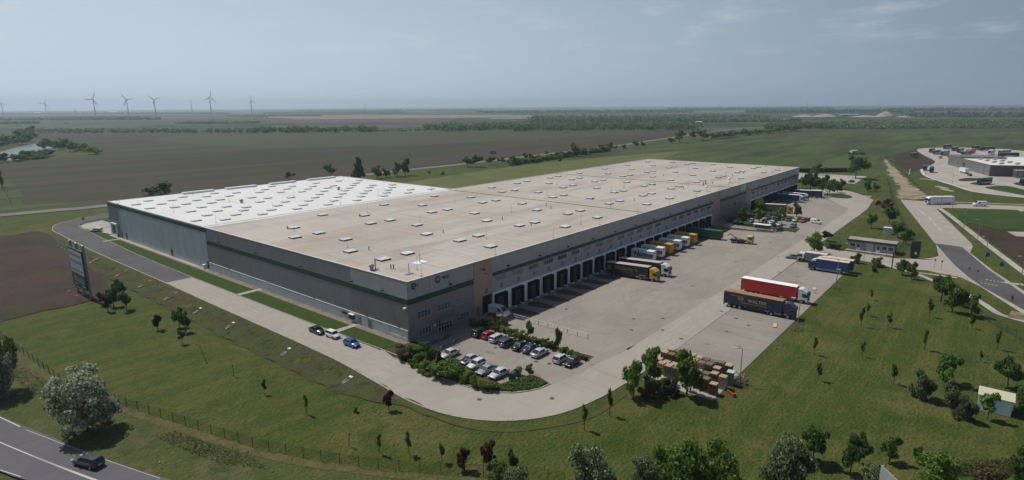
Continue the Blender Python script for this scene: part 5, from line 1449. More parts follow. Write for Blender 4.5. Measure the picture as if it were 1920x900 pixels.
tree('bright yellow-green bush at the lower fence', 940, 900, 858, 44, 'bush', L_bright)
tree('pale flowering bush beside the bright green bush at the bottom edge', 962, 922, 874, 48, 'spray', L_white, name='shrub', cat='shrub')
# leaning bare stakes
def sapling_stake(label, bx, by, ty, dx=0):
    p = g(bx, by); h = (by - ty) * depth(p) / FOC
    t = thing('bare_sapling', label, 'sapling', (p.x, p.y, gz(p.x, p.y)))
    v = RGT * (dx * depth(p) / FOC)
    MB().tube((0, 0, -.05), (v.x, v.y, h), .055, .025, 5).build('stem', bark, t)
    mb = leafcloud([(v.x, v.y, h, .22, .22, .3, 1), (v.x * .6, v.y * .6, h * .6, .2, .2, .3, .6)], 40, .10, int(bx))
    mb.build('twigs', L_dark, t)
sapling_stake('bare leaning stem on the lawn left of the ditch end', 386, 676, 648, -8)
sapling_stake('short bare stem standing alone on the left lawn', 438, 705, 683, 0)
sapling_stake('bare stem between two stakes on the lawn near the lower fence', 654, 836, 811, 2)
sapling_stake('leaning dead trunk in the meadow by the highway at the left edge', 24, 388, 344, -12)
tree('slim dark poplar at the left edge by the highway', 4, 352, 322, 8, 'oval', L_dark)
# big silver blossom tree and others in the lower-left verge
tree('big silver-white blossoming tree on the verge beside the corner road', 165, 808, 695, 106, 'spray', L_silver)
tree('dark green tree at the left edge behind the white blossom bush', -2, 735, 612, 68, 'broad', L_dark)
tree('white blossoming shrub at the left edge beside the fence', 8, 742, 664, 56, 'spray', L_silver, name='shrub', cat='shrub')
# rounded bushes of the road bend and pallet group
PG = 'trees around the pallet store'
tree('thin columnar sapling on the lawn strip just left of the bend end', 1143, 779, 729, 10, 'slim', L_dark, group=PG)
tree('tiny-topped thin sapling on the lawn outside the road bend', 1096, 806, 757, 11, 'slim', L_green, group=PG)
tree('pale green upright tree, left one beside the service road bend', 1187, 745, 672, 42, 'oval', L_green, group=PG)
tree('pale green upright tree, right one touching the pallet stacks', 1219, 715, 652, 40, 'oval', L_green, group=PG)
tree('dense full-crowned green tree in front of the pallet stacks', 1288, 742, 662, 52, 'oval', L_green, group=PG)
tree('brownish round bush under the two upright trees', 1219, 744, 703, 40, 'bush', L_brown, group=PG)
tree('dark bush between the brownish bush and the pallets', 1243, 735, 706, 26, 'bush', L_dark, group=PG)
tree('low brown-green bush left of the dense tree trunk', 1260, 740, 714, 28, 'bush', L_brown, group=PG)
# bottom edge
BE = 'trees along the bottom edge'
tree('white flowering tree at the bottom edge below the road bend', 1108, 944, 832, 78, 'spray', L_white, group=BE)
tree('smaller white flowering bush right of the big white flowering tree', 1206, 944, 850, 50, 'spray', L_white, name='shrub', cat='shrub', group=BE)
tree('broad fresh green tree at the bottom edge, larger left one', 1268, 944, 818, 84, 'broad', L_green, group=BE)
tree('broad fresh green tree at the bottom edge, right one', 1352, 948, 826, 78, 'broad', L_green, group=BE)
tree('low green bush filling the gap between the two broad green trees', 1315, 938, 862, 54, 'bush', L_bright, group=BE)
tree('pale yellow-white flowering tree at the bottom edge below the apron', 1469, 946, 810, 92, 'spray', L_white, group=BE)
tree('clipped round-headed tree right of the pale flowering tree', 1524, 866, 801, 46, 'mop', L_dark, group=BE)
tree('dark green tree behind its twin at the bottom of the lawn', 1610, 868, 813, 38, 'round', L_dark, group=BE)
tree('dark green tree in front of its twin at the bottom of the lawn', 1594, 887, 829, 36, 'round', L_dark, group=BE)
tree('dark round tree right of the twin trees at the bottom of the lawn', 1667, 866, 816, 31, 'round', L_dark, group=BE)
tree('small upright bush right of the row of three dark trees', 1720, 867, 837, 17, 'bush', L_dark, group=BE)
tree('pale flowering bush in front of the metal billboard', 1633, 930, 868, 40, 'spray', L_white, name='shrub', cat='shrub', group=BE)
tree('wide dark green bush at the bottom edge right of the metal billboard', 1760, 908, 842, 74, 'bush', L_green, group=BE)
tree('low green bush at the bottom edge in the right corner', 1848, 920, 872, 66, 'bush', L_brown, group=BE)
tree('dark green bush in the lower right corner', 1915, 905, 842, 46, 'bush', L_dark, group=BE)
# right lawn
RL = 'trees on the right lawn'
tree('grey-green bush standing alone left of the hut', 1727, 748, 694, 42, 'bush', L_grey, group=RL)
tree('round dark green tree behind the bushes left of the hut', 1772, 718, 664, 42, 'mop', L_dark, group=RL)
tree('small round green tree overlapping the bigger one left of the hut', 1772, 735, 690, 24, 'round', L_green, group=RL)
tree('grey-green bush in the middle of the three left of the hut', 1782, 763, 714, 40, 'bush', L_grey, group=RL)
tree('grey-green bush closest to the hut wall', 1809, 786, 742, 36, 'bush', L_grey, group=RL)
tree('thin leafy tree standing in front of the white hut', 1851, 786, 733, 27, 'slim', L_green, group=RL)
tree('round-crowned dark tree behind the right end of the hut', 1889, 725, 672, 44, 'round', L_dark, group=RL)
tree('dark bush at the right edge beside the hut', 1922, 776, 728, 36, 'bush', L_dark, group=RL)
tree('dark tree on the path side of the gate lawn, left of a pair', 1691, 515, 486, 23, 'round', L_dark, group=RL)
tree('dark tree on the path side of the gate lawn, right of a pair', 1708, 523, 492, 18, 'round', L_dark, group=RL)
tree('full dark green tree standing beside the footpath of the right road', 1764, 565, 518, 30, 'round', L_dark, group=RL)
tree('pale green tree with thin crown between dark ones by the footpath', 1785, 586, 528, 31, 'oval', L_green, group=RL)
tree('purple-leaved bush between the pale green trees by the footpath', 1806, 575, 546, 20, 'oval', L_red, group=RL)
tree('loose green tree at the right end of the group by the footpath', 1821, 593, 550, 25, 'oval', L_green, group=RL)
for i, (bx, by, ty, wd, lab) in enumerate([
    (1633, 562, 543, 7, 'thin young sapling nearest the end of the apron, below the blue truck'), (1626, 592, 568, 7, 'thin young sapling, second below the blue truck on the lawn'),
    (1614, 612, 575, 7, 'tall thin young sapling, third below the blue truck on the lawn'), (1666, 614, 586, 9, 'thin young sapling standing midway between apron and footpath trees'),
    (1742, 594, 561, 10, 'thin young tree standing left of the footpath trees'), (1527, 665, 631, 8, 'thin young sapling nearest the apron edge on the right lawn'),
    (1616, 668, 639, 7, 'thin young sapling alone in the middle of the right lawn'), (1534, 713, 679, 12, 'thin tree with small round head on the lawn below the apron'),
    (1675, 720, 682, 11, 'thin tree with small round head left of the grey-green bush'), (1733, 656, 616, 9, 'thin upright tree above the round tree left of the hut'),
    (1869, 655, 619, 9, 'thin young tree by the right-hand fence'), (1838, 678, 657, 6, 'short bare sapling between the fence and the hut trees'),
    (1822, 616, 592, 8, 'thin young sapling below the loose tree of the footpath group')]):
    tree(lab, bx, by, ty, wd, 'slim', L_dark, name='sapling', cat='sapling', group='saplings on the right lawn', far=False)
for bx, by, ty, wd, lab in [(1606, 493, 475, 18, 'clipped round bush beside the blue box truck'), (1644, 500, 483, 20, 'clipped round bush at the gate path'), (1638, 509, 498, 10, 'tiny round bush on the lawn below the gate path'),
                            (1558, 466, 455, 20, 'low dark bush on the tip of the gate island'), (1570, 468, 458, 14, 'low purple-brown bush on the gate island')]:
    tree(lab, bx, by, ty, wd, 'bush', L_bright if 'clipped' in lab else (L_brown if 'brown' in lab else L_dark), far=False)
# gate area
GA = 'trees around the gatehouse'
tree('green tree with two crowns at the gate beside the grey box truck', 1527, 474, 438, 30, 'broad', L_green, group=GA)
tree('purple-leaved small tree at the corner of the gate island', 1550, 452, 434, 19, 'round', L_red, group=GA)
tree('dark tree on the lawn behind the gatehouse, left one', 1633, 428, 402, 19, 'round', L_dark, group=GA)
tree('dark red tree behind the gatehouse lawn by the track', 1657, 398, 374, 28, 'round', L_red, group=GA)
tree('tall dark tree below the red tree on the gatehouse lawn', 1667, 418, 382, 28, 'oval', L_dark, group=GA)
tree('dark round tree behind the right end of the gatehouse', 1682, 446, 417, 28, 'round', L_dark, group=GA)
tree('dark tree between the gatehouse and the black pylon sign', 1698, 458, 430, 20, 'round', L_dark, group=GA)
# far car park
for bx, by, ty, wd, k, lab in [(1390, 416, 389, 22, 'oval', 'dark green tree in the shade of the facade at the far car park'), (1425.5, 401, 374, 19, 'oval', 'tall green tree in front of the grey docked trailer'), (1423, 417, 392, 20, 'oval', 'green tree standing behind the bicycle shelter roof'),
                               (1461, 412, 390, 11, 'oval', 'slim green tree, left of the close pair at the far car park'), (1469, 411, 392, 9, 'oval', 'slim green tree, right of the close pair at the far car park'), (1493.5, 407, 382, 14, 'oval', 'egg-shaped green tree in front of the yellow cab'),
                               (1459, 421, 402, 14, 'oval', 'small round tree between the white cars of the far car park')]:
    tree(lab, bx, by, ty, wd, k, L_dark if 'dark' in lab else L_green, group='trees of the far car park', far=False)
for i, (bx, by, ty, wd) in enumerate([(1372, 415, 405, 26), (1384, 418, 408, 24), (1400, 409, 396, 26), (1413, 404, 394, 22), (1441, 403, 398, 22), (1455, 404, 399, 16), (1502, 412, 406, 20), (1515, 414, 408, 16), (1450, 424, 417, 14), (1403, 422, 417, 20), (1383, 421, 414, 20)]):
    tree('low green hedge bush in the planted beds of the far car park', bx, by, ty, wd, 'bush', L_dark if i % 3 else L_green, group='hedge bushes of the far car park', far=True)
# end of the building
EB = 'trees at the far end of the warehouse'
for bx, by, ty, wd, lab in [(1505, 352, 331, 20, 'dense dark tree against the far end wall of the warehouse'), (1519, 360, 326, 27, 'large dark tree beside the far end of the warehouse'), (1535, 350, 332, 17, 'dark tree in the middle of the group at the loop road'), (1548, 348, 328, 15, 'dark tree at the back of the group at the loop road'),
                            (1555, 363, 337, 17, 'pale green slim tree at the head of the loop road'), (1570, 361, 341, 14, 'dark green tree on the loop island'), (1578, 354, 336, 13, 'green tree at the right of the loop road group'), (1540, 358, 342, 13, 'low dark tree in front of the group at the loop road'),
                            (1626, 359, 338, 14, 'dark upright tree beside the drainage strip, left one'), (1641, 358, 344, 13, 'dark rounded tree beside the drainage strip, right one'), (1604, 335, 294, 38, 'large lone dark tree at the edge of the green field'), (1530, 328, 308, 17, 'dark tree in front of the brown timber wall')]:
    tree(lab, bx, by, ty, wd, 'oval' if wd < 20 else 'round', L_green if 'pale' in lab else L_dark, group=EB, far=False)
# behind the warehouse, along the highway
BW = 'trees behind the warehouse roofs'
for bx, by, ty, wd, k, lab in [(673, 336, 296, 22, 'cone', 'tall dark conifer rising behind the white roof'), (619, 331, 309, 20, 'round', 'dark round tree just behind the white roof left of the conifer'), (543, 338, 322, 20, 'round', 'small grey-green tree behind the middle of the white roof'), (303, 366, 342, 54, 'bush', 'broad round bush behind the back edge of the white roof'),
                               (707, 335, 312, 20, 'oval', 'green tree right of the tall conifer behind the roofs'), (724, 333, 316, 14, 'oval', 'small green tree second right of the conifer'), (745, 331, 304, 20, 'oval', 'pale green tree at the highway, left of a touching pair'), (760, 329, 298, 19, 'oval', 'dark green tree at the highway, right of a touching pair'),
                               (877, 313, 295, 20, 'round', 'green tree at the highway, left of the next group'), (893, 313, 291, 24, 'round', 'larger green tree in the middle of the next highway group'), (920, 309, 294, 18, 'round', 'dark round tree right of the middle highway group'), (941, 307, 296, 14, 'round', 'small dark tree before the long highway hedge'),
                               (1076, 293, 268, 16, 'oval', 'dark upright tree rising from the long highway hedge'), (1125, 285, 271, 11, 'oval', 'small upright tree in the long hedge right of the tall one'), (1143, 281, 268, 14, 'round', 'rounded tree at the right end of the long hedge'), (1192, 277, 264, 12, 'round', 'lone round tree past the end of the long hedge'),
                               (1258, 269, 259, 16, 'round', 'low tree beside the big round highway tree'), (1274, 268, 244, 21, 'round', 'big round dark tree at the highway crossing'), (1298, 262, 246, 14, 'round', 'dark tree right of the big round highway tree'), (1318, 263, 245, 28, 'round', 'wide dark tree third right at the highway crossing'), (1340, 260, 246, 24, 'spray', 'pale greyish tree right of the wide dark highway tree')]:
    tree(lab, bx, by, ty, wd, k, L_silver if 'greyish' in lab else (L_green if 'pale' in lab or k == 'oval' else L_dark), group=BW, far=True)
hr = random.Random(5)
for i in range(34):
    t_ = i / 33
    x = 962 + t_ * 178 + hr.uniform(-3, 3); y = 309 - t_ * 26 + hr.uniform(-1.5, 1.5)
    tree('green hedge bush in the long row beside the highway', x, y, y - hr.uniform(7, 15) * (1.1 - .3 * t_), hr.uniform(13, 22), 'bush', hr.choice([L_dark, L_green]), group='hedge row along the highway', far=True)
for i in range(26):
    t_ = i / 25
    x = 1346 + t_ * 150 + hr.uniform(-3, 3); y = 260 - t_ * 15 + hr.uniform(-1.2, 1.2)
    tree('roadside tree in the distant row beyond the highway crossing', x, y, y - hr.uniform(6, 13), hr.uniform(10, 20), 'round', hr.choice([L_dark, L_green, L_dark, L_grey]), name='tree', group='distant tree row at the crossing', far=True, cat='tree')
for x, y, s in ((960, 298, 9), (985, 292, 8), (1025, 286, 6), (1155, 276, 6), (1170, 275, 7), (1205, 270, 7), (1050, 300, 6), (830, 325, 6), (805, 322, 5)):
    tree('small round bush scattered along the highway verge', x, y + 3, y + 3 - s, s * 1.3, 'bush', L_dark, group='bushes of the highway verge', far=True)
# pond
for i in range(40):
    if i < 15: x = -6 + hr.uniform(0, 66); y = 282 - x * .23 - hr.uniform(1, 14)
    elif i < 28: x, y = 27 + (i - 15) * 5.6 + hr.uniform(-3, 3), 302 - (i - 15) * .7 + hr.uniform(-2, 2)
    elif i < 38: x, y = 88 + (i - 28) * 10 + hr.uniform(-4, 4), 280 + (i - 28) * .9 + hr.uniform(-4, 4)
    else: x, y = -2 + (i - 38) * 9, 304
    tree('leafy tree of the clump along the pond bank', x, y, y - (hr.uniform(10, 15) if 15 <= i < 28 else hr.uniform(12, 20)), hr.uniform(16, 26), hr.choice(['round', 'broad', 'oval']), hr.choice([L_dark, L_green, L_green]), group='trees around the pond', far=True)

# front car park planting
FB = 'shrubs of the front planting bed'
for bx, by, ty, wd, k, m_, lab in [(850, 710, 679, 60, 'bush', L_green, 'large spreading green shrub between road and parked silver cars'), (824, 706, 682, 44, 'bush', L_dark, 'dark spreading shrub left of the large one at the road kerb'), (796, 697, 676, 32, 'bush', L_green, 'green shrub at the kerb below the small conifer tree'),
                                   (812, 700, 684, 16, 'bush', L_bright, 'small round shrub at the kerb between two bigger shrubs'), (757, 672, 649, 40, 'bush', L_brown, 'low brownish shrub at the wall corner end of the bed'), (776, 668, 646, 40, 'bush', L_green, 'low green shrub near the grass end of the bed'), (784, 684, 662, 34, 'bush', L_dark, 'dark low shrub in the middle of the bed near the lawn'),
                                   (824, 690, 657, 13, 'cone', L_dark, 'slim dark cypress beside the bicycle rack'), (806, 690, 643, 23, 'oval', L_green, 'small leafy tree in the bed before the bicycle rack'), (792, 657, 641, 22, 'bush', L_dark, 'dark shrub in the shade beside the office corner'),
                                   (872, 718, 700, 20, 'bush', L_bright, 'yellow-green small shrub beside the large spreading shrub'), (890, 726, 706, 24, 'bush', L_bright, 'bright low shrub in the reddish soil of the bed'), (906, 731, 713, 24, 'bush', L_green, 'low green shrub in front of the silver saloons'), (922, 732, 718, 26, 'bush', L_dark, 'dark low shrub next to the clipped ground cover'), (880, 703, 692, 20, 'bush', L_green, 'shrub touching the bonnet of the pale hatchback')]:
    tree(lab, bx, by, ty, wd, k, m_, name='shrub' if k == 'bush' else 'tree', cat='shrub' if k == 'bush' else 'tree', group=FB, far=False)
for bx, by, ty, wd, lab in [(993.5, 634, 604, 15, 'young pyramid tree in the hedge, nearer the building'), (1046.5, 655, 615, 16, 'young pyramid tree in the hedge at its outer half'), (941.5, 617, 595, 15, 'small loose tree beside the stacked orange pallets'), (993, 706, 684, 15, 'thin yellow-green sapling on the ground cover by the waste bins')]:
    tree(lab, bx, by, ty, wd, 'oval', L_bright if 'yellow' in lab else L_green, far=False)
for i, (bx, by, ty, wd) in enumerate([(890, 610, 600, 26), (904, 611, 602, 26), (917, 615, 603, 22), (932, 619, 608, 22), (946, 624, 612, 22), (960, 628, 616, 22), (974, 635, 622, 24), (988, 641, 627, 20), (1004, 645, 631, 22), (1014, 648, 634, 16), (1025, 651, 636, 18), (1037, 655, 641, 18), (1058, 662, 650, 18), (1070, 666, 656, 16), (1082, 671, 662, 16), (1094, 675, 667, 14), (1052, 660, 653, 12), (963, 634, 625, 14)]):
    tree('green hedge bush in the strip behind the parked cars', bx, by, ty, wd, 'bush', [L_green, L_bright, L_dark, L_brown][i % 4], group='hedge bushes behind the parked cars', far=True)
# clipped ground cover at the tip of the bed, tall grass on the verge, far woods: uncountable
def cover(name, poly, n, hgt, size, mat, seed, z0=.05, edge=None):
    q = random.Random(seed)
    P = [(p[0], p[1]) for p in poly]
    x0, x1, y0, y1 = min(p[0] for p in P), max(p[0] for p in P), min(p[1] for p in P), max(p[1] for p in P)
    def ins(x, y):
        c = False
        for i in range(len(P)):
            a, b_ = P[i], P[i - 1]
            if (a[1] > y) != (b_[1] > y) and x < (b_[0] - a[0]) * (y - a[1]) / (b_[1] - a[1]) + a[0]: c = not c
        return c
    mb = MB(); k = 0; tries = 0
    while k < n and tries < n * 30:
        tries += 1
        x, y = q.uniform(x0, x1), q.uniform(y0, y1)
        if not ins(x, y): continue
        k += 1
        hh = hgt * (.55 + .45 * math.sin(x * 1.9 / hgt ** .5 + seed) * math.sin(y * 1.7 / hgt ** .5)) + hgt * .3
        z = z0 + hh * q.random() ** .6
        nrm = Vector((q.gauss(0, .6), q.gauss(0, .6), 1)).normalized()
        u = nrm.orthogonal().normalized(); u.rotate(Matrix.Rotation(q.uniform(0, 6.28), 3, nrm)); v = nrm.cross(u)
        s = size * q.uniform(.5, 1.3); c = Vector((x, y, z))
        mb.quad(c - u * s, c - v * s * .7, c + u * s, c + v * s * .7)
    return tag(mb.build(name, mat), kind='stuff')
cover('ground_cover', px((926, 733), (960, 735.5), (988, 732), (1010, 727), (1028, 719), (992, 707), (968, 713), (944, 722)), 2600, .45, .14, L_dark, 3, .09)
cover('tall_grass', px((300, 818), (400, 842), (490, 872), (480, 884), (380, 860)), 140, .6, .12, L_white, 15, .12)
cover('tall_grass', px((285, 815), (330, 812), (400, 835), (480, 862), (500, 880), (420, 872), (330, 842)), 1100, .7, .13, L_brown, 5, .12)
cover('tall_grass', px((40, 690), (120, 735), (110, 765), (60, 740), (20, 705)), 700, .5, .13, L_brown, 6, .12)
cover('tall_grass', px((1780, 870), (1925, 858), (1925, 885), (1790, 895)), 1500, .5, .13, L_brown, 7, 0)
def wood(name, a, b, wid, n, hh, size, mat, seed, z0=0.1, amp=.35):
    q = random.Random(seed)
    a, b = Vector(a).xy, Vector(b).xy
    d = b - a; nrm = Vector((-d.y, d.x)).normalized()
    mb = MB()
    k = max(8, int(d.length / (hh * .55)))
    crowns = [(q.random(), q.uniform(-.5, .5), q.uniform(1 - amp, 1.0)) for _ in range(int(k * max(1, wid / (hh * 1.5))))]
    for t_, s_, f in crowns:
        c0 = a + d * t_ + nrm * (s_ * wid)
        H_ = hh * f; r = hh * q.uniform(.45, .75)
        for _ in range(max(8, n // len(crowns))):
            dv = Vector((q.gauss(0, 1), q.gauss(0, 1), q.gauss(0, 1))).normalized()
            rr = q.random() ** .4
            c = Vector((c0.x + dv.x * r * rr, c0.y + dv.y * r * rr, z0 + max(.3, H_ * (.5 + .5 * dv.z * rr))))
            nn = (dv + Vector((q.gauss(0, .5), q.gauss(0, .5), q.gauss(.2, .5)))).normalized()
            u = nn.orthogonal().normalized(); u.rotate(Matrix.Rotation(q.uniform(0, 6.28), 3, nn)); v = nn.cross(u)
            s = size * q.uniform(.6, 1.3)
            mb.quad(c - u * s, c - v * s * .7, c + u * s, c + v * s * .7)
    return tag(mb.build(name, mat), kind='stuff')
wood('treeline', g(55, 249), g(480, 249), 30, 5000, 11, 1.7, L_grey, 1)
wood('treeline', g(470, 248.5), g(700, 247), 40, 4500, 14, 1.8, L_dark, 2)
wood('treeline', g(690, 247), g(800, 245), 15, 500, 5, 1.5, L_green, 3)
wood('woodland', g(815, 245), g(965, 241), 120, 6000, 17, 2.2, L_dark, 4)
wood('woodland', g(960, 243), g(1290, 240), 190, 9000, 15, 2.2, L_dark, 5)
wood('woodland', g(990, 231), g(1290, 229), 200, 5000, 18, 3.0, L_dark, 6)
wood('woodland', g(1435, 238), g(1560, 239), 160, 5000, 11, 2.2, L_dark, 7)
wood('woodland', g(1540, 239), g(1960, 237), 170, 8000, 8, 2.0, L_grey, 8, amp=.75)
wood('treeline', g(1560, 236), g(1930, 233), 120, 2500, 12, 2.2, L_dark, 18, amp=.7)
wood('woodland', g(1560, 234), g(1960, 231), 160, 6000, 9, 2.2, L_dark, 12)
for i, (x0, x1, y, hh) in enumerate([(1000, 1430, 222, 16), (1300, 1500, 229, 12), (1400, 1700, 212, 22), (1700, 2000, 220, 20), (1660, 1960, 209, 26), (900, 1300, 212, 22), (500, 760, 213, 16), (-50, 300, 226, 14), (120, 260, 222, 12), (560, 900, 209.5, 22), (-50, 420, 215.5, 16), (1250, 1560, 207, 26), (340, 480, 232, 8), (-60, 70, 233, 12), (430, 600, 219, 12)]):
    wood('treeline', g(x0, y), g(x1, y - (x1 - x0) * .004), 180 if hh > 14 else 60, 1500, hh, hh * .28, L_dark if i % 3 else L_grey, 20 + i, amp=.6)
# ------------------------------------------------------------------ wind turbines and pylons
turb = plain('turbine_grey', (0.42, 0.44, 0.46), .6, .3, var=.03)
def turbine(label, bx, by, hubpx, rot, Rr, yaw):
    p = g(bx, by); d = depth(p)
    hh = (by - hubpx) * d / FOC * 1.0
    t = thing('wind_turbine', label, 'wind turbine', (p.x, p.y, 0), 0, 'wind turbines on the horizon')
    k = hh / 95
    MB().tube((0, 0, 0), (0, 0, hh), 2.9 * k, 1.7 * k, 12).build('tower', turb, t)
    aim = Vector((-FWD.x, -FWD.y, 0)).normalized(); aim.rotate(Matrix.Rotation(yaw, 3, 'Z'))
    side = Vector((-aim.y, aim.x, 0))
    top = Vector((0, 0, hh))
    n = MB().tube(top - aim * 6 * k, top + aim * 4 * k, 2.2 * k, 1.9 * k, 8).build('nacelle', turb, t)
    hub = top + aim * 5.2 * k
    MB().tube(hub - aim * 1.2 * k, hub + aim * 2.2 * k, 1.7 * k, .6 * k, 8).build('hub', turb, t)
    for i in range(3):
        a = R_(rot + i * 120)
        dr = side * math.sin(a) + Vector((0, 0, 1)) * math.cos(a)
        ch = dr.cross(aim).normalized()
        rings = []
        for f, w_ in ((.02, 1.2), (.16, 2.7), (.5, 1.9), (.8, 1.2), (1, .4)):
            c = hub + dr * Rr * f
            rings.append([c + ch * w_ * k + aim * .3 * k, c + aim * .55 * k, c - ch * w_ * k * .7 - aim * .2 * k, c - aim * .35 * k])
        MB().loft(rings).build('blade', turb, t)
for X in [(180, 222, 187, 25, 46, .1, 'wind turbine with widest spread blades, third from the left on the horizon'), (242, 221, 187.5, -38, 44, .1, 'wind turbine right of the tallest blades, fourth from the left'), (293, 219, 187.5, -50, 40, .3, 'wind turbine in the middle of the row, fifth from the left'),
          (397, 218, 184, 8, 44, .9, 'wind turbine standing apart with an upright blade, sixth from the left'), (473, 217, 190, -10, 40, 1.2, 'slim faint wind turbine, rightmost of the row'), (88, 217, 194, 25, 50, .1, 'small faint wind turbine, second from the left'), (7, 219, 195, -22, 50, .1, 'wind turbine cut by the left edge of the picture')]:
    turbine(X[6], X[0], X[1], X[2], X[3], X[4] * 1.0, X[5])
pyl = plain('pylon_steel', (0.16, 0.17, 0.18), .6)
def pylon(label, bx, by, ty):
    p = g(bx, by); d = depth(p); hh = (by - ty) * d / FOC
    t = thing('power_pylon', label, 'power pylon', (p.x, p.y, 0), .6, 'power pylons on the horizon')
    m = MB(); b_ = hh * (.03 if 'slim' in label else .08)
    for sx in (-1, 1):
        for sy in (-1, 1): m.tube((sx * b_, sy * b_, 0), (sx * b_ * .15, sy * b_ * .15, hh), min(.35, hh * .010), min(.25, hh * .007), 4)
    for i in range(6):
        f0, f1 = i / 6, (i + 1) / 6
        for s in (-1, 1): m.tube((b_ * (1 - .85 * f0) * s, -b_ * (1 - .85 * f0), hh * f0), (-b_ * (1 - .85 * f1) * s, -b_ * (1 - .85 * f1), hh * f1), min(.2, hh * .005), min(.2, hh * .005), 4)
    m.build('lattice', pyl, t)
    m = MB()
    for z, l in ((.72, .2), (.84, .15), (.95, .1)): m.tube((-hh * l, 0, hh * z), (hh * l, 0, hh * z), min(.25, hh * .007), min(.25, hh * .007), 4)
    m.build('cross_arm', pyl, t)
for X in [(143, 219, 204, 'faint pylon between the second and third wind turbine'), (361, 217, 188, 'tall slim pylon between the fifth and sixth wind turbine'), (686, 212, 198, 'pylon on the horizon above the white roof, leftmost of the middle ones'), (744, 211, 201, 'short pylon on the horizon, second of the middle ones'), (772, 211, 201, 'short pylon on the horizon, third of the middle ones'),
          (911, 209, 196, 'pylon on the horizon above the roof joint'), (1047, 208, 195, 'pylon on the horizon above the woodland'), (1170, 207, 195, 'pylon on the horizon right of the woodland'), (1270, 206, 196, 'pylon on the horizon above the big highway tree'), (1384, 206, 195, 'pylon on the horizon left of the sand heaps'), (1512, 205, 192, 'pylon above the left sand heap'), (1647, 204, 192, 'pylon above the tall sand heap')]:
    pylon(X[3], *X[:3])
# ------------------------------------------------------------------ sand heaps and quarry sheds
sandm = layered('sand', (0.31, 0.24, 0.185), [((0.26, 0.20, 0.15), .03, .45, .62, .8, (1, 1, 1)), ((0.55, 0.45, 0.36), .1, .5, .7, .6, (1, 1, 1))])
sg = random.Random(9)
for X in [(1508, 219.5, 215, 40, 'low pale sand heap, leftmost of the quarry'), (1546, 219.5, 214, 46, 'broad sand heap left of the blue sheds'), (1622, 220, 216.5, 60, 'flat sand heap left of the tall cone'), (1660, 219.5, 209.5, 34, 'tall pointed sand heap in the quarry'), (1700, 220, 217, 44, 'flat sand heap right of the tall cone'), (1786, 217.5, 214.5, 40, 'pale sand heap far right in the quarry'), (1845, 216.5, 213.8, 44, 'low sand heap at the right end of the quarry')]:
    p = g(X[0], X[1]); d = depth(p); hh = (X[1] - X[2]) * d / FOC; r = X[3] / 2 * d / FOC
    n = 18; rings = []
    for f, z in ((1, -.5), (.82, .25), (.55, .62), (.25, .92), (.05, 1.0)):
        rings.append([(p.x + r * f * math.cos(6.283 * i / n) * (1 + .18 * math.sin(i * 2.1 + X[0])), p.y + r * f * math.sin(6.283 * i / n) * (1 + .18 * math.sin(i * 1.7 + X[0])), max(-.5, hh * z * (1 + .08 * math.sin(i + X[0])))) for i in range(n)])
    tag(MB().loft(rings).build('sand_heap', sandm, smooth=True), X[4], 'sand heap', 'sand heaps of the quarry')
def shed(label, p, rz, lx, ly, hh, wall, roof, name='shed', group=None):
    t = thing(name, label, 'building', tuple(Vector(p).xy) + (0,), rz, group)
    B(-lx / 2, lx / 2, -ly / 2, ly / 2, -.5, hh).build('wall', paint(wall, rough=.7, coat=0), t)
    MB().loft([[(-lx / 2 - .3, -ly / 2 - .3, hh + .003), (-lx / 2 - .3, ly / 2 + .3, hh + .003), (-lx / 2 - .3, 0, hh + ly * .14)], [(lx / 2 + .3, -ly / 2 - .3, hh + .003), (lx / 2 + .3, ly / 2 + .3, hh + .003), (lx / 2 + .3, 0, hh + ly * .14)]]).build('roof', paint(roof, rough=.6, coat=0), t)
    B(-lx * .3, -lx * .1, -ly / 2 - .06, -ly / 2 - .003, 0, hh * .8).build('door', paint(tuple(v * .4 for v in wall), rough=.7, coat=0), t)
    m = MB()
    for i in range(3): m.box(lx * (.02 + i * .15), lx * (.10 + i * .15), -ly / 2 - .06, -ly / 2 - .003, hh * .45, hh * .75)
    m.build('window', glass, t)
VA = math.atan2(RGT.y, RGT.x)
for X in [((1592, 218), 70, 20, 6, (.12, .25, .32), (.16, .32, .40), 'long blue-green sheds between the sand heaps'), ((1470, 227.5), 34, 16, 5, (.05, .055, .06), (.55, .56, .56), 'dark open shed with pale roof left of the quarry'), ((1310, 231), 18, 8, 4, (.6, .6, .6), (.6, .62, .64), 'small white shed beyond the woodland'), ((1735, 214), 26, 14, 9, (.16, .09, .08), (.14, .08, .07), 'dark red quarry building behind the heaps'), ((1780, 214), 20, 12, 12, (.12, .07, .065), (.15, .10, .09), 'brown quarry tower building'), ((212, 211.5), 90, 40, 9, (.72, .74, .75), (.78, .80, .82), 'large white hall on the horizon below the wind turbines'), ((71, 213), 60, 30, 8, (.72, .74, .75), (.78, .80, .82), 'white hall on the horizon at the left')]:
    shed(X[6], g(*X[0]), VA, *X[1:6])
shed('tiny white cabin with bushes out in the green field', g(1600, 287), VA + .2, 6, 3.5, 2.6, (.62, .62, .58), (.5, .5, .48))
for dx in (-8, 0, 9, 16): tree('dark low bush around the tiny cabin in the green field', 1602 + dx, 289.5, 285.5, 12, 'bush', L_dark, group='bushes at the field cabin', far=True)
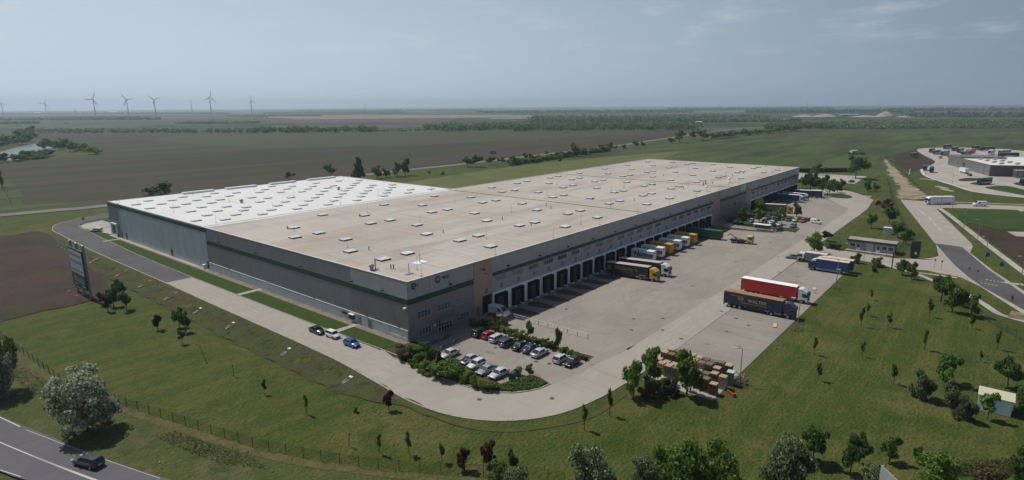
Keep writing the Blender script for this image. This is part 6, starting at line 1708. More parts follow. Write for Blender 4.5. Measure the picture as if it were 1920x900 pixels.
# timber wall and storage
o = thing('timber_stack', 'long dark brown timber stack at the edge of the green field', 'timber stack', tuple(g(1548, 323).xy) + (0,), VA + .02)
m = MB(); lg = random.Random(2)
for i in range(64):
    for j in range(5): m.tube((-20 + i * .62, -1.6, .35 + j * .62), (-20 + i * .62, 1.6, .35 + j * .62), .3, .3, 6)
m.build('logs', plain('log_brown', (0.075, 0.04, 0.03), .9, .1, var=.4, scale=.8), o)
for x in (-20.4, 0, 19.7): B(x - .08, x + .08, -1.7, 1.7, 0, 3.6).build('post', dkgrey, o)
o = thing('field_sign', 'white board on posts standing in the brown field beyond the highway', 'sign', tuple(g(1013, 269).xy) + (0,), VA)
B(-1.5, 1.5, -.1, .1, 3.5, 7.0).build('board', whitep, o)
for x in (-1.2, 1.2): B(x - .1, x + .1, -.22, -.11, 0, 7.2).build('post', steel, o)
o = thing('road_sign', 'blue-grey direction boards standing at the highway behind the roofs', 'sign', tuple(g(925, 294).xy) + (0,), VA)
B(-3, 3, -.1, .1, 2.4, 5.6).build('board', plain('board_blue', (0.16, 0.20, 0.25), .5), o)
for x in (-2.6, 0, 2.6): B(x - .09, x + .09, .11, .25, 0, 5.8).build('post', steel, o)
# ------------------------------------------------------------------ billboard on the left lawn
bb = thing('billboard', 'tall green billboard with white panel on three steel posts, seen edge-on on the left lawn', 'billboard', (-33.0, 92.6, -.05), 0)
bgreen = plain('billboard_green', (0.02, 0.085, 0.065), .5)
for y in (-5.3, 0, 5.3): MB().tube((.35, y, -.3), (.35, y, 14.2), .32, .32, 10).lathe([(.36, 14.2), (.36, 14.35), (.05, 14.5)], 10, (.35, y)).build('post', steel, bb)
pn = B(-.25, .02, -5.6, 5.6, 2.4, 12.9).build('panel', bgreen, bb)
B(-.29, -.253, -5.1, 5.1, 6.2, 12.2).build('white_panel', plain('billboard_white', (0.50, 0.54, 0.55), .6, var=.08), pn)
B(-.29, -.253, -5.55, 5.55, 2.45, 5.4).build('dark_panel', plain('billboard_dark', (0.018, 0.035, 0.032), .5), pn)
greyink = plain('billboard_ink', (0.20, 0.24, 0.25), .6)
sr = random.Random(4)
m = MB()
for z, hh in ((11.2, .75), (9.4, .9), (7.1, .7)):
    y = 4.5
    while y > -4.4:
        w_ = sr.uniform(.25, .55)
        m.box(-.305, -.291, y - w_, y, z - hh / 2, z + hh / 2 * sr.choice((1, 1, .6))); y -= w_ + sr.uniform(.12, .3)
m.box(-.305, -.291, -5.0, 5.0, 8.25, 8.4)
m.build('panel_print', greyink, pn)
text('panel_lettering', 'PROLOGIS', 1.75, plain('billboard_letter', (0.42, 0.46, 0.46), .6), pn, (-.297, -.2, 4.35), FACE_NX, 0, .01, .004)
m = MB(); m.box(-.305, -.291, -4.8, -2.4, 2.95, 3.25).box(-.305, -.291, 1.2, 4.2, 3.0, 3.2)
m.build('panel_print', plain('billboard_letter', (0.42, 0.46, 0.46), .6), pn)
m = MB()
for y in (-4.6, -1.3, 2.0, 5.2): m.tube((-.2, y, 13.0), (-2.4, y, 13.3), .07).tube((-2.4, y - .35, 13.3), (-2.4, y + .35, 13.3), .13)
for y in (-4.6, 2.0): m.tube((-.2, y, 1.9), (-2.4, y, 1.5), .07).tube((-2.4, y - .35, 1.5), (-2.4, y + .35, 1.5), .13)
m.build('lamp_arm', steel, bb)
B(.1, .3, -5.5, 5.5, 1.6, 1.85).build('cross_beam', steel, bb)
# metal billboard at the bottom edge
p = g(1653, 872, 5.2); q_ = g(1682, 900, 5.2); ed = (q_ - p).normalized(); p = p + ed * 3.2
o = thing('billboard', 'pale metal billboard back with frame, cut off by the bottom edge', 'billboard', (p.x, p.y, 0), math.atan2(ed.y, ed.x))
B(-3.2, 3.2, -.06, .06, 1.6, 5.2).build('panel', plain('metal_back', (0.36, 0.38, 0.41), .5, .4, .3), o)
for x in (-3.0, -1, 1, 3.0): B(x - .08, x + .08, .063, .22, 0, 5.3).build('post', steel, o)
for z in (1.8, 3.4, 5.0): B(-3.2, 3.2, .063, .14, z - .06, z + .06).build('rail', steel, o)
# ditch drains
brickm = layered('red_brick', (0.22, 0.105, 0.075), [((0.30, 0.19, 0.15), 1.5, .45, .65, .8, (1, 1, 1))])
stone = layered('white_stone', (0.26, 0.235, 0.20), [((0.25, 0.22, 0.19), 1.0, .48, .62, .9, (1, 1, 1))])
def chute(label, y, mat, wd):
    t = thing('drain_chute', label, 'drain', (-17.8, y, 0), 0, 'drain chutes in the ditch bank')
    m = MB(); pr = []
    for i in range(7):
        x = (-15.8 - i * .62) if mat is brickm else (-18.4 - i * .2); z = gz(x, y) + .10
        pr.append((x, z))
    for i in range(6):
        (xa, za), (xb, zb) = pr[i], pr[i + 1]
        for s in (-1, 1): m.loft([[(xa + 17.8, s * wd - .12, za - .1), (xa + 17.8, s * wd + .12, za - .1), (xa + 17.8, s * wd + .12, za + .12), (xa + 17.8, s * wd - .12, za + .12)], [(xb + 17.8, s * wd - .12, zb - .1), (xb + 17.8, s * wd + .12, zb - .1), (xb + 17.8, s * wd + .12, zb + .12), (xb + 17.8, s * wd - .12, zb + .12)]])
        m.quad((xa + 17.8, -wd, za + .02), (xb + 17.8, -wd, zb + .02), (xb + 17.8, wd, zb + .02), (xa + 17.8, wd, za + .02))
    m.build('channel', mat, t)
    if mat is stone:
        MB().box(-.15, .35, -.45, .45, gz(-17.7, y) - .2, gz(-17.7, y) + .3).build('inlet', plain('inlet_white', (0.62, 0.61, 0.58), .8), t)
for y, m_, lab in ((136, brickm, 'red brick drain chute behind the billboard posts'), (112, brickm, 'red brick drain chute right of the billboard top'), (94, brickm, 'red brick drain chute in the middle of the ditch'), (76, brickm, 'red brick drain chute with a clear pale rim nearest the pale road'), (58, stone, 'white stone drain inlet above the lone purple tree'), (41, stone, 'white stone drain inlet right of the pair of dark trees'), (17, stone, 'white stone drain inlet opposite the parked cars'), (-4, stone, 'white stone drain inlet nearest the road bend')):
    chute(lab, y, m_, .75 if m_ is brickm else .32)
# ------------------------------------------------------------------ fences
fgreen = plain('fence_green', (0.03, 0.05, 0.04), .6)
mesh_m = bpy.data.materials.new('wire_mesh'); mesh_m.use_nodes = True
t_ = mesh_m.node_tree; b_ = t_.nodes['Principled BSDF']; b_.inputs['Base Color'].default_value = (.035, .06, .05, 1); b_.inputs['Roughness'].default_value = .7
tr_ = t_.nodes.new('ShaderNodeBsdfTransparent'); ms_ = t_.nodes.new('ShaderNodeMixShader'); ms_.inputs[0].default_value = .22
L(t_, tr_.outputs[0], ms_.inputs[1]); L(t_, b_.outputs[0], ms_.inputs[2]); L(t_, ms_.outputs[0], t_.nodes['Material Output'].inputs['Surface'])
def fence(label, pts, gap, hh=1.9, name='fence', dens=None):
    P = [Vector(q[:2]) for q in pts]
    t = thing(name, label, 'fence', (P[0].x, P[0].y, 0))
    m = MB()
    o0 = P[0]
    carry = 0.0
    pmesh = MB().tube((0, 0, -.1), (0, 0, hh), .045, .045, 6).mesh('post', fgreen)
    for a, b in zip(P, P[1:]):
        za, zb = gz(*a), gz(*b)
        m.quad((a.x - o0.x, a.y - o0.y, za), (b.x - o0.x, b.y - o0.y, zb), (b.x - o0.x, b.y - o0.y, zb + hh - .15), (a.x - o0.x, a.y - o0.y, za + hh - .15))
        d = (b - a).length; s = carry
        while s < d:
            q = a.lerp(b, s / d); link('post', pmesh, t, (q.x - o0.x, q.y - o0.y, gz(q.x, q.y))); s += gap
        carry = s - d
    m.build('mesh', mesh_m, t)
    w_ = MB()
    for a, b in zip(P, P[1:]):
        for z in (hh - .15,): w_.tube((a.x - o0.x, a.y - o0.y, gz(*a) + z), (b.x - o0.x, b.y - o0.y, gz(*b) + z), .012, .012, 4)
    w_.build('wire', fgreen, t)
fence('green wire mesh fence with thin posts along the left lawn and lower edge', px((-30, 610), (20, 648), (120, 722), (232, 762), (360, 803), (480, 842), (600, 865), (700, 880), (850, 890), (1000, 897), (1060, 908)), 2.9, 1.9)
fence('green wire mesh fence along the footpath on the right lawn', px((1800, 566), (1838, 595), (1868, 612), (1925, 644), (1990, 680)), 3.0, 1.8)
fence('dark mesh gate fence between gatehouse and pylon sign', px((1677, 484), (1693, 462), (1700, 440)), 3.0, 2.2)
fence('tall thin fence along the drainage strip beside the right road', px((1663, 338), (1672, 372), (1690, 415), (1716, 458)), 6.0, 2.2)
fence('dark wire fence along the depot slope beside the dirt track', px((1668, 300), (1690, 322), (1718, 350), (1742, 372)), 6.0, 2.2)
# yard railings
def railing(label, a, b, n=7):
    t = thing('railing', label, 'railing', (a[0], a[1], 0))
    d = Vector((b[0] - a[0], b[1] - a[1], 0))
    for i in range(n + 1):
        q = d * i / n
        B(q.x - .05, q.x + .05, q.y - .05, q.y + .05, -.05, 1.1).build('post', steel, t)
    m = MB()
    for z in (.55, 1.08): m.tube((0, 0, z), (d.x, d.y, z), .04, .04, 5)
    m.build('rail', steel, t)
    B(-.06, .06, d.y, 0, -1.25, .04).build('edge_wall', concrete, t)
railing('grey steel railing at the edge of the near dock ramp', (24.86, -4.5), (24.86, -28.2), 9)
railing('grey steel railing at the edge of the far dock ramp', (161.64, -3.5), (161.64, -28.0), 9)
# ------------------------------------------------------------------ pallets
PR = random.Random(3)
def pallet_stack(label, x, y, n, mat, name='pallet_stack', lx=1.2, ly=.8, odd=0.0):
    t = thing(name, label, 'pallet stack', (x, y, 0), PR.uniform(-.03, .03), 'pallet stacks of the pallet store')
    m = MB()
    top = MB()
    for i in range(n):
        z = i * .146; dx, dy = PR.uniform(-.03, .03), PR.uniform(-.03, .03)
        if i == n - 1: dx += odd
        tgt = top if i == n - 1 else m
        for yy in (-ly / 2 + .06, 0, ly / 2 - .06): tgt.box(-lx / 2 + dx, lx / 2 + dx, yy - .05 + dy, yy + .05 + dy, z, z + .09)
        k = 6
        for j in range(k):
            xx = -lx / 2 + j * (lx - .13) / (k - 1)
            tgt.box(xx + dx, xx + .13 + dx, -ly / 2 + dy, ly / 2 + dy, z + .093, z + .125)
    m.build('pallets', mat, t)
    top.build('top_pallet', PR.choice([mat, woodl, woodl, woodg]), t)
    return t
ROWN = ['rear', 'second', 'third', 'front']
def stacklabel(r, k, n, tone):
    pos = 'at the road end' if k == 0 else ('at the lawn end' if k == n - 1 else '%s from the road end' % ['', 'second', 'third', 'fourth', 'fifth', 'sixth', 'seventh', 'eighth', 'ninth', 'tenth', 'eleventh'][k])
    return '%s wooden pallet stack in the %s row of the store, %s' % (tone, ROWN[r], pos)
for r, (x0, y0, x1, y1, n, lo, hi) in enumerate([(24.6, -47.2, 24.6, -58.2, 9, 18, 20), (23.0, -46.6, 22.2, -57.0, 8, 19, 21), (20.6, -46.6, 20.4, -58.8, 9, 14, 17), (19.2, -47.8, 17.2, -58.4, 8, 14, 17)]):
    for k in range(n):
        f = k / (n - 1)
        if r == 3 and 3 <= k <= 4: continue
        mt = PR.choice([woodm, woodm, woodl, woodg])
        tone = {'pallet_wood': 'brown', 'fresh_pallet_wood': 'pale', 'grey_pallet_wood': 'greyish'}[mt.name]
        pallet_stack(stacklabel(r, k, n, tone), x0 + (x1 - x0) * f, y0 + (y1 - y0) * f, PR.randint(lo, hi), mt, lx=1.25, ly=1.2)
o = thing('crate_stack', 'grey metal-topped crates stacked at the lawn end of the pallet store', 'crates', (22.6, -59.3, 0), .1)
for i in range(4): B(-.6, .6, -.5, .5, i * .6, i * .6 + .57).build('crate', plain('crate_grey', (0.20, 0.21, 0.22), .6), o)
B(-.7, .7, -.6, .6, 2.403, 2.5).build('crate_lid', plain('lid_grey', (0.42, 0.46, 0.50), .5), o)
o = thing('scrap_pile', 'jumbled pile of broken pallets beside the lamp post', 'pallet pile', (25.2, -60.2, 0), .3)
m = MB()
for i in range(30):
    c = Vector((PR.uniform(-1.4, 1.4), PR.uniform(-.8, .8), PR.uniform(.1, 1.2))); d = Vector((PR.uniform(-1, 1), PR.uniform(-1, 1), PR.uniform(-.3, .3))).normalized() * .6
    m.tube(c - d, c + d, .07, .07, 4)
m.build('boards', woodg, o)
o = thing('red_barrier', 'red beam lying at the lawn corner of the pallet store', 'beam', (19.6, -60.2, 0), .9)
MB().box(-1.6, 1.6, -.12, .12, .05, .28).box(-1.8, -1.5, -.3, .3, .0, .5).build('beam', paint((.42, .04, .03)), o)
for s in (-1.2, 1.2): B(s - .1, s + .1, -.3, .3, 0, .05).build('foot', dkgrey, o)
def planks(label, p, rz):
    o = thing('plank_bundle', label, 'planks', (p.x, p.y, .004), rz)
    for i in range(3): B(-1.3, 1.3, -.35 + i * .24, -.13 + i * .24, .05, .22).build('plank', woodl, o)
    for x in (-.9, .9): B(x - .06, x + .06, -.36, .36, 0, .049).build('batten', woodg, o)
planks('pale plank bundle lying alone on the apron near the lamp post', g(1453, 611), .25)
planks('pale plank bundle lying in front of the white-cabbed red truck', g(1527, 542), .25)
planks('pale plank bundle lying behind the red trailer', g(1391, 536), 1.2)
# orange fork lift and pallet tower by the tan bay
o = pallet_stack('tall brown pallet tower with orange-tan top beside the white panel van', *g(937, 610).xy, 17, woodm, lx=1.25, ly=1.2)
o = pallet_stack('second pallet tower right behind the orange fork lift', *(g(937, 610).xy + Vector((1.3, -.3))), 14, woodm, lx=1.25, ly=1.2)
p = g(921, 606)
t = thing('fork_lift', 'orange fork lift with black mast in the shade beside the pallet tower', 'fork lift', (p.x, p.y, .01), -.4)
MB().box(-1.1, .8, -.55, .55, .25, .95).box(-1.15, -.5, -.5, .5, .953, 1.25).build('body', paint((.62, .22, .02)), t)
m = MB()
for x in (-.6, .5):
    for y in (-.5, .5): m.tube((x, y, .95), (x * .8, y, 2.1), .04)
m.box(-.65, .55, -.55, .55, 2.1, 2.16); m.build('overhead_guard', black, t)
m = MB()
for y in (-.3, .3): m.box(.85, 1.0, y - .06, y + .06, .05, 2.4).box(1.0, 2.0, y - .07, y + .07, .06, .11)
m.build('mast', black, t)
for x in (-.75, .5): wheel_pair(t, x, .5, .26, .18)
# waste bins
def bin_(label, p, rz):
    t = thing('waste_bin', label, 'waste bin', (p.x, p.y, .012), rz, 'green waste bins')
    gm_ = paint((.035, .085, .045), rough=.5, coat=.1)
    MB().loft([[(-.6, -.42, .2), (.6, -.42, .2), (.6, .42, .2), (-.6, .42, .2)], [(-.7, -.55, 1.15), (.7, -.55, 1.15), (.7, .55, 1.15), (-.7, .55, 1.15)]]).build('tub', gm_, t)
    MB().loft([[(-.73, .58 * math.cos(a), 1.16 + .42 * math.sin(a)) for a in [i * PI / 8 for i in range(9)]], [(.73, .58 * math.cos(a), 1.16 + .42 * math.sin(a)) for a in [i * PI / 8 for i in range(9)]]]).build('lid', gm_, t)
    for x in (-.5, .5):
        for y in (-.35, .35): MB().cyl_y(x, y - .04, y + .04, .1, .1, 8).build('wheel', tyrem, t)
bin_('green wheeled waste bin nearer to the silver saloon', g(960.5, 712), .25)
bin_('green wheeled waste bin farther from the silver saloon', g(971, 704), .25)
# ------------------------------------------------------------------ lamp posts and road furniture
def lamp(label, bx, by, hh, rz, group='street lamps', two=False):
    p = g(bx, by)
    t = thing('street_lamp', label, 'street lamp', (p.x, p.y, 0), rz, group)
    MB().tube((0, 0, -.1), (0, 0, hh), .10, .06, 8).build('pole', steel, t)
    a = MB().tube((0, 0, hh - .05), (1.0, 0, hh + .12), .045, .04, 6).build('arm', steel, t)
    MB().loft([[(.9, -.10, hh + .10), (.9, .10, hh + .10), (.9, .08, hh + .22), (.9, -.08, hh + .22)], [(1.8, -.14, hh + .12), (1.8, .14, hh + .12), (1.8, .08, hh + .24), (1.8, -.08, hh + .24)]]).build('lamp_head', plain('lamp_pale', (0.68, 0.69, 0.70), .5), t)
    return t, p
YL = 'lamp posts of the apron'
lamp('lamp post rising beside the pallet store', 1387, 719, 6.6, 2.2, YL)
lamp('lamp post in front of the navy truck cab', 1495, 617, 6.8, PI / 2, YL)
lamp('lamp post at the end of the apron below the blue truck', 1568, 530, 6.8, PI / 2, YL)
def guard(label, bx, by):
    p = g(bx, by)
    t = thing('post_guard', label, 'guard frame', (p.x, p.y, 0), .3, 'guard frames around lamp posts')
    for i in range(4):
        a = i * PI / 2 + .4
        m = MB(); c, s = math.cos(a) * .8, math.sin(a) * .8
        for k in (-.5, 0, .5): m.tube((c - s * k, s + c * k, 0), (c - s * k, s + c * k, 1.0), .05, .05, 5)
        for z in (.4, .95): m.tube((c + s * .7, s - c * .7, z), (c - s * .7, s + c * .7, z), .05, .05, 5)
        m.build('hurdle', woodg, t)
guard('brownish guard frame round the lamp foot by the pallets', 1387, 722)
guard('brownish guard frame round the lamp foot by the navy cab', 1494, 619)
guard('brownish guard frame on the lawn at the end of the apron', 1567, 541)
RLG = 'street lamps along the right road'
for bx, by, hh, lab in [(1763, 391, 8, 'street lamp at the junction beside the white box truck'), (1783, 406, 8, 'street lamp at the bend of the pavement below the junction'), (1807, 428, 8, 'street lamp along the pavement beside the dark meadow'), (1832, 454, 8, 'street lamp along the pavement beside the bare soil'), (1845, 495, 8.5, 'street lamp beside the two blue signs'), (1912, 535, 8, 'street lamp at the right edge by the crossing'),
                        (1735, 330, 7, 'lamp post at the kerb of the depot yard, far one'), (1785, 346, 7, 'lamp post at the kerb of the depot yard, near one')]:
    lamp(lab, bx, by, hh, VA + PI, RLG)
def post_sign(label, bx, by, hh, wd, ht, mat, name='road_sign', rz=None):
    p = g(bx, by)
    t = thing(name, label, 'road sign', (p.x, p.y, 0), VA if rz is None else rz)
    MB().tube((0, 0, -.1), (0, 0, hh), .045, .045, 6).build('post', steel, t)
    B(-wd / 2, wd / 2, -.09, -.05, hh - ht, hh).build('plate', mat, t)
bluep = plain('sign_blue', (0.02, 0.09, 0.34), .4)
post_sign('blue square road sign beside the street lamp, left one', 1849, 494, 3.4, 1.3, 1.2, bluep)
post_sign('blue square road sign on the grass, right one', 1875, 512, 3.2, 1.2, 1.1, bluep)
post_sign('small dark sign post in the gate road, left one', 1751, 504, 3.0, .5, .5, dkgrey)
post_sign('small dark sign post in the gate road, right one', 1764, 507, 3.0, .5, .5, dkgrey)
post_sign('sign post on the edge of the asphalt road, left one', 1814, 524, 3.6, .6, .7, steel)
post_sign('sign post on the edge of the asphalt road, right one', 1830, 529, 3.6, .6, .7, steel)
post_sign('small blue sign at the far bend behind the storage hall', 158, 421, 3.0, 1.2, .9, plain('sign_navy', (0.03, 0.05, 0.10), .4), rz=R_(-60))
p = g(301, 879)
t = thing('marker_post', 'white roadside marker post with black band at the corner road', 'marker post', (p.x, p.y, .1))
B(-.06, .06, -.05, .05, 0, 1.0).build('post', whitep, t); B(-.065, .065, -.055, .055, .7, .88).build('band', black, t)
# black pylon sign at the gate
p = g(1714, 484)
t = thing('pylon_sign', 'black slab-shaped pylon sign with white mark at the gate road', 'sign', (p.x, p.y, -.05), R_(-62))
B(-1.3, 1.3, -.25, .25, .5, 5.6).build('slab', plain('slab_black', (0.02, 0.022, 0.025), .35), t)
B(-.9, .9, -.2, .2, 0, .497).build('foot', dkgrey, t)
mw = plain('mark_white', (0.6, 0.62, 0.63), .6)
MB().lathe([(.05, 0), (.42, .2), (.42, .6), (.2, .9), (.05, 1.0)], 8).build('white_mark', mw, t, loc=(.1, -.35, 1.3))
for z in (5.0, 4.4): B(-1.0, 1.0, -.27, -.253, z, z + .12).build('panel_line', plain('mark_grey', (0.2, 0.2, 0.21), .6), t)
# ------------------------------------------------------------------ gatehouse
gh = thing('gatehouse', 'low grey gatehouse with dark green roof edge at the site entrance', 'gatehouse', (149.2, -60.2, 0))
gw = clad('gatehouse_panels', (0.27, 0.275, 0.295), 1, 1.0, .05, .3)
B(0, 4.6, -6.9, 6.9, -.2, 2.95).build('wall', gw, gh)
B(-.45, 5.0, -7.3, 7.3, 2.953, 3.55).build('roof_edge', plain('gate_green', (0.015, 0.06, 0.05), .5), gh)
B(-.25, 4.8, -7.1, 7.1, 3.553, 3.58).build('roof', layered('gate_roof', (0.32, 0.29, 0.25), [((0.24, 0.22, 0.19), .3, .45, .62, .8, (1, 1, 1))]), gh)
for y0, y1, z0, z1, wh_ in ((4.6, 6.3, 1.0, 2.3, 1), (3.2, 4.2, 0, 2.2, 2), (-2.6, -1.6, 0, 2.2, 2), (-4.6, -3.1, 1.0, 2.3, 1), (-6.4, -4.9, 1.0, 2.3, 1)):
    f = B(-.10, -.003, y0 - .08, y1 + .08, z0 - (.08 if z0 else 0), z1 + .08).build('window' if wh_ == 1 else 'door', whitep, gh)
    B(-.13, -.103, y0 + .05, y1 - .05, z0 + (.05 if z0 else .9), z1 - .08).build('pane', wglass, f)
B(-.06, -.003, -.6, 1.4, .2, 2.8).build('wall_panel', plain('panel_pale', (0.42, 0.43, 0.45), .5), gh)
B(1.0, 1.9, -6.99, -6.903, 0, 2.1).build('door', dkgrey, gh)
sheet('pavement', [(147.2, -67.2), (149.15, -67.2), (149.15, -53.0), (147.2, -53.0)], .05, concrete)
p = g(1664, 438)
t = thing('electric_cabinet', 'white electric cabinet on the lawn behind the gatehouse', 'cabinet', (p.x, p.y, 0))
B(-1.1, 1.1, -1.3, 1.3, 0, 2.3).build('body', whitep, t); B(-1.25, 1.25, -1.45, 1.45, 2.303, 2.42).build('roof', trim, t)
for y in (-1.25, .03): B(-1.13, -1.103, y, y + 1.2, .2, 2.1).build('door', plain('door_pale', (0.55, 0.57, 0.58), .5), t)
def barrier(label, bx, by, rz):
    p = g(bx, by)
    t = thing('barrier', label, 'barrier', (p.x, p.y, 0), rz)
    B(-.22, .22, -.22, .22, 0, 1.1).build('housing', whitep, t)
    MB().tube((0, 0, .95), (3.4, 0, 2.6), .06, .05, 6).build('boom', whitep, t)
    m = MB()
    for i in range(4):
        a = Vector((0, 0, .95)).lerp(Vector((3.4, 0, 2.6)), .15 + i * .22); b = Vector((0, 0, .95)).lerp(Vector((3.4, 0, 2.6)), .24 + i * .22); m.tube(a, b, .068, .064, 6)
    m.build('boom_band', paint((.42, .02, .02)), t)
barrier('red and white gate barrier nearest the gatehouse', 1650, 486, PI * .62)
barrier('red and white gate barrier on the lawn side of the gate road', 1640, 489, -PI * .4)
for bx, by, hh, lab in ((1619, 491, 4.0, 'thin lamp post at the gate road, left one'), (1637, 494, 4.0, 'thin lamp post at the gate road, middle one'), (1672, 502, 4.4, 'dark thick post at the end of the gate fence')):
    p = g(bx, by)
    t = thing('gate_post', lab, 'post', (p.x, p.y, 0))
    MB().tube((0, 0, -.1), (0, 0, hh), .07 if 'thin' in lab else .16, .06 if 'thin' in lab else .15, 6).build('pole', dkgrey if 'dark' in lab else steel, t)
    B(-.16, .16, -.16, .16, hh, hh + .25).build('cap', dkgrey, t)
# white hut
hut = thing('hut', 'white utility hut with pale yellow-green sloping roof on the right lawn', 'hut', (38.9, -95.6, -.05))
hw = plain('hut_white', (0.78, 0.86, 0.86), .7, .2, var=.08, scale=1)
MB().loft([[(0, -2.1, -.1), (0, -2.1, 2.55), (2.6, -2.1, 2.85), (2.6, -2.1, -.1)], [(0, 2.1, -.1), (0, 2.1, 2.55), (2.6, 2.1, 2.85), (2.6, 2.1, -.1)]]).build('wall', hw, hut)
MB().loft([[(-.25, -2.35, 2.53), (-.25, -2.35, 2.68), (2.85, -2.35, 3.0), (2.85, -2.35, 2.87)], [(-.25, 2.3, 2.53), (-.25, 2.3, 2.68), (2.85, 2.3, 3.0), (2.85, 2.3, 2.87)]]).build('roof', plain('hut_roof', (0.47, 0.46, 0.33), .7, .2, var=.1), hut)
B(.8, 1.8, 2.103, 2.14, 0, 2.0).build('door', plain('hut_door', (0.50, 0.57, 0.56), .6), hut)
# bicycle shelter
t = thing('bicycle_shelter', 'bicycle shelter with white flat roof beside the far car park', 'shelter', (161.9, -20.4, 0))
B(-.1, 2.6, -3.2, 3.2, 2.3, 2.42).build('roof', whitep, t)
for y in (-3, -1, 1, 3): MB().tube((2.2, y, 0), (2.2, y, 2.3), .05).build('post', steel, t)
B(2.3, 2.36, -3.1, 3.1, .4, 2.2).build('rear_panel', wglass, t)
m = MB()
for i in range(9): m.tube((.6, -2.8 + i * .7, 0), (.6, -2.8 + i * .7, .75), .025).tube((.6, -2.8 + i * .7, .75), (1.6, -2.8 + i * .7, .75), .025).tube((1.6, -2.8 + i * .7, .75), (1.6, -2.8 + i * .7, 0), .025)
m.build('rack', dkgrey, t)
MB().tube((2.0, 3.1, 0), (2.0, 3.1, 4.2), .06).build('mast', whitep, t)
# ------------------------------------------------------------------ bicycles at the office corner
def bike_proto(col, p, rz, label):
    t = thing('bicycle', label, 'bicycle', (p[0], p[1], .012), rz, 'bicycles in the office rack')
    m = MB()
    A, C_, D, E_, F = (-.5, 0, .34), (-.12, 0, .30), (-.22, 0, .80), (.36, 0, .82), (.52, 0, .34)
    for a, b in ((A, C_), (A, D), (C_, D), (C_, E_), (D, E_), (E_, F), (E_, (.32, 0, .98))): m.tube(a, b, .028, .028, 5)
    m.build('frame', paint(col), t)
    MB().tube((.30, -.28, .98), (.30, .28, .98), .022, .022, 5).build('handlebar', dkgrey, t)
    MB().loft([[(-.38, -.1, .84), (-.38, .1, .84), (-.38, 0, .90)], [(-.08, -.03, .84), (-.08, .03, .84), (-.08, 0, .88)]]).build('saddle', black, t)
    for x in (-.5, .52):
        rg = MB(); n = 16
        rg.loft([[(x + r * math.cos(6.283 * i / n), yy, .34 + r * math.sin(6.283 * i / n)) for r, yy in ((.34, 0), (.30, .025), (.27, 0), (.30, -.025))] for i in range(n + 1)], cap=False)
        for i in range(4): rg.tube((x + .29 * math.cos(i * .785), 0, .34 + .29 * math.sin(i * .785)), (x - .29 * math.cos(i * .785), 0, .34 - .29 * math.sin(i * .785)), .008, .008, 3)
        rg.build('wheel', tyrem, t)
    return t
cols = [(.42, .43, .45), (.06, .12, .36), (.45, .04, .04), (.05, .05, .05), (.65, .65, .65), (.05, .25, .32)]
for i in range(20):
    row = i // 10; f = (i % 10) / 9
    p = g(818 + f * 38 + row * -10, 661 - f * 18 + row * -13)
    bike_proto(cols[(i * 5 + row) % 6], p, .35 + PR.uniform(-.25, .25), 'bicycle parked in the crowded rack beside the office corner, among look-alikes')
t = thing('bicycle_rack', 'low steel bicycle rack on the paving beside the office corner', 'rack', tuple(g(836, 652).xy) + (.012,), 0)
m = MB()
for i in range(12): m.tube((-2.5 + i * .5, -1.0, 0), (-2.5 + i * .5, -1.0, .5), .02, .02, 4).tube((-2.5 + i * .5, -1.0, .5), (-2.5 + i * .5, -.5, .5), .02, .02, 4)
m.build('hoops', steel, t); MB().tube((-2.7, -1, .05), (3.2, -1, .05), .03).build('base_rail', steel, t)
# manhole covers
mh = MB().lathe([(.42, 0), (.42, .012)], 14).mesh('manhole_cover', plain('cast_iron', (0.07, 0.055, 0.045), .7))
for bx, by in ((899, 749), (1035, 747), (929, 652), (1005, 678), (1030, 682), (1062, 574), (1184, 619), (1242, 619), (1277, 635), (1353, 584), (1298, 536), (1379, 491), (1444, 455), (1459, 482), (1461, 510), (1380, 597), (1403, 610), (1243, 597), (957, 700), (1188, 598)):
    p = g(bx, by)
    o = link('manhole_cover', mh, None, (p.x, p.y, .016 + (pit(p.x, p.y) if p.y > -30 and p.x > 25 else 0)))
    tag(o, 'dark round manhole cover set flush in the pale paving', 'manhole cover', 'manhole covers in the paving')
# ------------------------------------------------------------------ depot building
dp = thing('depot_building', 'low dark grey depot building with white roof at the right edge', 'building', (437.4, -82.4, .16), DEP)
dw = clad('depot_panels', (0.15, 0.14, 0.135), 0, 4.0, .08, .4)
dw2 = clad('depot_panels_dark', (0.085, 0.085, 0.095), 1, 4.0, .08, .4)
B(0, 84, -60, 0, 0, 7.0).build('wall', dw, dp)
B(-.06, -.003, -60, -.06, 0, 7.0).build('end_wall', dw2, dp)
B(.3, 83.7, -59.7, -.3, 7.003, 7.06).build('roof', plain('depot_roof', (0.62, 0.60, 0.56), .7, .2, var=.12, scale=.1), dp)
MB().box(-.1, 84.1, -.35, .06, 7.063, 7.5).box(-.1, .25, -60, -.353, 7.063, 7.5).build('parapet', dw, dp)
MB().box(60, 84, -30, -.36, 7.07, 8.2).build('roof_block', dw, dp)
for i in range(10):
    for j in range(2): B(12 + i * 6.2, 14.5 + i * 6.2, -9 - j * 9 - i % 2 * 3, -11 - j * 9 - i % 2 * 3, 7.07, 7.9).build('roof_light', plain('roof_light_grey', (0.33, 0.34, 0.35), .4), dp)
for x0, c_ in ((2.5, .30), (12, .30), (46, .04), (58, .22)):
    d = B(x0, x0 + 5.2, .003, .08, 0, 4.8).build('sliding_door', plain('depot_door_%02d' % int(c_ * 100), (c_, c_, c_ * 1.05), .5), dp)
    m = MB()
    for i in range(5): m.box(x0 + .2, x0 + 5.0, .081, .11, .5 + i * .9, 1.0 + i * .9)
    m.build('pane', wglass, d)
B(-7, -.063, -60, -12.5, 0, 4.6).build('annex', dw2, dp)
B(-7.1, -.063, -60, -12.4, 4.603, 4.9).build('annex_roof', plain('annex_roof', (0.30, 0.29, 0.27), .7), dp)
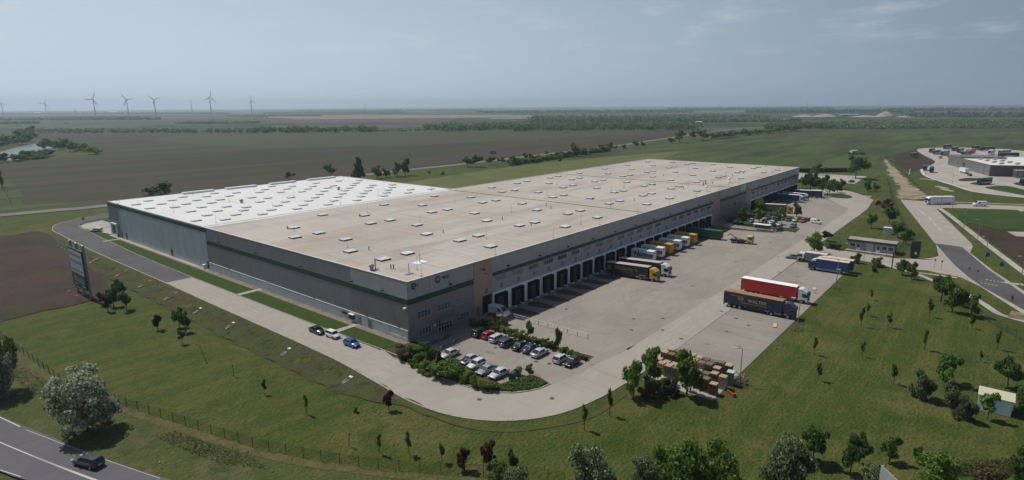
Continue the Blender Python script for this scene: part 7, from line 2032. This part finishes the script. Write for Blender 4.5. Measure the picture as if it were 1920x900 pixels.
B(-7.05, -7.003, -16.0, -12.9, 0, 4.4).build('annex_panel', clad('annex_light', (0.22, 0.20, 0.19), 2, 1.0, .05, .2), dp)
# concrete steps and blocks on the depot slope
for bx, by, rz, lab in ((1740, 337, .8, 'pale concrete channel on the depot slope, upper one'), (1766, 352, .3, 'pale concrete channel on the depot slope, middle one'), (1776, 357, .3, 'pale concrete channel on the depot slope, lower one')):
    p = g(bx, by); o = thing('concrete_channel', lab, 'drain', (p.x, p.y, 0), DEP + rz)
    MB().box(-5, 5, -.9, -.5, -.1, .4).box(-5, 5, .5, .9, -.1, .4).box(-5, 5, -.5, .5, -.1, .1).build('channel', plain('channel_pale', (0.42, 0.37, 0.29), .9), o)
p = g(1705, 327); o = thing('white_tank', 'small white standpipe beside the depot fence', 'standpipe', (p.x, p.y, 0))
MB().box(-.6, .6, -.6, .6, 0, .8).tube((0, 0, .8), (0, 0, 3.2), .35, .35).build('body', whitep, o); MB().tube((0, 0, 3.2), (1.2, 0, 3.4), .2).build('spout', whitep, o)
# ------------------------------------------------------------------ people
skin = plain('skin', (0.42, 0.26, 0.19), .6)
def person(label, p, rz, top, legs, stride=0.25, z=0.0, arm=0.25):
    t = thing('person', label, 'person', (p[0], p[1], z), rz)
    V_ = [((0, 0, .95), .15), ((0, 0, 1.2), .15), ((0, 0, 1.42), .16), ((0, 0, 1.54), .06), ((.02, 0, 1.66), .10), ((.02, 0, 1.76), .075),
          ((0, .11, .90), .10), ((stride, .11, .50), .075), ((stride * .7, .11, .07), .05), ((stride * .7 + .15, .11, .035), .04),
          ((0, -.11, .90), .10), ((-stride * .3, -.11, .50), .075), ((-stride, -.11, .07), .05), ((-stride + .15, -.11, .035), .04),
          ((0, .21, 1.40), .07), ((-arm * .3, .26, 1.14), .05), ((arm, .25, .92), .04), ((arm + .08, .25, .87), .035),
          ((0, -.21, 1.40), .07), ((arm * .2, -.26, 1.14), .05), ((arm * .8, -.25, .94), .04), ((arm * .8 + .08, -.25, .90), .035)]
    E = [(0, 1), (1, 2), (2, 3), (3, 4), (4, 5), (0, 6), (6, 7), (7, 8), (8, 9), (0, 10), (10, 11), (11, 12), (12, 13), (2, 14), (14, 15), (15, 16), (16, 17), (2, 18), (18, 19), (19, 20), (20, 21)]
    me = bpy.data.meshes.new('body'); me.from_pydata([v for v, r in V_], E, []); me.update()
    o = link('body', me, t)
    md = o.modifiers.new('skin', 'SKIN')
    if not me.skin_vertices: 
        bpy.context.view_layer.objects.active = o
    me.materials.append(legs)
    try:
        for i, (v, r) in enumerate(V_): me.skin_vertices[0].data[i].radius = (r, r)
        me.skin_vertices[0].data[0].use_root = True
    except Exception: pass
    o.modifiers.new('smooth', 'SUBSURF').levels = 1
    MB().lathe([(.15, .93), (.19, 1.1), (.21, 1.38), (.12, 1.50)], 10).build('jacket', top, t)
    MB().lathe([(.115, 1.68), (.115, 1.74), (.08, 1.81), (.02, 1.83)], 10, (.01, 0)).build('hair', plain('hair', (0.03, 0.02, 0.015), .8), t)
    MB().lathe([(.06, 1.56), (.098, 1.62), (.10, 1.70), (.07, 1.74)], 10, (.03, 0)).build('face', skin, t)
hiv = paint((.55, .13, .03), rough=.8, coat=0)
person('person in an orange top standing at the open boot of the estate car', g(1480.5, 485), 1.6, hiv, paint((.03, .03, .04), rough=.8, coat=0), .05)
person('person in dark clothes walking on the asphalt road at the right edge', g(1897, 565), R_(200), paint((.03, .035, .05), rough=.8, coat=0), paint((.02, .02, .025), rough=.8, coat=0), .28)
p = g(1318.5, 349, H); person('person in dark work clothes standing on the roof, left one of two', p, 0, paint((.05, .055, .07), rough=.8, coat=0), paint((.02, .02, .025), rough=.8, coat=0), .1, H + .01)
p = g(1323, 348, H); person('person in dark work clothes standing on the roof, right one of two', p, 1, paint((.03, .04, .05), rough=.8, coat=0), paint((.02, .02, .025), rough=.8, coat=0), .15, H + .01)
